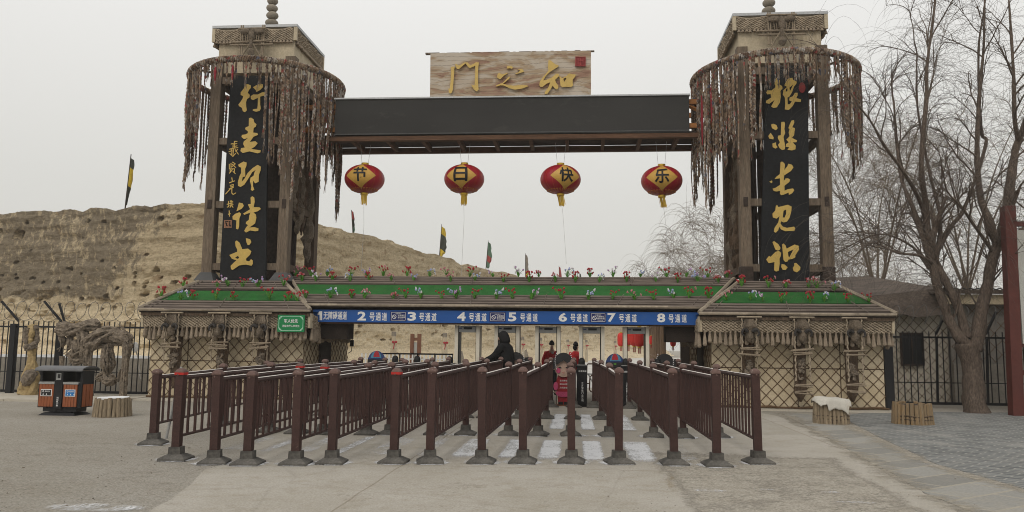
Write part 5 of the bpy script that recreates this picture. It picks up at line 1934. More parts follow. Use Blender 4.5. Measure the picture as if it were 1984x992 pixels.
# ---------------------------------------------------------------- artificial flowers on the roofs
def flower_proto(name, kind, seed):
    lr = random.Random(seed)
    t = thing(name, '', 'flowers', (0, 0, 0))
    lv_ = MB()
    for k in range(16):
        a = lr.uniform(0, 2 * PI)
        r_ = lr.uniform(.06, .17)
        z = lr.uniform(.08, .2)
        mid = Vector((math.cos(a) * r_ * .5, math.sin(a) * r_ * .35, z))
        tip = Vector((math.cos(a) * r_, math.sin(a) * r_ * .7, z * lr.uniform(.6, 1.5)))
        s = Vector((-math.sin(a), math.cos(a), 0)) * .016
        lv_.add([Vector((0, 0, 0)) - s * .4, Vector((0, 0, 0)) + s * .4, mid + s, tip, mid - s], [(0, 1, 2, 4), (4, 2, 3)])
    heads = []
    nst = lr.randint(6, 9)
    for k in range(nst):
        a = lr.uniform(0, 2 * PI)
        r_ = lr.uniform(.04, .24)
        e_ = Vector((math.cos(a) * r_, math.sin(a) * r_ * .6, lr.uniform(.16, .34)))
        lv_.tube([(0, 0, 0), e_ * .5 + Vector((0, 0, .04)), e_], .006, 3, False)
        heads.append(e_)
    lv_.build('leaves', M['leaf'], t, recalc=False)
    cols = {}
    for e_ in heads:
        c = kind[lr.randint(0, len(kind) - 1)]
        mb = cols.setdefault(c, MB())
        for j in range(4):
            mb.ball(e_ + Vector((lr.uniform(-.02, .02), lr.uniform(-.02, .02), lr.uniform(-.03, .03))), .02, .02, .026, 6, 4)
    for c, mb in cols.items():
        mb.build('petals', M[c], t)
    return t
KINDS = {'red': ['fl_red'], 'red and pink': ['fl_red', 'fl_red', 'fl_pink'], 'pink': ['fl_pink', 'fl_pink', 'fl_white'], 'pale blue': ['fl_blue', 'fl_blue', 'fl_white'], 'white and lilac': ['fl_white', 'fl_lilac'], 'lilac': ['fl_lilac', 'fl_blue']}
PROTO = {k: [flower_proto('silk_flowers', v, 100 + i * 3 + j) for j in range(2)] for i, (k, v) in enumerate(KINDS.items())}
USED = set()
def unproj_roof(at, px, py):
    """where the sight line of a surveyed flower meets the roof plane"""
    a, b, c = at(0, 0), at(0, 1), at(1, 0)
    n_ = (b - a).cross(c - a)
    d = ray(px, py)
    return EYE + d * ((a - EYE).dot(n_) / d.dot(n_))
def plant(pos, kind, label, group, i):
    pr = PROTO[kind][i % 2]
    if pr.name not in USED:
        USED.add(pr.name)
        o = pr
    else:
        o = copy_tree(pr)
    o.location = pos
    o.rotation_euler = (0, 0, rr_.uniform(-.6, .6) + (PI if i % 3 == 0 else 0))
    s = rr_.uniform(.72, 1.0)
    o.scale = (s, s, s)
    tag(o, label, 'flowers', group)
SEQ = {'R': 'red', 'P': 'pink', 'B': 'pale blue', 'W': 'white and lilac', 'L': 'lilac', 'M': 'red and pink'}
def row(at, spots, where, group, lift=.05):
    for i, (px, py, k) in enumerate(spots):
        p = unproj_roof(at, px, py) + Vector((0, 0, lift))
        kd = SEQ[k]
        plant(p, kd, '%s silk flowers %s, %s from the left' % (kd, where, ORD[i]), group, i)
def ridge_row(z, Y, spots, where, group):
    for i, (px, k) in enumerate(spots):
        p = PY(px, 540, Y)
        p.z = z
        kd = SEQ[k]
        plant(p, kd, '%s silk flowers %s, %s from the left' % (kd, where, ORD[i]), group, i)
ridge_row(zc + .05, 22.9, [(572, 'P'), (603, 'R'), (634, 'B'), (680, 'R'), (711, 'L'), (742, 'M'), (789, 'R'), (832, 'B'), (866, 'P'), (910, 'R'), (955, 'W'), (1004, 'W'), (1044, 'M'), (1099, 'B'), (1143, 'R'), (1188, 'W'), (1241, 'B'), (1292, 'R'), (1330, 'W'), (1372, 'R'), (1408, 'M')], 'along the canopy ridge', 'silk flowers along the canopy ridge')
row(atC, [(585, 549, 'M'), (611, 549, 'W'), (644, 548, 'R'), (679, 549, 'B'), (714, 548, 'R'), (758, 549, 'P'), (801, 549, 'L'), (873, 550, 'P'), (920, 549, 'B'), (975, 551, 'R'), (1025, 551, 'R'), (1076, 551, 'P'), (1115, 551, 'R'), (1161, 551, 'B'), (1214, 551, 'R'), (1271, 551, 'W'), (1313, 552, 'R'), (1352, 551, 'L'), (1392, 552, 'M')], 'on the upper canopy poles', 'silk flowers on the upper canopy poles')
row(atC, [(592, 583, 'M'), (639, 583, 'B'), (681, 583, 'R'), (706, 584, 'P'), (761, 585, 'M'), (786, 582, 'R'), (815, 583, 'B'), (856, 585, 'R'), (884, 583, 'L'), (919, 583, 'R'), (962, 585, 'B'), (993, 584, 'R'), (1030, 585, 'W'), (1088, 585, 'R'), (1140, 586, 'B'), (1187, 585, 'R'), (1229, 586, 'P'), (1267, 586, 'R'), (1305, 584, 'B'), (1335, 584, 'M'), (1373, 584, 'R')], 'below the middle canopy turf', 'silk flowers below the canopy turf')
row(atL, [(355, 561, 'R'), (421, 562, 'P'), (441, 559, 'W'), (469, 562, 'R'), (500, 562, 'L'), (549, 559, 'M')], 'above the left booth turf', 'silk flowers above the left roof turf')
row(atL, [(312, 581, 'R'), (349, 586, 'B'), (374, 584, 'R'), (418, 585, 'M'), (452, 586, 'R'), (522, 584, 'R'), (558, 589, 'R'), (576, 589, 'R')], 'below the left booth turf', 'silk flowers below the left roof turf')
row(atR, [(1437, 560, 'R'), (1489, 563, 'M'), (1523, 563, 'M'), (1567, 562, 'R'), (1583, 564, 'P'), (1616, 568, 'B')], 'above the right booth turf', 'silk flowers above the right roof turf')
row(atR, [(1407, 586, 'P'), (1454, 586, 'B'), (1478, 588, 'W'), (1514, 590, 'R'), (1570, 592, 'R'), (1597, 589, 'B'), (1643, 591, 'R'), (1684, 590, 'R')], 'below the right booth turf', 'silk flowers below the right roof turf')
for pl in PROTO.values():
    for o in pl:
        if o.name not in USED:
            for c in list(o.children):
                bpy.data.objects.remove(c)
            bpy.data.objects.remove(o)

# ---------------------------------------------------------------- ram totems hung on the booths
def totem(px, yt, yb, label, seed, style):
    lr = random.Random(seed)
    p = PY(px, yt, 20.55)
    z1 = 2.26
    z0 = max(.12, PY(px, yb, 20.6).z)
    x = p.x
    t = thing('ram_totem', label, 'hanging ornament', (x, 20.6, z0), 'ram head hangings on the booth fronts')
    bz = MB()
    nrow = 26
    w0, w1 = .17, .135
    for i in range(nrow + 1):
        v = i / nrow
        z = z1 - .3 + (z0 - z1 + .3) * v
        w = (w0 + (w1 - w0) * v) * (1 + .25 * noise.noise(Vector((z * 3, seed, 0)))) * (1 if v < .9 else (1.02 - v) * 8)
        for s in range(7):
            u = s / 6 * 2 - 1
            bz.v.append(Vector((x + u * w + .02 * noise.noise(Vector((z * 2, seed, 4))), 20.52 - .10 * math.sqrt(max(0, 1 - u * u)) + .03 * noise.noise(Vector((u * 3, z * 5, seed))), z)))
    for i in range(nrow):
        for s in range(6):
            a = i * 7 + s
            bz.f.append((a, a + 1, a + 8, a + 7))
    b0 = len(bz.v)
    ed = [i * 7 for i in range(nrow + 1)] + [i * 7 + 6 for i in reversed(range(nrow + 1))]
    bz.v += [Vector((bz.v[k].x, 20.54, bz.v[k].z)) for k in ed]
    m_ = len(ed)
    for k in range(m_):
        k2 = (k + 1) % m_
        bz.f.append((ed[k], ed[k2], b0 + k2, b0 + k))
    bz.build('hide', M['hide'], t)
    fu = MB()
    for k in range(60):
        a = lr.uniform(-1, 1)
        fu.tube([(x + a * .10, 20.22, z1 - .02), (x + a * .16, 20.14, z1 - .18 - lr.uniform(0, .06)), (x + a * .19 + lr.uniform(-.02, .02), 20.20, z1 - .32 - lr.uniform(0, .08))], [.012, .018, .004], 3, False)
    fo = fu.build('fur_tuft', M['fur'], t)
    sk = MB()
    sk.ball((x, 20.22, z1 - .42), .105, .11, .17, 10, 8)
    sk.jitter(.03, 7, seed)
    sk.build('skull', M['fur'], t)
    for sg_ in (-1, 1):
        hn = MB()
        pts, rs = [], []
        for k in range(15):
            a = .4 + k * .30
            r_ = .155 - .0065 * k
            pts.append((x + sg_ * (.06 + .085 + -r_ * .55 * math.cos(a)), 20.14 - .006 * k, z1 - .38 + r_ * .75 * math.sin(a)))
            rs.append(.048 - .0024 * k)
        hn.tube(pts, rs, 7)
        hn.build('horn', M['horn'], t)
    zs = z1 - .78
    for k, (dz, hw) in enumerate(((0, .26), (-.11, .25)) + (((z0 - zs) + .42, .22), ((z0 - zs) + .24, .2))[:style]):
        st = MB()
        for j in range(2):
            st.tube([(x - hw + lr.uniform(-.04, .04), 20.20 + .02 * j, zs + dz + .03 * j + lr.uniform(-.03, .03)), (x + hw + lr.uniform(-.04, .04), 20.20 + .02 * j, zs + dz + .03 * j + lr.uniform(-.05, .05))], .02, 6)
        st.build('cross_stick', M['stick'], t)
    rp = MB()
    for sg_ in (-1, 1):
        pts = [(x + sg_ * (.17 + .012 * math.sin(k * 2.1)), 20.23 + .012 * math.cos(k * 2.1), z1 + .02 - k * .055) for k in range(int((1.0 if style < 2 else 1.6) / .055))]
        rp.tube(pts, [.016 + .008 * (k % 2) for k in range(len(pts))], 5)
        if lr.random() < .8:
            rp.tube([(x + sg_ * .2, 20.25, zs), (x + sg_ * .19, 20.28, zs - .5)], .013, 5)
    rp.tube([(x - .3, 20.20, z1 + .03), (x + .3, 20.20, z1 + .03)], .022, 6)
    rp.build('rope_frame', M['macrame'], t)
    kn = MB()
    for k in range(12):
        c = Vector((x + lr.uniform(-.06, .06), 20.40, zs - .45 + lr.uniform(-.18, .18)))
        pts = [c + Vector((lr.uniform(-.07, .07), lr.uniform(-.05, .01), lr.uniform(-.08, .08))) for j in range(4)]
        rough_tube(kn, pts, [.02, .035, .03, .012], .4, 6, 4, seed + k, 9)
    kn.build('root_knot', M['driftwood'], t)
for i, (px, yb, st) in enumerate(((346, 752, 0), (436, 752, 1), (515, 748, 0))):
    totem(px, 612, yb, 'ram head hanging with dark horns, left booth, ' + ('by its outer corner', 'the middle of three', 'nearest the green board')[i], 50 + i, st)
for i, (px, yb, st) in enumerate(((1446, 752, 0), (1546, 778, 2), (1646, 778, 2))):
    totem(px, 616, yb, 'ram head hanging with dark horns, right booth, ' + ('nearest the lanes', 'the middle of three', 'by its outer corner above a planter')[i], 60 + i, st)
# ---------------------------------------------------------------- walk-through detectors under the canopy
det = None
YD = 21.2
DX = [(PY(q, 650, YD).x, 0) for q in (881, 958, 1037, 1122, 1208)]
for i, (xa, xb) in enumerate(DX):
    lab = 'beige walk-through metal detector arch under the canopy, ' + ('leftmost', 'behind the person in black', 'middle one, behind the person in red', 'fourth from left', 'rightmost, before the red paper lanterns')[i]
    if det is None:
        det = thing('metal_detector', lab, 'metal detector', (xa, YD, 0), 'walk-through detector arches')
        w = .665
        for x in (xa, xa + w - .09):
            mb = MB()
            mb.bx(x, x + .09, YD, YD + .5, .03, 2.05)
            po = mb.build('side_panel', M['beige_steel'], det)
            mb = MB()
            mb.bx(x + (-.018 if x > xa else .09), x + (0 if x > xa else .108), YD + .06, YD + .51, .03, 2.05)
            mb.build('edge_strip', M['black'], po)
            mb = MB()
            mb.bx(x - .02, x + .11, YD - .04, YD + .55, 0, .03)
            mb.build('foot', M['black_steel'], po)
        mb = MB()
        mb.bx(xa + .108, xa + w - .108, YD, YD + .5, 1.87, 2.04)
        h_ = mb.build('header', M['grey_plastic'], det)
        mb = MB()
        mb.bx(xa + .24, xa + .46, YD - .008, YD, 1.945, 2.0)
        mb.build('display', M['black'], h_)
        mb = MB()
        mb.bx(xa + .115, xa + .19, YD - .006, YD, 1.96, 1.985)
        mb.build('indicator', M['navy'], h_)
    else:
        o = copy_tree(det)
        o.location = (xa, YD, 0)
        tag(o, lab, 'metal detector', 'walk-through detector arches')

# ---------------------------------------------------------------- ticket turnstiles at the ends of the lanes
def turnstile():
    t = thing('turnstile', '', 'turnstile', (0, 0, 0), 'black ticket turnstiles')
    mb = MB()
    mb.bx(-.13, .13, 0, .55, .0, 1.0)
    mb.bx(-.14, .14, -.01, .56, 1.0, 1.04)
    mb.build('cabinet', M['black_steel'], t)
    mb = MB()
    mb.bx(-.11, .11, .04, .42, 1.043, 1.06)
    mb.build('top_plate', M['grey_plastic'], t)
    mb = MB()
    mb.lathe([(.085, 1.06), (.085, 1.14), (.075, 1.19), (.045, 1.225), (.01, 1.235)], (0, .22, 0), 14)
    mb.build('scanner_dome', M['black'], t)
    mb = MB()
    for k in range(3):
        a = k * 2 * PI / 3 + PI / 2
        mb.tube([(.13, .35, .82), (.17, .35, .82), (.17 + .28 * abs(math.sin(a)) + .02, .35 + .2 * math.cos(a), .82 + (-.3 if k else 0))], .018, 6)
    mb.build('barrier_arm', M['grey_plastic'], t)
    lt_ = MB()
    for k, ch in enumerate('江苏智能门业公司'):
        lettering(ch, (.02, -.013, .60 - k * .062), .05, .054, None, None, .012, mb=lt_)
    lettering('检票通道', (.02, -.013, .9), .2, .045, None, None, .01, mb=lt_)
    lt_.build('lettering', M['white'], t, recalc=False)
    return t
ts0 = turnstile()
for i, px in enumerate((762, 805, 868, 943, 1022, 1127, 1213, 1276)):
    o = ts0 if i == 0 else copy_tree(ts0)
    p = PY(px, 700, 20.6)
    o.location = (p.x, 20.6, 0)
    tag(o, 'black ticket turnstile with domed scanner, ' + ('leftmost, by the left booth', 'second from left', 'third from left', 'under the arm of the person in black', 'fifth, before the person in red', 'sixth, its white lettering facing the lane', 'seventh, right of the boy cut-out', 'rightmost, by the right booth')[i], 'turnstile', 'black ticket turnstiles')

# bent-pipe wicket between two turnstiles
w = thing('pipe_wicket', 'brown bent-pipe wicket standing open right of the lettered turnstile', 'gate', (.3, 22.0, 0))
def pw(px, py, Y=21.9):
    return PY(px, py, Y)
mb = MB()
mb.tube([pw(1136, 784), pw(1137, 708), pw(1139, 705), pw(1155, 705)], .018, 8)
mb.tube([pw(1137, 743), pw(1143, 743)], .014, 8)
mb.tube([pw(1151, 728), pw(1146, 727), pw(1143, 732), pw(1142, 755), pw(1145, 759), pw(1156, 759)], .018, 8)
mb.tube([pw(1149, 759), pw(1148, 784)], .018, 8)
mb.tube([pw(1156, 784, 22.3), pw(1156, 700, 22.3)], .03, 8)
mb.build('pipe_frame', M['wood_brown'], w)

# ---------------------------------------------------------------- painted child cut-outs
def cutout(px, boy, label, Y=20.95, mir=1):
    c = PY(px, 700, Y)
    c.z = 0
    t = thing('child_cutout', label, 'cut-out figure', c, 'painted child cut-outs at the turnstiles')
    yk = [0]
    def pl(pts, m, name, par=t, th=.008):
        yk[0] += 1
        y = Y - .009 * yk[0]
        mb = MB()
        mb.poly([[(c.x + mir * a * .66, z) for a, z in pts]], lambda x, z: (x, y, z), lambda x, z: (x, y + th, z))
        return mb.build(name, m, par)
    def el(cx, cz, rx, rz, a0=0, a1=2 * PI, n=22):
        return [(cx + rx * math.cos(a0 + (a1 - a0) * i / n), cz + rz * math.sin(a0 + (a1 - a0) * i / n)) for i in range(n + (0 if a1 - a0 > 6.2 else 1))]
    pl([(-.2, .02), (.2, .02), (.24, .3), (.3, .55), (.2, .85), (-.2, .85), (-.3, .55), (-.24, .3)], M['toy_red'], 'robe', th=.02)
    pl([(-.2, 0), (-.02, 0), (-.02, .1), (-.2, .1)], M['toy_black'], 'shoe')
    pl([(.02, 0), (.2, 0), (.2, .1), (.02, .1)], M['toy_black'], 'shoe')
    pl(el(0, .32, .3, .1, PI, 2 * PI) + [(.3, .36), (-.3, .36)], M['toy_pink'] if not boy else M['toy_blue'], 'hem_band')
    pl(el(-.3, .5, .09, .11), M['toy_pink'] if not boy else M['toy_red'], 'sleeve')
    pl(el(.3, .5, .09, .11), M['fl_yellow'] if not boy else M['toy_sky'], 'sleeve')
    hz = 1.0
    pl(el(0, hz, .36, .27), M['toy_skin'], 'face')
    for s in (-1, 1):
        pl(el(s * .35, hz - .02, .05, .07), M['toy_skin'], 'ear')
        pl(el(s * .2, hz - .1, .085, .07), M['toy_pink'], 'cheek')
        pl(el(s * .14, hz - .02, .06, .018), M['toy_black'], 'eye')
    pl(el(0, hz - .15, .05, .018, PI, 2 * PI), M['toy_red'], 'mouth')
    if boy:
        pl(el(0, hz + .05, .37, .30, .05, PI - .05), M['toy_blue'], 'cap')
        pl(el(-.02, hz + .12, .22, .225, .2, PI - .2), M['toy_sky'], 'cap_panel')
        pl(el(0, hz + .15, .13, .20, .2, PI - .2), M['toy_red'], 'cap_panel')
        pl([(-.36, hz + .03), (.36, hz + .03), (.34, hz + .13), (-.34, hz + .13)], M['toy_black'], 'cap_brim')
        pl([(-.3, hz + .03), (.3, hz + .03), (.2, hz - .03), (.1, hz + .01), (0, hz - .04), (-.12, hz + .01), (-.2, hz - .03)], M['toy_black'], 'fringe')
        pl([(-.05, hz + .07), (.05, hz + .07), (.05, hz + .1), (-.05, hz + .1)], M['leaf'], 'cap_jewel')
    else:
        pl(el(0, hz + .08, .38, .28, .02, PI - .02) + [(-.22, hz + .06), (0, hz + .16), (.22, hz + .06)], M['toy_black'], 'hair')
        for s in (-1, 1):
            pl(el(s * .40, hz + .08, .12, .15), M['toy_black'], 'hair_bun')
            mb = MB()
            yk[0] += 1
            for k in range(9):
                a = s * .27 + s * .06 * math.sin(k * .4)
                mb.ball((c.x + mir * a * .66, Y - .009 * yk[0], hz + .34 - .05 * k), .014, .008, .014, 6, 4)
            mb.build('hair_beads', M['fl_white'], t)
    mb = MB()
    mb.bx(c.x - .3, c.x + .3, Y - .14, Y + .2, 0, .03)
    mb.tube([(c.x, Y + .18, .03), (c.x, Y + .02, .7)], .02, 5)
    mb.build('stand', M['wood_brown'], t)
    for k in range(3) if not boy else ():
        lt_ = MB()
        lettering(('温馨提示', '请排队检票', '文明游览')[k], (c.x, Y - .009 * 1.6, .64 - .09 * k), .20, .045, None, None, .01, mb=lt_)
        lt_.v = [Vector((p.x, Y - .0165, p.z)) for p in lt_.v]
        lt_.build('lettering', M['white'], t, recalc=False)
cutout(732, True, 'painted boy cut-out in blue and red cap behind the left railings')
cutout(1000, False, 'painted girl cut-out with beaded black hair beside the person in black')
cutout(1092, False, 'painted girl cut-out in red robe between the middle railings')
cutout(1191, True, 'painted boy cut-out in blue and red cap behind the middle railings', mir=-1)
cutout(1287, False, 'painted girl cut-out half hidden before the right booth', Y=21.4)

# ---------------------------------------------------------------- inner barriers behind the left lanes
t = thing('inner_barrier', 'black pipe barrier behind the left turnstiles', 'railing', (-6, 23, 0))
a, b = PY(741, 685, 24.5), PY(877, 687, 24.5)
mb = MB()
mb.tube([(a.x, 24.5, .0), (a.x, 24.5, a.z), (b.x, 24.5, a.z), (b.x, 24.5, 0)], .028, 8)
mb.tube([(a.x, 24.5, .35), (b.x, 24.5, .35)], .02, 6)
for k in range(1, 4):
    x = a.x + (b.x - a.x) * k / 4
    mb.tube([(x, 24.5, 0), (x, 24.5, a.z)], .024, 6)
mb.build('pipe_frame', M['black_steel'], t)
t = thing('white_picket_fence', 'low white picket fence far behind the left lanes', 'fence', (-8, 34, 0))
a, b = PY(700, 690, 34), PY(880, 690, 34)
mb = MB()
mb.bx(a.x, b.x, 34, 34.04, .9, .95)
mb.bx(a.x, b.x, 34, 34.04, .4, .45)
x = a.x
while x < b.x:
    mb.bx(x, x + .06, 33.96, 34.0, .1, 1.15)
    x += .17
mb.build('pickets', M['white'], t)

# ---------------------------------------------------------------- white stone bollards with red bows, brown gate sign
def bollard():
    t = thing('stone_bollard', '', 'bollard', (0, 0, 0))
    mb = MB()
    mb.lathe([(.17, 0), (.17, 1.35), (.14, 1.4), (.12, 1.42), (.12, 1.95), (.1, 2.0)], n=12)
    mb.build('shaft', M['cream'], t)
    mb = MB()
    mb.lathe([(.13, 2.0), (.135, 2.2), (.1, 2.24)], n=12)
    mb.build('cap', M['stone'], t)
    mb = MB()
    for s in (-1, 1):
        mb.ball((.075 * s + .09, -.16, 1.68), .08, .05, .065, 8, 6)
    mb.tube([(.09, -.16, 1.64), (.03, -.17, 1.3)], .025, 5)
    mb.build('red_bow', M['toy_red'], t)
    return t
b0_ = bollard()
for i, (px, Y) in enumerate(((762, 43), (861, 46), (1012, 62), (1047, 64), (1100, 78), (1136, 82), (1192, 88))):
    o = b0_ if i == 0 else copy_tree(b0_)
    p = PY(px, 690, Y)
    o.location = (p.x, Y, 0)
    tag(o, 'pale stone bollard with red bow inside the gate, ' + ('behind the left lanes', 'left of the first detector', 'seen between the second and third detectors', 'beside the third detector', 'behind the people in red', 'seen through the fourth detector', 'farthest, by the red paper lanterns')[i], 'bollard', 'stone bollards with red bows inside the gate')
t = thing('timber_sign_frame', 'brown twin-post timber sign frame inside the gate, behind lane 3', 'sign', PY(805, 690, 38))
c = PY(805, 690, 38)
zt_ = PY(805, 647, 38).z
mb = MB()
for s in (-1, 1):
    mb.box((c.x + s * .17, 38, zt_ / 2), (.17, .17, zt_))
mb.box((c.x, 38, zt_ - .25), (.3, .1, .14))
mb.build('frame', M['wood_brown'], t)
mb = MB()
mb.box((c.x, 38.0, 1.25), (.2, .04, .8))
mb.build('panel', M['sign_grey'], t)
st = MB()
p = PY(896, 690, 48)
for px, s, Y in ((896, .55, 48), (1021, .6, 66)):
    p = PY(px, 690, Y)
    st = MB()
    st.hexa([(p.x - s * .5, Y, 0), (p.x + s * .5, Y, 0), (p.x + s * .5, Y + .3, 0), (p.x - s * .5, Y + .3, 0), (p.x - s * .35, Y, s * 1.9), (p.x - s * .1, Y, s * 2.2), (p.x - s * .1, Y + .25, s * 2.2), (p.x - s * .35, Y + .25, s * 1.9)])
    o = st.build('standing_stone', M['stone'], None)
    tag(o, 'pointed grey standing stone on the sand, ' + ('seen through the leftmost detector' if px < 950 else 'seen between the second and third detectors'), 'stone')

# ---------------------------------------------------------------- pole pavilion with red paper lanterns inside the gate
pv = thing('pole_pavilion', 'pole pavilion with netted roof inside the gate, left of the right booth', 'pavilion', (4, 34, 0))
for k in range(9):
    Y = 27.5 + k * 2.6
    x = 2.75 + k * .16
    mb = MB()
    mb.tube([(x, Y, 0), (x + .03, Y, 2.95)], .1, 8)
    if k % 2 == 0:
        mb.tube([(x + 2.6, Y, 0), (x + 2.6, Y, 3.2)], .09, 8)
    mb.build('pole', M['post_wood'], pv)
mb = MB()
mb.hexa([(2.55, 27.2, 2.62), (6.2, 27.2, 3.6), (7.5, 49, 3.6), (3.8, 49, 2.62), (2.55, 27.2, 2.72), (6.2, 27.2, 3.7), (7.5, 49, 3.7), (3.8, 49, 2.72)])
mb.build('roof', M['cream_dirty'], pv)
rope_net(pv, (2.5, 27.15), UX, 3.4, 2.3, 3.3, .5, .4, M['net'])
mb = MB()
mb.tube([(2.75, 27.4, 2.6), (4.05, 49, 2.6)], .07, 6)
mb.tube([(2.75, 27.4, 1.15), (4.05, 49, 1.15)], .05, 6)
mb.build('beam', M['post_wood'], pv)
mb = MB()
x_ = PY(1322, 680, 26.5).x
mb.bx(3.4, 4.6, 27.8, 28.0, 0, 2.3)
mb.build('screen_panel', M['felt_dark'], pv)
pl0 = None
for i, (px, py, Y) in enumerate(((1203, 658, 44), (1217, 653, 36), (1229, 653, 33), (1239, 653, 30.5), (1262, 659, 40), (1272, 659, 37), (1285, 659, 34.5), (1304, 660, 31))):
    c = PY(px, py, Y)
    lab = 'long red paper lantern inside the gate, ' + ('leftmost and farthest', 'left one of the close trio', 'middle one of the close trio', 'right one of the close trio', 'left of four small ones by the booth', 'second of four small ones by the booth', 'third of four small ones by the booth', 'rightmost, nearest the right booth')[i]
    if pl0 is None:
        pl0 = thing('paper_lantern', lab, 'lantern', c, 'red paper lanterns inside the gate')
        mb = MB()
        mb.lathe([(.07, -.36), (.15, -.32), (.185, -.22), (.19, 0), (.185, .22), (.15, .32), (.07, .36)], c, 16)
        mb.build('body', M['lantern_far'], pl0, smooth=True)
        mb = MB()
        mb.lathe([(.075, .36), (.075, .41)], c, 12)
        mb.lathe([(.075, -.41), (.075, -.36)], c, 12)
        mb.build('end_cap', M['gold_foil'], pl0)
        mb = MB()
        for k in range(10):
            a = k * .63
            mb.tube([c + Vector((.05 * math.cos(a), .05 * math.sin(a), -.4)), c + Vector((.05 * math.cos(a), .05 * math.sin(a), -.62))], .008, 3)
        mb.build('tassel', M['toy_red'], pl0)
        mb = MB()
        mb.tube([c + Vector((0, 0, .41)), c + Vector((0, 0, .95))], .006, 4)
        mb.build('string', M['thread'], pl0)
    else:
        o = copy_tree(pl0)
        s = 1.0 if i < 4 else .6
        o.scale = (s, s, s)
        o.location = c
        tag(o, lab, 'lantern', 'red paper lanterns inside the gate')
# small wall box with a drop cable on the passage side of the left booth
t = thing('card_reader', 'small black box on a bent cable at the back of the left booth', 'box', PY(683, 665, 25.1))
c = PY(682, 665, 25.1)
mb = MB()
mb.box(c, (.11, .07, .2))
mb.build('box', M['black'], t)
mb = MB()
mb.tube([c + Vector((0, 0, .1)), c + Vector((.02, 0, .22)), c + Vector((-.06, 0, .27)), c + Vector((-.14, 0, .27))], .012, 5)
mb.tube([c + Vector((0, 0, -.1)), c + Vector((-.01, 0, -.25)), c + Vector((-.12, 0, -.32))], .012, 5)
mb.build('cable', M['black'], t)

# ---------------------------------------------------------------- people
def skin_mesh(name, V, E, rad, m, parent, levels=1, o0=None):
    me = bpy.data.meshes.new(name)
    b = org(parent)
    me.from_pydata([Vector(v) for v in V], E, [])
    o = bpy.data.objects.new(name, me)
    COL.objects.link(o)
    md = o.modifiers.new('Skin', 'SKIN')
    for i, v in enumerate(me.skin_vertices[0].data):
        r_ = rad[i]
        v.radius = r_ if isinstance(r_, tuple) else (r_, r_)
        v.use_root = (i == 0)
    md.use_smooth_shade = True
    ss = o.modifiers.new('Sub', 'SUBSURF')
    ss.levels = levels
    ss.render_levels = levels
    bpy.context.view_layer.update()
    dg = bpy.context.evaluated_depsgraph_get()
    nm = bpy.data.meshes.new_from_object(o.evaluated_get(dg))
    bpy.data.objects.remove(o)
    bpy.data.meshes.remove(me)
    nm.name = name
    nm.materials.clear()
    nm.materials.append(m)
    o = bpy.data.objects.new(name, nm)
    COL.objects.link(o)
    o.parent = parent
    return o
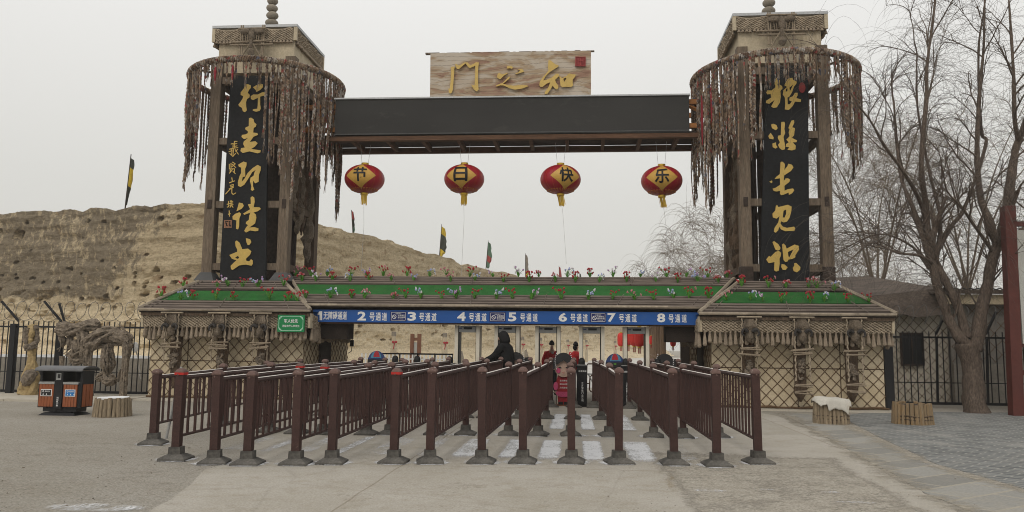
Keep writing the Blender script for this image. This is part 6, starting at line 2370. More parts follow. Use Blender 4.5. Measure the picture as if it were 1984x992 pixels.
def person(label, loc, h, face, coat, hat, armL, armR, lean=(0, 0), hood=False, hair=None):
    """local frame: the person faces -Y before being turned by face (radians); arm = (elbow, wrist) offsets from the shoulder"""
    t = thing('person', label, 'person', loc)
    t.rotation_euler = (0, 0, face)
    k = h / 1.72
    lx, ly = lean
    def S(x, y, z):
        f_ = max(0, (z - .9)) / .8
        return Vector((x + lx * f_, y + ly * f_, z)) * k
    V = [S(0, 0, .92), S(0, .01, 1.1), S(0, .01, 1.3), S(0, .015, 1.42), S(0, 0, 1.5), S(0, -.02, 1.6), S(0, -.01, 1.68)]
    E = [(0, 1), (1, 2), (2, 3), (3, 4), (4, 5), (5, 6)]
    Rd = [.13 * k, .125 * k, .14 * k, .09 * k, .055 * k, (.09 * k, .1 * k), (.07 * k, .08 * k)]
    V += [S(0, -.13, 1.585), S(0, -.085, 1.525)]        # nose, chin
    E += [(5, 7), (5, 8)]
    Rd += [.016 * k, .035 * k]
    ids = {}
    for s, arm in ((-1, armL), (1, armR)):
        sh = S(s * .19, .01, 1.4)
        el_ = sh + Vector(arm[0]) * k
        wr = sh + Vector(arm[1]) * k
        d = (wr - el_).normalized()
        hd = wr + d * .085 * k
        b = len(V)
        V += [sh, el_, wr, hd]
        E += [(3, b), (b, b + 1), (b + 1, b + 2), (b + 2, b + 3)]
        Rd += [.06 * k, .045 * k, .03 * k, (.036 * k, .02 * k)]
        sd = d.orthogonal().normalized()
        for f in range(4):
            off = sd * (f - 1.5) * .019 * k
            V += [hd + off + d * .04 * k, hd + off + d * (.075 - .008 * abs(f - 1.3)) * k + Vector((0, 0, -.012)) * k]
            n_ = len(V)
            E += [(b + 3, n_ - 2), (n_ - 2, n_ - 1)]
            Rd += [.0095 * k, .008 * k]
        V += [wr + d * .04 * k + sd * .045 * k, wr + d * .075 * k + sd * .055 * k]
        n_ = len(V)
        E += [(b + 2, n_ - 2), (n_ - 2, n_ - 1)]
        Rd += [.011 * k, .009 * k]
        ids[s] = (sh, el_, wr)
    legs = {}
    for s in (-1, 1):
        b = len(V)
        P_ = [S(s * .10, 0, .86), S(s * .11, -.02, .48), S(s * .11, .02, .09), S(s * .12, -.10, .045)]
        V += P_
        E += [(0, b), (b, b + 1), (b + 1, b + 2), (b + 2, b + 3)]
        Rd += [.09 * k, .062 * k, .042 * k, .038 * k]
        legs[s] = P_
    skin_mesh('body', V, E, Rd, M['skin'], t)
    CV = [S(0, .01, .80), S(0, .01, 1.0), S(0, .015, 1.25), S(0, .02, 1.4), S(0, .015, 1.475)]
    CE = [(0, 1), (1, 2), (2, 3), (3, 4)]
    CR = [(.20 * k, .165 * k), (.195 * k, .165 * k), (.205 * k, .165 * k), (.15 * k, .12 * k), .085 * k]
    if hood:
        CR = [(r_[0] * 1.22, r_[1] * 1.25) if isinstance(r_, tuple) else r_ * 1.5 for r_ in CR]
        CV[4] = S(0, .02, 1.53)
    for s in (-1, 1):
        sh, el_, wr = ids[s]
        b = len(CV)
        CV += [sh, (sh + el_) / 2, el_, wr]
        CE += [(3, b), (b, b + 1), (b + 1, b + 2), (b + 2, b + 3)]
        CR += [(.115 if hood else .09) * k, (.1 if hood else .078) * k, (.085 if hood else .068) * k, .055 * k]
    co = skin_mesh('coat', CV, CE, CR, coat, t)
    for s in (-1, 1):
        P_ = legs[s]
        skin_mesh('trouser_leg', [P_[0] + Vector((0, 0, .06)), P_[0], P_[1], P_[2] + Vector((0, 0, .02))], [(0, 1), (1, 2), (2, 3)], [.105 * k, .105 * k, .082 * k, .068 * k], M['trousers'], t)
        skin_mesh('boot', [P_[2] + Vector((0, 0, .04)), P_[2] - Vector((0, 0, .035)) * k, P_[3]], [(0, 1), (1, 2)], [.056 * k, .055 * k, .046 * k], M['black'], t)
    hc = S(0, .012, 1.645)
    if hood:
        skin_mesh('hood', [S(0, .04, 1.44), S(0, .045, 1.56), S(0, .025, 1.68), S(0, -.05, 1.76)], [(0, 1), (1, 2), (2, 3)], [.15 * k, .15 * k, .15 * k, .085 * k], coat, t)
        skin_mesh('face_mask', [S(0, -.07, 1.555), S(0, -.095, 1.57)], [(0, 1)], [.06 * k, .045 * k], M['knit_black'], t)
    else:
        skin_mesh('knit_hat', [S(0, .03, 1.65), S(0, .02, 1.70), S(0, .01, 1.765), S(0, .01, 1.83)], [(0, 1), (1, 2), (2, 3)], [.104 * k, .108 * k, .085 * k, .025 * k], hat, t)
        skin_mesh('scarf', [S(0, .04, 1.43), S(0, -.05, 1.405), S(.03, -.12, 1.36)], [(0, 1), (1, 2)], [.085 * k, .07 * k, .04 * k], M['scarf'] if hair is None else M['coat_red'], t)
        if hair is not None:
            skin_mesh('hair', [S(0, .06, 1.68), S(0, .07, 1.6), S(0, .075, 1.5)], [(0, 1), (1, 2)], [.085 * k, .09 * k, .06 * k], M['knit_black'], t)
    # eyes and mouth
    mb = MB()
    b0 = org(t)
    for s in (-1, 1):
        mb.ball(b0 + S(s * .034, -.108, 1.61), .009 * k, .007 * k, .006 * k, 6, 4)
    mb.build('eyes', M['black'], t)
    mb = MB()
    mb.ball(b0 + S(0, -.108, 1.545), .024 * k, .007 * k, .007 * k, 8, 4)
    mb.build('mouth', M['toy_pink'], t)
    return t
p = PY(976, 690, 20.75)
person('person in black hooded coat leaning over the turnstile', (p.x + .1, 20.75, 0), 1.84, -PI / 2 - .25, M['coat_black'], None, ((-.05, -.18, -.22), (-.0, -.48, -.36)), ((.0, -.2, -.24), (.02, -.5, -.38)), lean=(0, -.14), hood=True)
p = PY(1069, 690, 25.6)
person('smiling person in red coat, black pointed hat and pale scarf', (p.x, 25.6, 0), 1.62, .15, M['coat_red'], M['knit_black'], ((-.1, .02, -.28), (-.08, -.1, -.5)), ((.1, .02, -.28), (.08, -.1, -.5)))
p = PY(1116, 690, 26.4)
person('person in red coat with black hair and hat, turned away', (p.x, 26.4, 0), 1.60, PI - .5, M['coat_red'], M['knit_black'], ((-.08, .02, -.28), (-.06, -.08, -.5)), ((.08, .02, -.28), (.06, -.08, -.5)), hair=1)

# ---------------------------------------------------------------- flags on the rampart
def flag(px0, yb, px1, yt, cols, w, f0, f1, label, seed):
    D = wall_D(px0) + 1.2
    a, b = PY(px0, yb + 8, D), PY(px1, yt, D)
    t = thing('flag', label, 'flag', a, 'flags along the rampart')
    mb = MB()
    mb.tube([a, b], [.035, .022], 6)
    mb.build('pole', M['wood_dark'], t)
    lr = random.Random(seed)
    s = D / FPX
    prev = None
    nseg = len(cols)
    for ci, cm_ in enumerate(cols):
        mb = MB()
        n = 10
        base = None
        for i in range(n + 1):
            v = (ci + i / n) / nseg
            v_ = f0 + (f1 - f0) * v
            q = b.lerp(a, v_)
            ww = w * s * (.35 + .65 * math.sin(PI * min(1, v * .85 + .12))) * (1 + .3 * noise.noise(Vector((v * 6, seed, 0))))
            for k in range(5):
                u = k / 4
                y = .10 * math.sin(u * 7 + v * 4 + seed) * u
                mb.v.append(q + Vector((ww * u, y, -u * ww * .8)))
        for i in range(n):
            for k in range(4):
                j = i * 5 + k
                mb.f.append((j, j + 1, j + 6, j + 5))
        m0 = len(mb.v)
        mb.v += [p_ + Vector((0, .015, 0)) for p_ in mb.v[:m0]]
        mb.f += [tuple(reversed([x_ + m0 for x_ in q_])) for q_ in mb.f[:]]
        mb.build('cloth', cm_, t, recalc=False)
flag(242, 401, 254, 299, [M['flag_dark'], M['fl_yellow'], M['fl_yellow'], M['flag_dark'], M['flag_dark']], 8.5, .06, .88, 'tall ragged yellow and black flag on the rampart, left of the gate', 1)
flag(684, 447, 681, 407, [M['flag_red'], M['flag_dark'], M['flag_green']], 6, .02, .95, 'small red and dark pennant on the rampart, left of the first lantern', 2)
flag(851, 494, 856, 434, [M['fl_yellow'], M['flag_dark'], M['flag_dark'], M['fl_yellow']], 12, .06, .9, 'black flag with yellow border on the rampart, below the second lantern', 3)
flag(941, 519, 946, 466, [M['flag_green'], M['flag_green'], M['flag_red'], M['flag_green']], 9, .04, .85, 'green and red flag on the rampart, right of the yellow-bordered one', 4)
flag(1018, 540, 1018, 491, [M['flag_grey'], M['flag_grey'], M['fl_yellow']], 6, .03, .85, 'faded grey pennant at the low end of the rampart', 5)
flag(1084, 556, 1083, 515, [M['flag_red'], M['flag_grey']], 5, .03, .9, 'tiny red-tipped pennant beside the third lantern string', 6)
flag(1123, 560, 1123, 528, [M['flag_dark'], M['flag_grey']], 4, .03, .9, 'tiny dark pennant above the canopy ridge, the farthest one', 7)
# ---------------------------------------------------------------- steel bar fences with razor wire
def coil(mb, x0, x1, y, z, r, pitch, seed):
    pts = []
    n = int((x1 - x0) / pitch * 14)
    for i in range(n):
        u = i / n
        a = 2 * PI * (x1 - x0) / pitch * u
        rr = r * (1 + .25 * noise.noise(Vector((u * 30, seed, 0))))
        pts.append((x0 + (x1 - x0) * u + .1 * math.sin(a * 1.01), y + .8 * rr * math.cos(a), z + rr * math.sin(a) + .06 * noise.noise(Vector((u * 20, seed, 5)))))
    mb.tube(pts, .008, 3, False)
    for i in range(0, n, 3):
        p = Vector(pts[i])
        mb.tube([p + Vector((-.022, 0, -.022)), p + Vector((.022, 0, .022))], .006, 3, False)
def bar_fence(label, x0, x1, y, ztop, pitch, posts, arms, coilz, seed, rails=(.12, 1.0)):
    t = thing('bar_fence', label, 'fence', (x0, y, 0))
    mb = MB()
    x = x0
    while x < x1:
        mb.bx(x - .011, x + .011, y - .011, y + .011, .09, ztop + .16)
        x += pitch
    mb.bx(x0, x1, y - .02, y + .02, ztop - .025, ztop + .025)
    mb.bx(x0, x1, y - .025, y + .025, .08, .15)
    mb.bx(x0, x1, y - .012, y + .012, rails[1] - .012, rails[1] + .012)
    mb.build('bar_panel', M['black_steel'], t)
    for px in posts:
        mb = MB()
        mb.bx(px - .08, px + .08, y - .08, y + .08, 0, ztop + .08)
        mb.build('post', M['black_steel'], t)
    for (xa, za, xb, zb) in arms:
        mb = MB()
        mb.tube([(xa, y, za), (xb, y - .12, zb)], .035, 4)
        mb.build('wire_arm', M['black_steel'], t)
    if coilz:
        mb = MB()
        coil(mb, x0, x1, y - .05, coilz, .27, .36, seed)
        mb.build('razor_wire', M['wire'], t)
    return t
YL = 21.45
pa = [PY(x, y, YL) for x, y in ((23, 700), (113, 700))]
arms = []
for (xa, ya, xb, yb) in ((36, 622, 9, 584), (120, 624, 91, 584), (126, 626, 120, 588)):
    a, b = PY(xa, ya, YL), PY(xb, yb, YL)
    arms.append((a.x, a.z, b.x, b.z))
bar_fence('black steel bar fence with razor wire, left of the left booth', -20.2, -11.72, YL, PY(60, 633, YL).z, .15, [p.x for p in pa] + [-18.6], arms, PY(60, 603, YL).z, 3, rails=(.12, PY(60, 720, YL).z))
YR = 22.6
pr_ = [PY(x, 700, YR) for x in (1813, 1910)]
arms = []
for (xa, ya, xb, yb) in ((1813, 648, 1822, 621), (1910, 648, 1926, 604)):
    a, b = PY(xa, ya, YR), PY(xb, yb, YR)
    arms.append((a.x, a.z, b.x, b.z))
bar_fence('black steel bar fence with faint razor wire, behind the willow trunk', 8.0, 17.5, YR, PY(1850, 654, YR).z, .172, [], arms + [(p.x, .1, p.x, 1.85) for p in pr_], PY(1800, 612, YR).z, 6, rails=(.12, PY(1850, 742, YR).z))
mb = MB()
a, b = PY(1714, 700, 21.1), PY(1731, 700, 21.1)
mb.bx(a.x, b.x, 21.1, 21.35, 0, PY(1722, 655, 21.1).z + .25)
mb.bx(a.x - .01, b.x + .01, 21.09, 21.36, 0, .05)
o = mb.build('gate_post', M['black_steel'], None)
tag(o, 'thick black steel gate post at the outer corner of the right booth', 'post')

# low concrete wall behind the left fence
t = thing('concrete_wall', 'low grey concrete wall with snow on top behind the left fence', 'wall', (-16, 23, 0))
mb = MB()
x = -22.0
zt_ = PY(60, 692, 23.2).z
while x < -11.7:
    mb.bx(x, x + 1.18, 23.2, 23.45, 0, zt_)
    x += 1.2
mb.build('wall', M['concrete_wall'], t)
mb = MB()
n = 50
for i in range(n):
    xa, xb = -22 + 10.2 * i / n, -22 + 10.2 * (i + 1) / n
    h0 = .03 + .02 * noise.noise(Vector((i * .4, 0, 0)))
    mb.bx(xa, xb, 23.19, 23.46, zt_ + .001, zt_ + .05 + h0)
mb.build('snow_cap', M['snow'], t)

# ---------------------------------------------------------------- carved totem and driftwood gateway by the left fence
def pp(px, py, Y):
    return PY(px, py, Y)
Y = 20.9
t = thing('carved_totem', 'carved pale wooden totem with a face, before the left fence', 'sculpture', G(52, 764))
mb = MB()
rough_tube(mb, [pp(52, 764, Y), pp(60, 735, Y), pp(62, 690, Y), pp(60, 668, Y), pp(62, 640, Y), pp(61, 629, Y)], [.26, .2, .10, .13, .14, .08], .3, 12, 6, 2, 3)
mb.build('trunk', M['carved_wood'], t)
mb = MB()
rough_tube(mb, [pp(54, 635, Y - .1), pp(50, 650, Y - .12), pp(52, 668, Y - .1)], [.06, .09, .05], .4, 8, 6, 4, 5)
rough_tube(mb, [pp(70, 630, Y - .1), pp(72, 645, Y - .08), pp(70, 668, Y - .06)], [.05, .07, .04], .4, 8, 6, 6, 5)
mb.build('hair', M['driftwood'], t)
mb = MB()
mb.ball(pp(62, 646, Y - .15), .085, .07, .12, 10, 8)
mb.ball(pp(62, 647, Y - .22), .02, .03, .035, 6, 4)
mb.build('face', M['carved_wood'], t)
mb = MB()
rough_tube(mb, [pp(50, 672, Y - .1), pp(60, 668, Y - .16), pp(70, 664, Y - .1)], [.06, .08, .05], .5, 8, 6, 8, 6)
rough_tube(mb, [pp(48, 678, Y - .1), pp(60, 674, Y - .15), pp(71, 672, Y - .1)], [.04, .06, .04], .5, 8, 6, 9, 6)
mb.build('carved_band', M['driftwood'], t)
mb = MB()
rough_tube(mb, [pp(68, 718, Y - .05), pp(58, 728, Y - .12), pp(52, 738, Y - .12), pp(48, 752, Y - .08)], [.1, .16, .15, .06], .4, 10, 6, 11, 4)
mb.build('owl_carving', M['driftwood'], t)
mb = MB()
rough_tube(mb, [pp(40, 765, Y), pp(45, 752, Y), pp(50, 744, Y)], [.09, .11, .04], .3, 8, 5, 12, 4)
rough_tube(mb, [pp(58, 766, Y - .1), pp(66, 752, Y - .05), pp(69, 735, Y)], [.1, .12, .06], .3, 8, 5, 13, 4)
mb.build('root_foot', M['carved_wood'], t)

Y = 20.8
t = thing('driftwood_gateway', 'tangled driftwood gateway sculpture behind the round log planter', 'sculpture', G(210, 768))
def dw(name, pts, rs, seed, amp=.45, m='driftwood', fr=3.5):
    """gnarled limb made of a core and a sheaf of twisting roots grown together"""
    mb = MB()
    P_ = [pp(*q) if len(q) == 3 else pp(q[0], q[1], Y) for q in pts]
    rough_tube(mb, P_, [r_ * .8 for r_ in rs], amp, 10, 8, seed, fr)
    lr = random.Random(seed)
    for k in range(9):
        a0 = 2 * PI * k / 9 + lr.uniform(-.3, .3)
        tw_ = lr.uniform(-1.2, 1.2)
        q, rr = [], []
        for i, p in enumerate(P_):
            d = (P_[min(i + 1, len(P_) - 1)] - P_[max(i - 1, 0)]).normalized()
            u = d.orthogonal().normalized()
            v = d.cross(u)
            a = a0 + tw_ * i
            q.append(p + (u * math.cos(a) + v * math.sin(a)) * rs[i] * lr.uniform(.7, 1.1))
            rr.append(rs[i] * lr.uniform(.18, .36))
        if lr.random() < .4:
            q.append(q[-1] + Vector((lr.uniform(-.12, .12), lr.uniform(-.1, .05), lr.uniform(-.15, .1))))
            rr.append(.012)
        rough_tube(mb, q, rr, .5, 7, 6, seed + k * 3, 6)
    return mb.build(name, M[m], t)
dw('top_log', [(112, 640), (125, 636), (140, 640), (160, 634), (178, 628), (192, 632)], [.14, .19, .16, .13, .17, .12], 1)
dw('cross_log', [(168, 672), (180, 664), (200, 655), (220, 652), (238, 658), (252, 663)], [.14, .2, .22, .2, .18, .12], 3)
dw('post', [(176, 768), (174, 740), (172, 700), (168, 676), (170, 660)], [.06, .07, .08, .14, .12], 5, .35)
dw('post', [(238, 768), (241, 735), (245, 700), (250, 672), (246, 660)], [.09, .085, .09, .13, .12], 6, .35)
dw('hanging_root', [(208, 668), (208, 690), (209, 708), (208, 726)], [.09, .15, .16, .06], 7, .6)
dw('hanging_root', [(188, 735), (200, 730), (210, 738), (222, 732)], [.07, .13, .15, .08], 8, .6, fr=6)
dw('hanging_root', [(118, 648), (122, 660), (120, 672)], [.06, .1, .04], 9, .5)
dw('hanging_root', [(134, 652), (138, 664), (136, 676)], [.05, .09, .04], 10, .5)
dw('hanging_root', [(146, 660), (152, 676), (146, 688), (140, 694)], [.1, .15, .13, .05], 12, .6)
dw('hanging_root', [(158, 640), (164, 660), (163, 690), (166, 706)], [.12, .16, .12, .05], 13, .6)
dw('hanging_root', [(140, 682), (134, 686), (146, 702), (158, 700)], [.05, .08, .1, .05], 14, .6)
dw('hanging_root', [(228, 740), (232, 724), (236, 716)], [.03, .045, .03], 15, .3)
dw('branch', [(235, 655), (240, 640), (233, 632)], [.06, .04, .015], 16, .3)
dw('branch', [(186, 650), (182, 640), (176, 634)], [.05, .03, .012], 17, .3)
dw('hanging_root', [(120, 690), (118, 720), (113, 750), (112, 768)], [.05, .05, .06, .07], 18, .3)
mb = MB()
c = pp(262, 673, 21.9)
mb.ball(c, .11, .03, .15, 12, 8)
mb.tube([c, c + Vector((.05, .1, -.3)), c + Vector((.05, .3, -.9))], .02, 6)
o = mb.build('white_lamp', M['white'], None)
tag(o, 'small tilted white disc on a bracket beside the left booth', 'lamp')

# ---------------------------------------------------------------- twin litter bin
base = G(122, 805)
Yb = base.y
t = thing('litter_bin', 'twin litter bin with orange-brown slats and curved black roof', 'litter bin', (base.x, Yb, 0))
def bxp(mb, xa, xb, ya, yb, y0, y1):
    a, b = PY(xa, yb, Yb), PY(xb, ya, Yb)
    mb.bx(a.x, b.x, y0, y1, a.z, b.z)
D0, D1 = Yb, Yb + .42
zb_ = PY(122, 790, Yb).z
zmid = PY(122, 742, Yb).z
ztop_ = PY(122, 719, Yb).z
xa, xb = PY(74, 760, Yb).x, PY(157, 760, Yb).x
mb = MB()
mb.bx(xa, xb, D0 + .01, D1, zb_, zmid)
mb.bx(xa, xa + .05, D0 + .03, D1, zmid, ztop_)
mb.bx(xb - .05, xb, D0 + .03, D1, zmid, ztop_)
xm0, xm1 = PY(105.5, 760, Yb).x, PY(121, 760, Yb).x
mb.bx(xm0, xm1, D0 - .015, D1, zb_ - .02, ztop_)
mb.bx(xa + .15, xa + .28, D1 - .05, D1 - .01, zmid, ztop_)
mb.bx(xm1 + .03, xm1 + .22, D1 - .05, D1 - .01, zmid, ztop_)
body = mb.build('frame', M['black_steel'], t)
mb = MB()
mb.box(((xa + xb) / 2, (D0 + D1) / 2, (zb_ + .05) / 2 + .02), (xb - xa - .2, .34, zb_ - .05))
mb.hexa([(xa + .06, D0 - .06, 0), (xb - .06, D0 - .06, 0), (xb - .06, D1 + .06, 0), (xa + .06, D1 + .06, 0), (xa + .14, D0, .055), (xb - .14, D0, .055), (xb - .14, D1, .055), (xa + .14, D1, .055)])
mb.build('plinth', M['black_steel'], t)
for s, (pa_, pb_) in enumerate(((76, 104.5), (123, 150))):
    x0_, x1_ = PY(pa_, 760, Yb).x, PY(pb_, 760, Yb).x
    mb = MB()
    n = 5
    for k in range(n):
        w_ = (x1_ - x0_) / n
        mb.bx(x0_ + k * w_ + .004, x0_ + (k + 1) * w_ - .004, D0 - .012, D0 + .009, zb_ + .02, zmid - .03)
    fr_ = mb.build('slat_front', M['orange_slat'], t)
    mb = MB()
    mb.bx(x0_ - .01, x1_ + .01, D0 - .02, D0 + .2, zmid - .025, zmid + .02)
    mb.build('sill', M['grey_plastic'], t)
    lx0, lx1 = x0_ + .045, x1_ - .035
    z0_, z1_ = PY(100, 767.5, Yb).z, PY(100, 754, Yb).z
    mb = MB()
    mb.bx(lx0, lx1, D0 - .02, D0 - .0125, z0_, z1_)
    lb_ = mb.build('label', M['white'], fr_)
    mb = MB()
    mb.bx(lx0 + .014, lx1 - .014, D0 - .024, D0 - .0205, z0_ + .014, z1_ - .014)
    mb.build('label_field', M['bin_blue'] if s else M['toy_black'], lb_)
    lt_ = MB()
    mx_ = (lx0 + lx1) / 2
    lettering(('其他垃圾', '可回收物')[s], (mx_ + .03, D0 - .0255, z1_ - .042), .10, .03, None, None, .01, mb=lt_)
    for k in range(14):
        a0, a1 = 2 * PI * k / 14, 2 * PI * (k + 1) / 14
        lt_.add([(lx0 + .06 + r_ * math.cos(a), D0 - .0255, z1_ - .042 + r_ * math.sin(a)) for r_, a in ((.01, a0), (.019, a0), (.019, a1), (.01, a1))], [(0, 1, 2, 3)])
    for k in range(3 if s else 2):
        q = lx0 + .05 + .07 * k
        lt_.add([(q, D0 - .0255, z0_ + .026), (q + .022, D0 - .0255, z0_ + .026), (q + .016, D0 - .0255, z0_ + .055), (q + .004, D0 - .0255, z0_ + .055)], [(0, 1, 2, 3)])
    lt_.build('lettering', M['white'], lb_, recalc=False)
mb = MB()
for k in range(3):
    y_ = D0 + .05 + k * .12
    mb.bx(xb - .001, xb + .012, y_, y_ + .1, zb_ + .02, zmid - .03)
mb.build('slat_side', M['orange_slat'], t)
mb = MB()
lettering('请分类投放', ((xm0 + xm1) / 2, D0 - .017, 0), .2, .045, None, None, .01, mb=mb)
cz = PY(113, 778, Yb).z
mb.v = [Vector(((xm0 + xm1) / 2 - (p.z), p.y, cz + (p.x - (xm0 + xm1) / 2))) for p in mb.v]
mb.build('lettering', M['white'], body, recalc=False)
mb = MB()
p0, p1 = PY(110.5, 736, Yb), PY(120.5, 723, Yb)
mb.bx(p0.x, p1.x, D0 - .03, D0 - .016, p0.z, p1.z)
ab = mb.build('ashtray', M['grey_plastic'], t)
mb = MB()
mb.bx(p0.x + .03, p1.x - .012, D0 - .033, D0 - .0305, p0.z + .035, p1.z - .02)
mb.build('ashtray_slot', M['toy_black'], ab)
mb = MB()
ra, rb_ = PY(73, 717, Yb).x - .01, PY(170, 717, Yb).x - .06
n = 10
for i in range(n):
    a0, a1 = PI * i / n, PI * (i + 1) / n
    def arc(a):
        return D0 - .08 + (D1 - D0 + .18) * (1 - math.cos(a)) / 2, ztop_ + .085 * math.sin(a)
    (ya, za), (yb_, zb2) = arc(a0), arc(a1)
    mb.hexa([(ra, ya, za), (rb_, ya, za), (rb_, yb_, zb2), (ra, yb_, zb2), (ra, ya, za + .02), (rb_, ya, za + .02), (rb_, yb_, zb2 + .02), (ra, yb_, zb2 + .02)])
M['bin_roof'] = mat('dusty_dark_roof_sheet', (.10, .10, .105), .45, .25, 4, metal=.2, spec=.5)
mb.build('roof', M['bin_roof'], t)

# ---------------------------------------------------------------- log planters
def planter(px, py, wpx, hpx, label, m, seed, rope, flare=1.05):
    c = G(px, py)
    c.y += .2
    s = c.y / FPX
    r_ = wpx * s / 2
    h_ = hpx * s * .93
    t = thing('log_planter', label, 'planter', c)
    lr = random.Random(seed)
    n = 26
    mb = MB()
    for k in range(n):
        a = 2 * PI * k / n
        rr = PI * r_ / n * lr.uniform(.8, 1.3)
        hh = h_ * lr.uniform(.88, 1.0)
        mb.tube([c + Vector((r_ * flare * math.cos(a), r_ * flare * math.sin(a), 0)), c + Vector((r_ * (1 + lr.uniform(-.03, .05)) * math.cos(a), r_ * (1 + lr.uniform(-.03, .05)) * math.sin(a), hh * .5)), c + Vector((r_ * .97 * math.cos(a), r_ * .97 * math.sin(a), hh))], [rr * 1.04, rr, rr * .95], 7)
    mb.build('staves', m, t)
    mb = MB()
    mb.lathe([(r_ * .95, .02), (r_ * .95, h_ * .86), (r_ * .3, h_ * .9)], c, 20)
    mb.build('soil', M['wood_dark'], t)
    if rope:
        mb = MB()
        for z in (.10, .17):
            mb.tube([c + Vector((r_ * 1.1 * math.cos(a), r_ * 1.1 * math.sin(a), z + .012 * math.sin(a * 5))) for a in [2 * PI * i / 30 for i in range(31)]], .014, 5, False)
        mb.build('binding', M['wood'], t)
    return t, c, r_, h_
t, c, r_, h_ = planter(206, 808, 62, 41, 'round grey log planter with snow on top beside the litter bin', M['log'], 1, False, 1.07)
mb = MB()
mb.lathe([(r_ * .94, h_ * .86), (r_ * .95, h_ * .985), (r_ * .8, h_ * 1.0), (.02, h_ * 1.01)], c, 24)
mb.jitter(.012, 4, 2)
mb.build('snow_cap', M['snow'], t)
t, c, r_, h_ = planter(1617, 822, 56, 46, 'log planter with a white plastic sheet over it, before the right booth', M['log'], 2, True)
sc_, sr_, sh_ = c, r_, h_
mb = MB()
n = 22
for i in range(n + 1):
    for j in range(n + 1):
        a, b = i / n * 2 - 1, j / n * 2 - 1
        x, y = a * r_ * 1.32, b * r_ * 1.32 - .05
        d = math.hypot(x, y) / (r_ * 1.05)
        z = h_ + .05 - .02 * a + max(0, d - .95) * -.42 + .03 * noise.noise(Vector((x * 5, y * 5, 1)))
        if d > .97:
            kk = 1.0 + (d - .97) * .35
            f_ = r_ * 1.13 * kk / math.hypot(x, y)
            x, y = x * f_ * .97, y * f_ * .97
            z = h_ + .03 - (d - .97) * .30 * (1.4 if b < 0 and -.5 < a < .8 else .55) + .03 * noise.noise(Vector((a * 4, b * 4, 3)))
        mb.v.append(c + Vector((x, y, z)))
for i in range(n):
    for j in range(n):
        q = i * (n + 1) + j
        mb.f.append((q, q + n + 1, q + n + 2, q + 1))
m0 = len(mb.v)
o = mb.build('plastic_sheet', M['sheet'], None, smooth=True)
sd_ = o.modifiers.new('thickness', 'SOLIDIFY')
sd_.thickness = .004
tag(o, 'crumpled white plastic sheet draped over a log planter', 'sheet')
planter(1776, 823, 60, 43, 'rust-stained log planter between the right booth and the willow', M['log_rust'], 3, True, 1.06)

# ---------------------------------------------------------------- low felt house behind the right fence
hx0 = 8.1
t = thing('felt_house', 'low netted felt house with dark roof and window behind the right fence', 'house', (12, 25, 0))
xs = PY(1838, 700, 24.6).x
mb = MB()
mb.bx(hx0 - 1.5, xs, 24.6, 30, 0, 2.75)
mb.build('pale_wall', M['pale_wall'], t)
mb = MB()
mb.bx(xs, 20, 24.4, 30, 0, 3.0)
mb.build('grey_wall', M['grey_wall'], t)
mb = MB()
mb.bx(xs + .01, 20, 24.32, 24.395, 0, 1.15)
mb.build('plinth', M['concrete_wall'], t)
rope_net(t, (hx0 - 1.5, 24.58), UX, xs - hx0 + 1.5,   .05, 2.7, .27, .29, M['net'], r=.008)
rope_net(t, (xs, 24.36), UX, 8, 1.2, 2.9, .4, .42, M['net'], r=.008)
a, b = PY(1746, 705, 24.55), PY(1785, 648, 24.55)
mb = MB()
mb.bx(a.x, b.x, 24.5, 24.57, a.z, b.z)
wo_ = mb.build('window', M['glass_dark'], t)
mb = MB()
for (x0_, x1_, z0_, z1_) in ((a.x - .03, a.x + .02, a.z, b.z), (b.x - .02, b.x + .03, a.z, b.z), (a.x - .03, b.x + .03, b.z, b.z + .05), (a.x - .03, b.x + .03, a.z - .05, a.z), ((a.x + b.x) / 2 - .015, (a.x + b.x) / 2 + .015, a.z, b.z)):
    mb.bx(x0_, x1_, 24.47, 24.499, z0_, z1_)
mb.build('window_frame', M['wood_dark'], wo_)
# drooping felt mansard on the left, pale eaves beam on the right
zr0, zr1 = PY(1690, 580, 24.2).z, PY(1830, 558, 24.2).z
mb = MB()
n = 26
for i in range(n + 1):
    u = i / n
    x = PY(1655, 600, 24.2).x + (PY(1836, 600, 24.2).x - PY(1655, 600, 24.2).x) * u
    zt_ = zr0 + (zr1 - zr0) * u + .04
    for k in range(7):
        v = k / 6
        mb.v.append(Vector((x, 24.9 - .85 * v + .04 * noise.noise(Vector((x * 3, v * 4, 0))), zt_ - (zt_ - 2.5 - .12 * noise.noise(Vector((x * 2, 0, 3)))) * v)))
for i in range(n):
    for k in range(6):
        q = i * 7 + k
        mb.f.append((q, q + 1, q + 8, q + 7))
m0 = len(mb.v)
mb.v += [p_ + Vector((0, .12, 0)) for p_ in mb.v[:m0]]
mb.f += [tuple(reversed([x_ + m0 for x_ in q_])) for q_ in mb.f[:]]
mb.build('felt_eave', M['thatch'], t, recalc=False)
xa = PY(1829, 580, 24.0).x
za, zb_ = PY(1840, 589, 24.0).z, PY(1840, 570, 24.0).z
mb = MB()
mb.bx(xa, 20, 24.0, 24.2, za, zb_)
mb.build('eaves_beam', M['cream_dirty'], t)
mb = MB()
mb.hexa([(PY(1655, 600, 24.2).x, 24.9, zr0), (xa + .3, 24.9, zr1), (xa + .3, 31, zr1 + .9), (4, 31, zr0 + .9), (PY(1655, 600, 24.2).x, 24.9, zr0 + .05), (xa + .3, 24.9, zr1 + .05), (xa + .3, 31, zr1 + .95), (4, 31, zr0 + .95)])
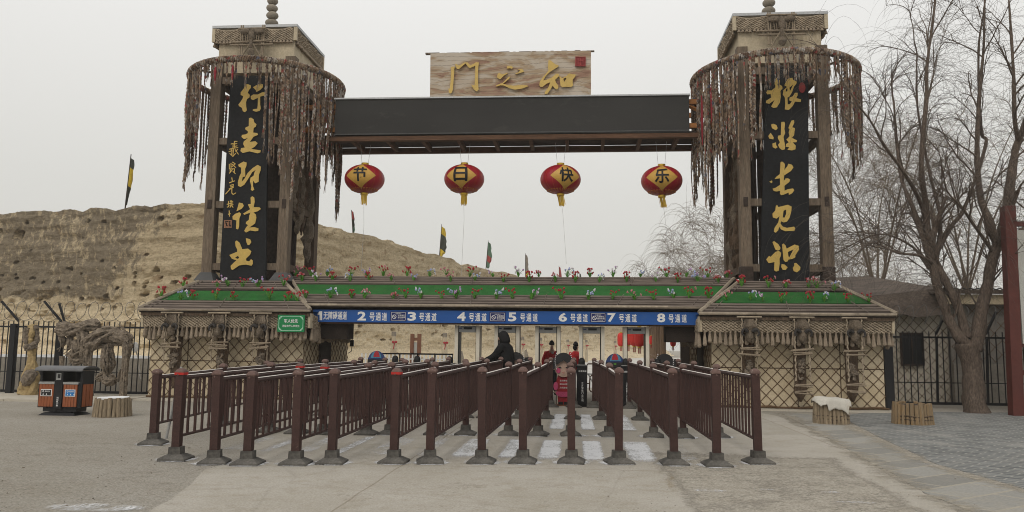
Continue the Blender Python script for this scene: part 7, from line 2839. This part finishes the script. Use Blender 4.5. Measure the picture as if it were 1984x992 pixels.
mb.hexa([(xa - .1, 23.85, zb_ + .003), (20, 23.85, zb_ + .003), (20, 31, zb_ + .5), (xa - .1, 31, zb_ + .5), (xa - .1, 23.85, zb_ + .13), (20, 23.85, zb_ + .1), (20, 31, zb_ + .6), (xa - .1, 31, zb_ + .6)])
mb.build('roof', M['thatch'], t)
mb = MB()
for i in range(46):
    x = xa + i * .2
    mb.tube([(x, 23.9, zb_ + .13), (x + .1, 23.9, zb_ + .17), (x + .2, 23.9, zb_ + .13)], .018, 4)
mb.build('roof_edge_rope', M['black'], t)

# ---------------------------------------------------------------- red-oxide sign frame at the right edge
Y = 20.3
t = thing('sign_frame', 'tall red-oxide steel sign frame at the right edge by the willow', 'sign', G(1970, 808))
b0_, b1_ = PY(1969, 806, Y), PY(1952.5, 400, Y)
w_ = .125
mb = MB()
mb.hexa([(b0_.x - w_, Y - w_, 0), (b0_.x + w_, Y - w_, 0), (b0_.x + w_, Y + w_, 0), (b0_.x - w_, Y + w_, 0), (b1_.x - w_, Y - w_, b1_.z), (b1_.x + w_, Y - w_, b1_.z), (b1_.x + w_, Y + w_, b1_.z), (b1_.x - w_, Y + w_, b1_.z)])
mb.build('post', M['rust_steel'], t)
mb = MB()
mb.hexa([(b0_.x + 3 - w_, Y - w_, 0), (b0_.x + 3 + w_, Y - w_, 0), (b0_.x + 3 + w_, Y + w_, 0), (b0_.x + 3 - w_, Y + w_, 0), (b1_.x + 3 - w_, Y - w_, b1_.z), (b1_.x + 3 + w_, Y - w_, b1_.z), (b1_.x + 3 + w_, Y + w_, b1_.z), (b1_.x + 3 - w_, Y + w_, b1_.z)])
mb.build('post', M['rust_steel'], t)
mb = MB()
for py in (434, 486, 572, 668, 722):
    z = PY(1975, py, Y).z
    mb.bx(b0_.x - .1 + .13, b0_.x + 2.9, Y - .05, Y + .05, z - .06, z + .06)
mb.build('cross_bar', M['rust_steel'], t)
mb = MB()
xa = PY(1974, 560, Y - .08).x
mb.bx(xa, xa + 2.5, Y - .12, Y - .055, PY(1978, 666, Y).z, PY(1978, 447, Y).z)
mb.build('sign_panel', M['sign_grey'], t)
mb = MB()
mb.bx(xa + .03, xa + 2.5, Y - .12, Y - .055, PY(1978, 795, Y).z, PY(1978, 676, Y).z)
mb.build('lower_panel', M['black'], t)

# ---------------------------------------------------------------- bare willows
def willow(label, limbs, seed, m_limb, m_twig, nb, ntw, tlen, blen, lean_up=.75, group='bare willow trees', fan=None, rt=.0085, nm='willow_tree', sub=3):
    """limbs: list of (points, radii). Branches rise from the limbs, fine twigs arch over and hang."""
    t = thing(nm, label, 'tree', limbs[0][0][0], group)
    lr = random.Random(seed)
    tr = MB()
    br = MB()
    tw = MB()
    for li, (pts, rs) in enumerate(limbs):
        rough_tube(tr, pts, rs, .16, 10 if li < 3 else 7, 6, seed + li, 2.2)
    def twig(p, d, L_):
        q = [p]
        d = d.normalized()
        n = 8
        st = L_ / n
        for i in range(n):
            d = (d + Vector((lr.uniform(-.10, .10), lr.uniform(-.10, .10), -.20 - .035 * i))).normalized()
            p = p + d * st
            q.append(p)
        tw.tube(q, [rt * (1 - .75 * i / n) for i in range(n + 1)], 3, False)
    def branch(p, d, L_, r_, lvl):
        q = [p]
        n = 8
        dirs = []
        for i in range(n):
            d = (d + Vector((lr.uniform(-.2, .2), lr.uniform(-.2, .2), lr.uniform(-.1, .12) - .03 * i * lvl))).normalized()
            p = p + d * (L_ / n)
            q.append(p)
            dirs.append(d)
        br.tube(q, [r_ * (1 - .8 * i / n) + .004 for i in range(n + 1)], 5, False)
        if lvl == 0:
            for k in range(sub):
                i = lr.randint(2, n - 1)
                dd = (dirs[i - 1] + Vector((lr.uniform(-.8, .8), lr.uniform(-.8, .8), lr.uniform(-.1, .6)))).normalized()
                branch(q[i], dd, L_ * lr.uniform(.35, .6), r_ * .5, 1)
        for k in range(ntw if lvl == 0 else int(ntw * .8)):
            i = lr.randint(1, n)
            dd = (dirs[min(i, n - 1)] * .6 + Vector((lr.uniform(-1, 1), lr.uniform(-1, 1), lr.uniform(-.1, .9)))).normalized()
            twig(q[i], dd, tlen * lr.uniform(.45, 1.2))
    for li, (pts, rs) in enumerate(limbs):
        if rs[-1] > .12:
            continue
        P_ = [Vector(p) for p in pts]
        for k in range(nb):
            u = lr.uniform(.22, 1.0) * (len(P_) - 1)
            i = min(int(u), len(P_) - 2)
            p = P_[i].lerp(P_[i + 1], u - i)
            ax = (P_[i + 1] - P_[i]).normalized()
            az = lr.uniform(0, 2 * PI)
            sd = Vector((math.cos(az), math.sin(az), 0))
            d = (ax * lean_up + sd * lr.uniform(.5, 1.0) + Vector((0, 0, .25))).normalized()
            rr = rs[i] * (1 - (u - i)) + rs[i + 1] * (u - i)
            branch(p, d, blen * lr.uniform(.5, 1.15), min(.022, rr * .42), 0)
        branch(P_[-1], (P_[-1] - P_[-2]).normalized(), blen * .9, rs[-1], 0)
    to = tr.build('trunk', m_limb, t, smooth=True)
    br.build('branches', m_limb if m_twig is M['twig'] else m_twig, t)
    tw.build('crown', m_twig, t, recalc=False)
    return t
def Q(pts, Y0):
    return [PY(p[0], p[1], Y0 + (p[2] if len(p) > 2 else 0)) for p in pts]
YT_ = 21.0
fork = [(1893, 804), (1888, 760), (1884, 710), (1876, 665)]
main = [
    (Q(fork, YT_), [.33, .235, .225, .27]),
    (Q([(1876, 672), (1850, 640), (1828, 590), (1812, 540), (1806, 505)], YT_), [.17, .125, .10, .10, .12]),
    (Q([(1888, 680), (1898, 620), (1912, 560), (1924, 500), (1934, 475)], YT_), [.19, .16, .135, .125, .12]),
    (Q([(1872, 655), (1862, 610), (1850, 580), (1832, 545), (1815, 512)], YT_, ), [.13, .11, .1, .1, .09]),
    (Q([(1806, 508), (1790, 465), (1768, 400), (1748, 350, .5), (1738, 285, .8), (1732, 200, 1)], YT_), [.1, .075, .06, .05, .04, .025]),
    (Q([(1807, 505), (1798, 455), (1793, 390), (1785, 320, -.4), (1795, 190, -.5), (1796, 130, -.6), (1812, 0, -.7), (1815, -90, -.7)], YT_), [.11, .085, .075, .065, .05, .04, .03, .02]),
    (Q([(1808, 505), (1800, 470), (1786, 400), (1755, 340, -1), (1712, 280, -1.5), (1690, 240, -1.8), (1664, 205, -2)], YT_), [.09, .07, .055, .045, .035, .025, .018]),
    (Q([(1810, 505), (1822, 450), (1818, 400), (1800, 330, 1), (1778, 210, 1.4), (1776, 120, 1.6)], YT_), [.07, .05, .045, .04, .03, .02]),
    (Q([(1810, 500), (1842, 440, .6), (1870, 400, .8), (1910, 280, 1.2), (1900, 250, 1.3), (1896, 100, 1.4), (1905, 30, 1.4)], YT_), [.07, .055, .05, .045, .04, .03, .02]),
    (Q([(1934, 478), (1915, 425), (1900, 380, .5), (1893, 300, .6), (1898, 180, .7), (1906, 90, .7), (1908, -10, .8)], YT_), [.13, .10, .08, .065, .05, .035, .02]),
    (Q([(1936, 478), (1950, 420), (1955, 380), (1966, 300), (1975, 270), (1990, 230), (2010, 160)], YT_), [.16, .14, .13, .10, .085, .07, .05]),
    (Q([(1974, 275), (1966, 230, -.3), (1964, 150, -.4), (1960, 80, -.4), (1954, -10, -.4)], YT_), [.07, .055, .045, .035, .02]),
    (Q([(1940, 470), (1955, 465), (1990, 440), (2040, 380), (2100, 300)], YT_), [.12, .10, .09, .07, .05]),
    (Q([(1808, 510), (1780, 495, -.6), (1740, 490, -1), (1690, 470, -1.4), (1664, 488, -1.6)], YT_), [.05, .035, .026, .02, .012]),
    (Q([(1800, 520), (1770, 480, 1), (1720, 455, 1.4), (1680, 460, 1.6), (1640, 480, 1.8)], YT_), [.05, .035, .026, .02, .012]),
    (Q([(1925, 490), (1890, 440, -.5), (1862, 400, -.8), (1842, 380, -1)], YT_), [.05, .04, .03, .02]),
]
willow('big bare willow with forked trunk growing before the felt house', main, 7, M['bark'], M['twig'], 7, 8, 1.9, 1.9, rt=.0045, sub=2)
# slimmer, fainter willows standing behind the right tower and the house
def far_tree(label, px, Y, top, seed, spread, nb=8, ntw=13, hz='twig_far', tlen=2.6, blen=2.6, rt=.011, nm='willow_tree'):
    lr = random.Random(seed)
    b = PY(px, 690, Y)
    b.z = 0
    zt_ = PY(px, top, Y).z
    limbs = [([b, b + Vector((.1, 0, zt_ * .16)), b + Vector((0, 0, zt_ * .3))], [.14, .09, .07])]
    for k in range(6):
        a = 2 * PI * k / 6 + lr.uniform(-.4, .4)
        r_ = spread * lr.uniform(.45, 1)
        tp = b + Vector((math.cos(a) * r_, math.sin(a) * r_, zt_ * lr.uniform(.62, .92)))
        s = b + Vector((0, 0, zt_ * .28))
        md = s.lerp(tp, .5) + Vector((math.cos(a) * r_ * -.1, 0, zt_ * .05))
        limbs.append(([s, md, tp], [.05, .028, .01]))
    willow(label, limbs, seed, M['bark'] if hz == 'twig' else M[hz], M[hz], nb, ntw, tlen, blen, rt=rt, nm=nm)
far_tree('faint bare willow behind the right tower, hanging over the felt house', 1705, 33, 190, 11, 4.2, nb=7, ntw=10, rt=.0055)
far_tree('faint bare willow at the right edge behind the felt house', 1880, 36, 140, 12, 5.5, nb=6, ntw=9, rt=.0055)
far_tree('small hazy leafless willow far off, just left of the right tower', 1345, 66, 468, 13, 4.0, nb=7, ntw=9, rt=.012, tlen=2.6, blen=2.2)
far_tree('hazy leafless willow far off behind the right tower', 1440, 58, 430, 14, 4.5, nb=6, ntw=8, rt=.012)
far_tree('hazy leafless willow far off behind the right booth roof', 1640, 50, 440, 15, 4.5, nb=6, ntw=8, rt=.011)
# ---------------------------------------------------------------- winter haze
hz = MB()
hz.bx(-280, 280, -90, 480, -1.0, 24)
ho = hz.build('haze', None)
hm = bpy.data.materials.new('haze_air')
hm.use_nodes = True
t = hm.node_tree
t.nodes.clear()
out = t.nodes.new('ShaderNodeOutputMaterial')
pv_ = t.nodes.new('ShaderNodeVolumePrincipled')
pv_.inputs['Color'].default_value = (.93, .92, .89, 1)
pv_.inputs['Density'].default_value = .0008
pv_.inputs['Anisotropy'].default_value = .2
t.links.new(pv_.outputs[0], out.inputs['Volume'])
ho.data.materials.append(hm)
ho['kind'] = 'stuff'
ho['label'] = 'pale winter haze between the gate and the far trees'
ho['category'] = 'haze'
SC.cycles.volume_bounces = 1
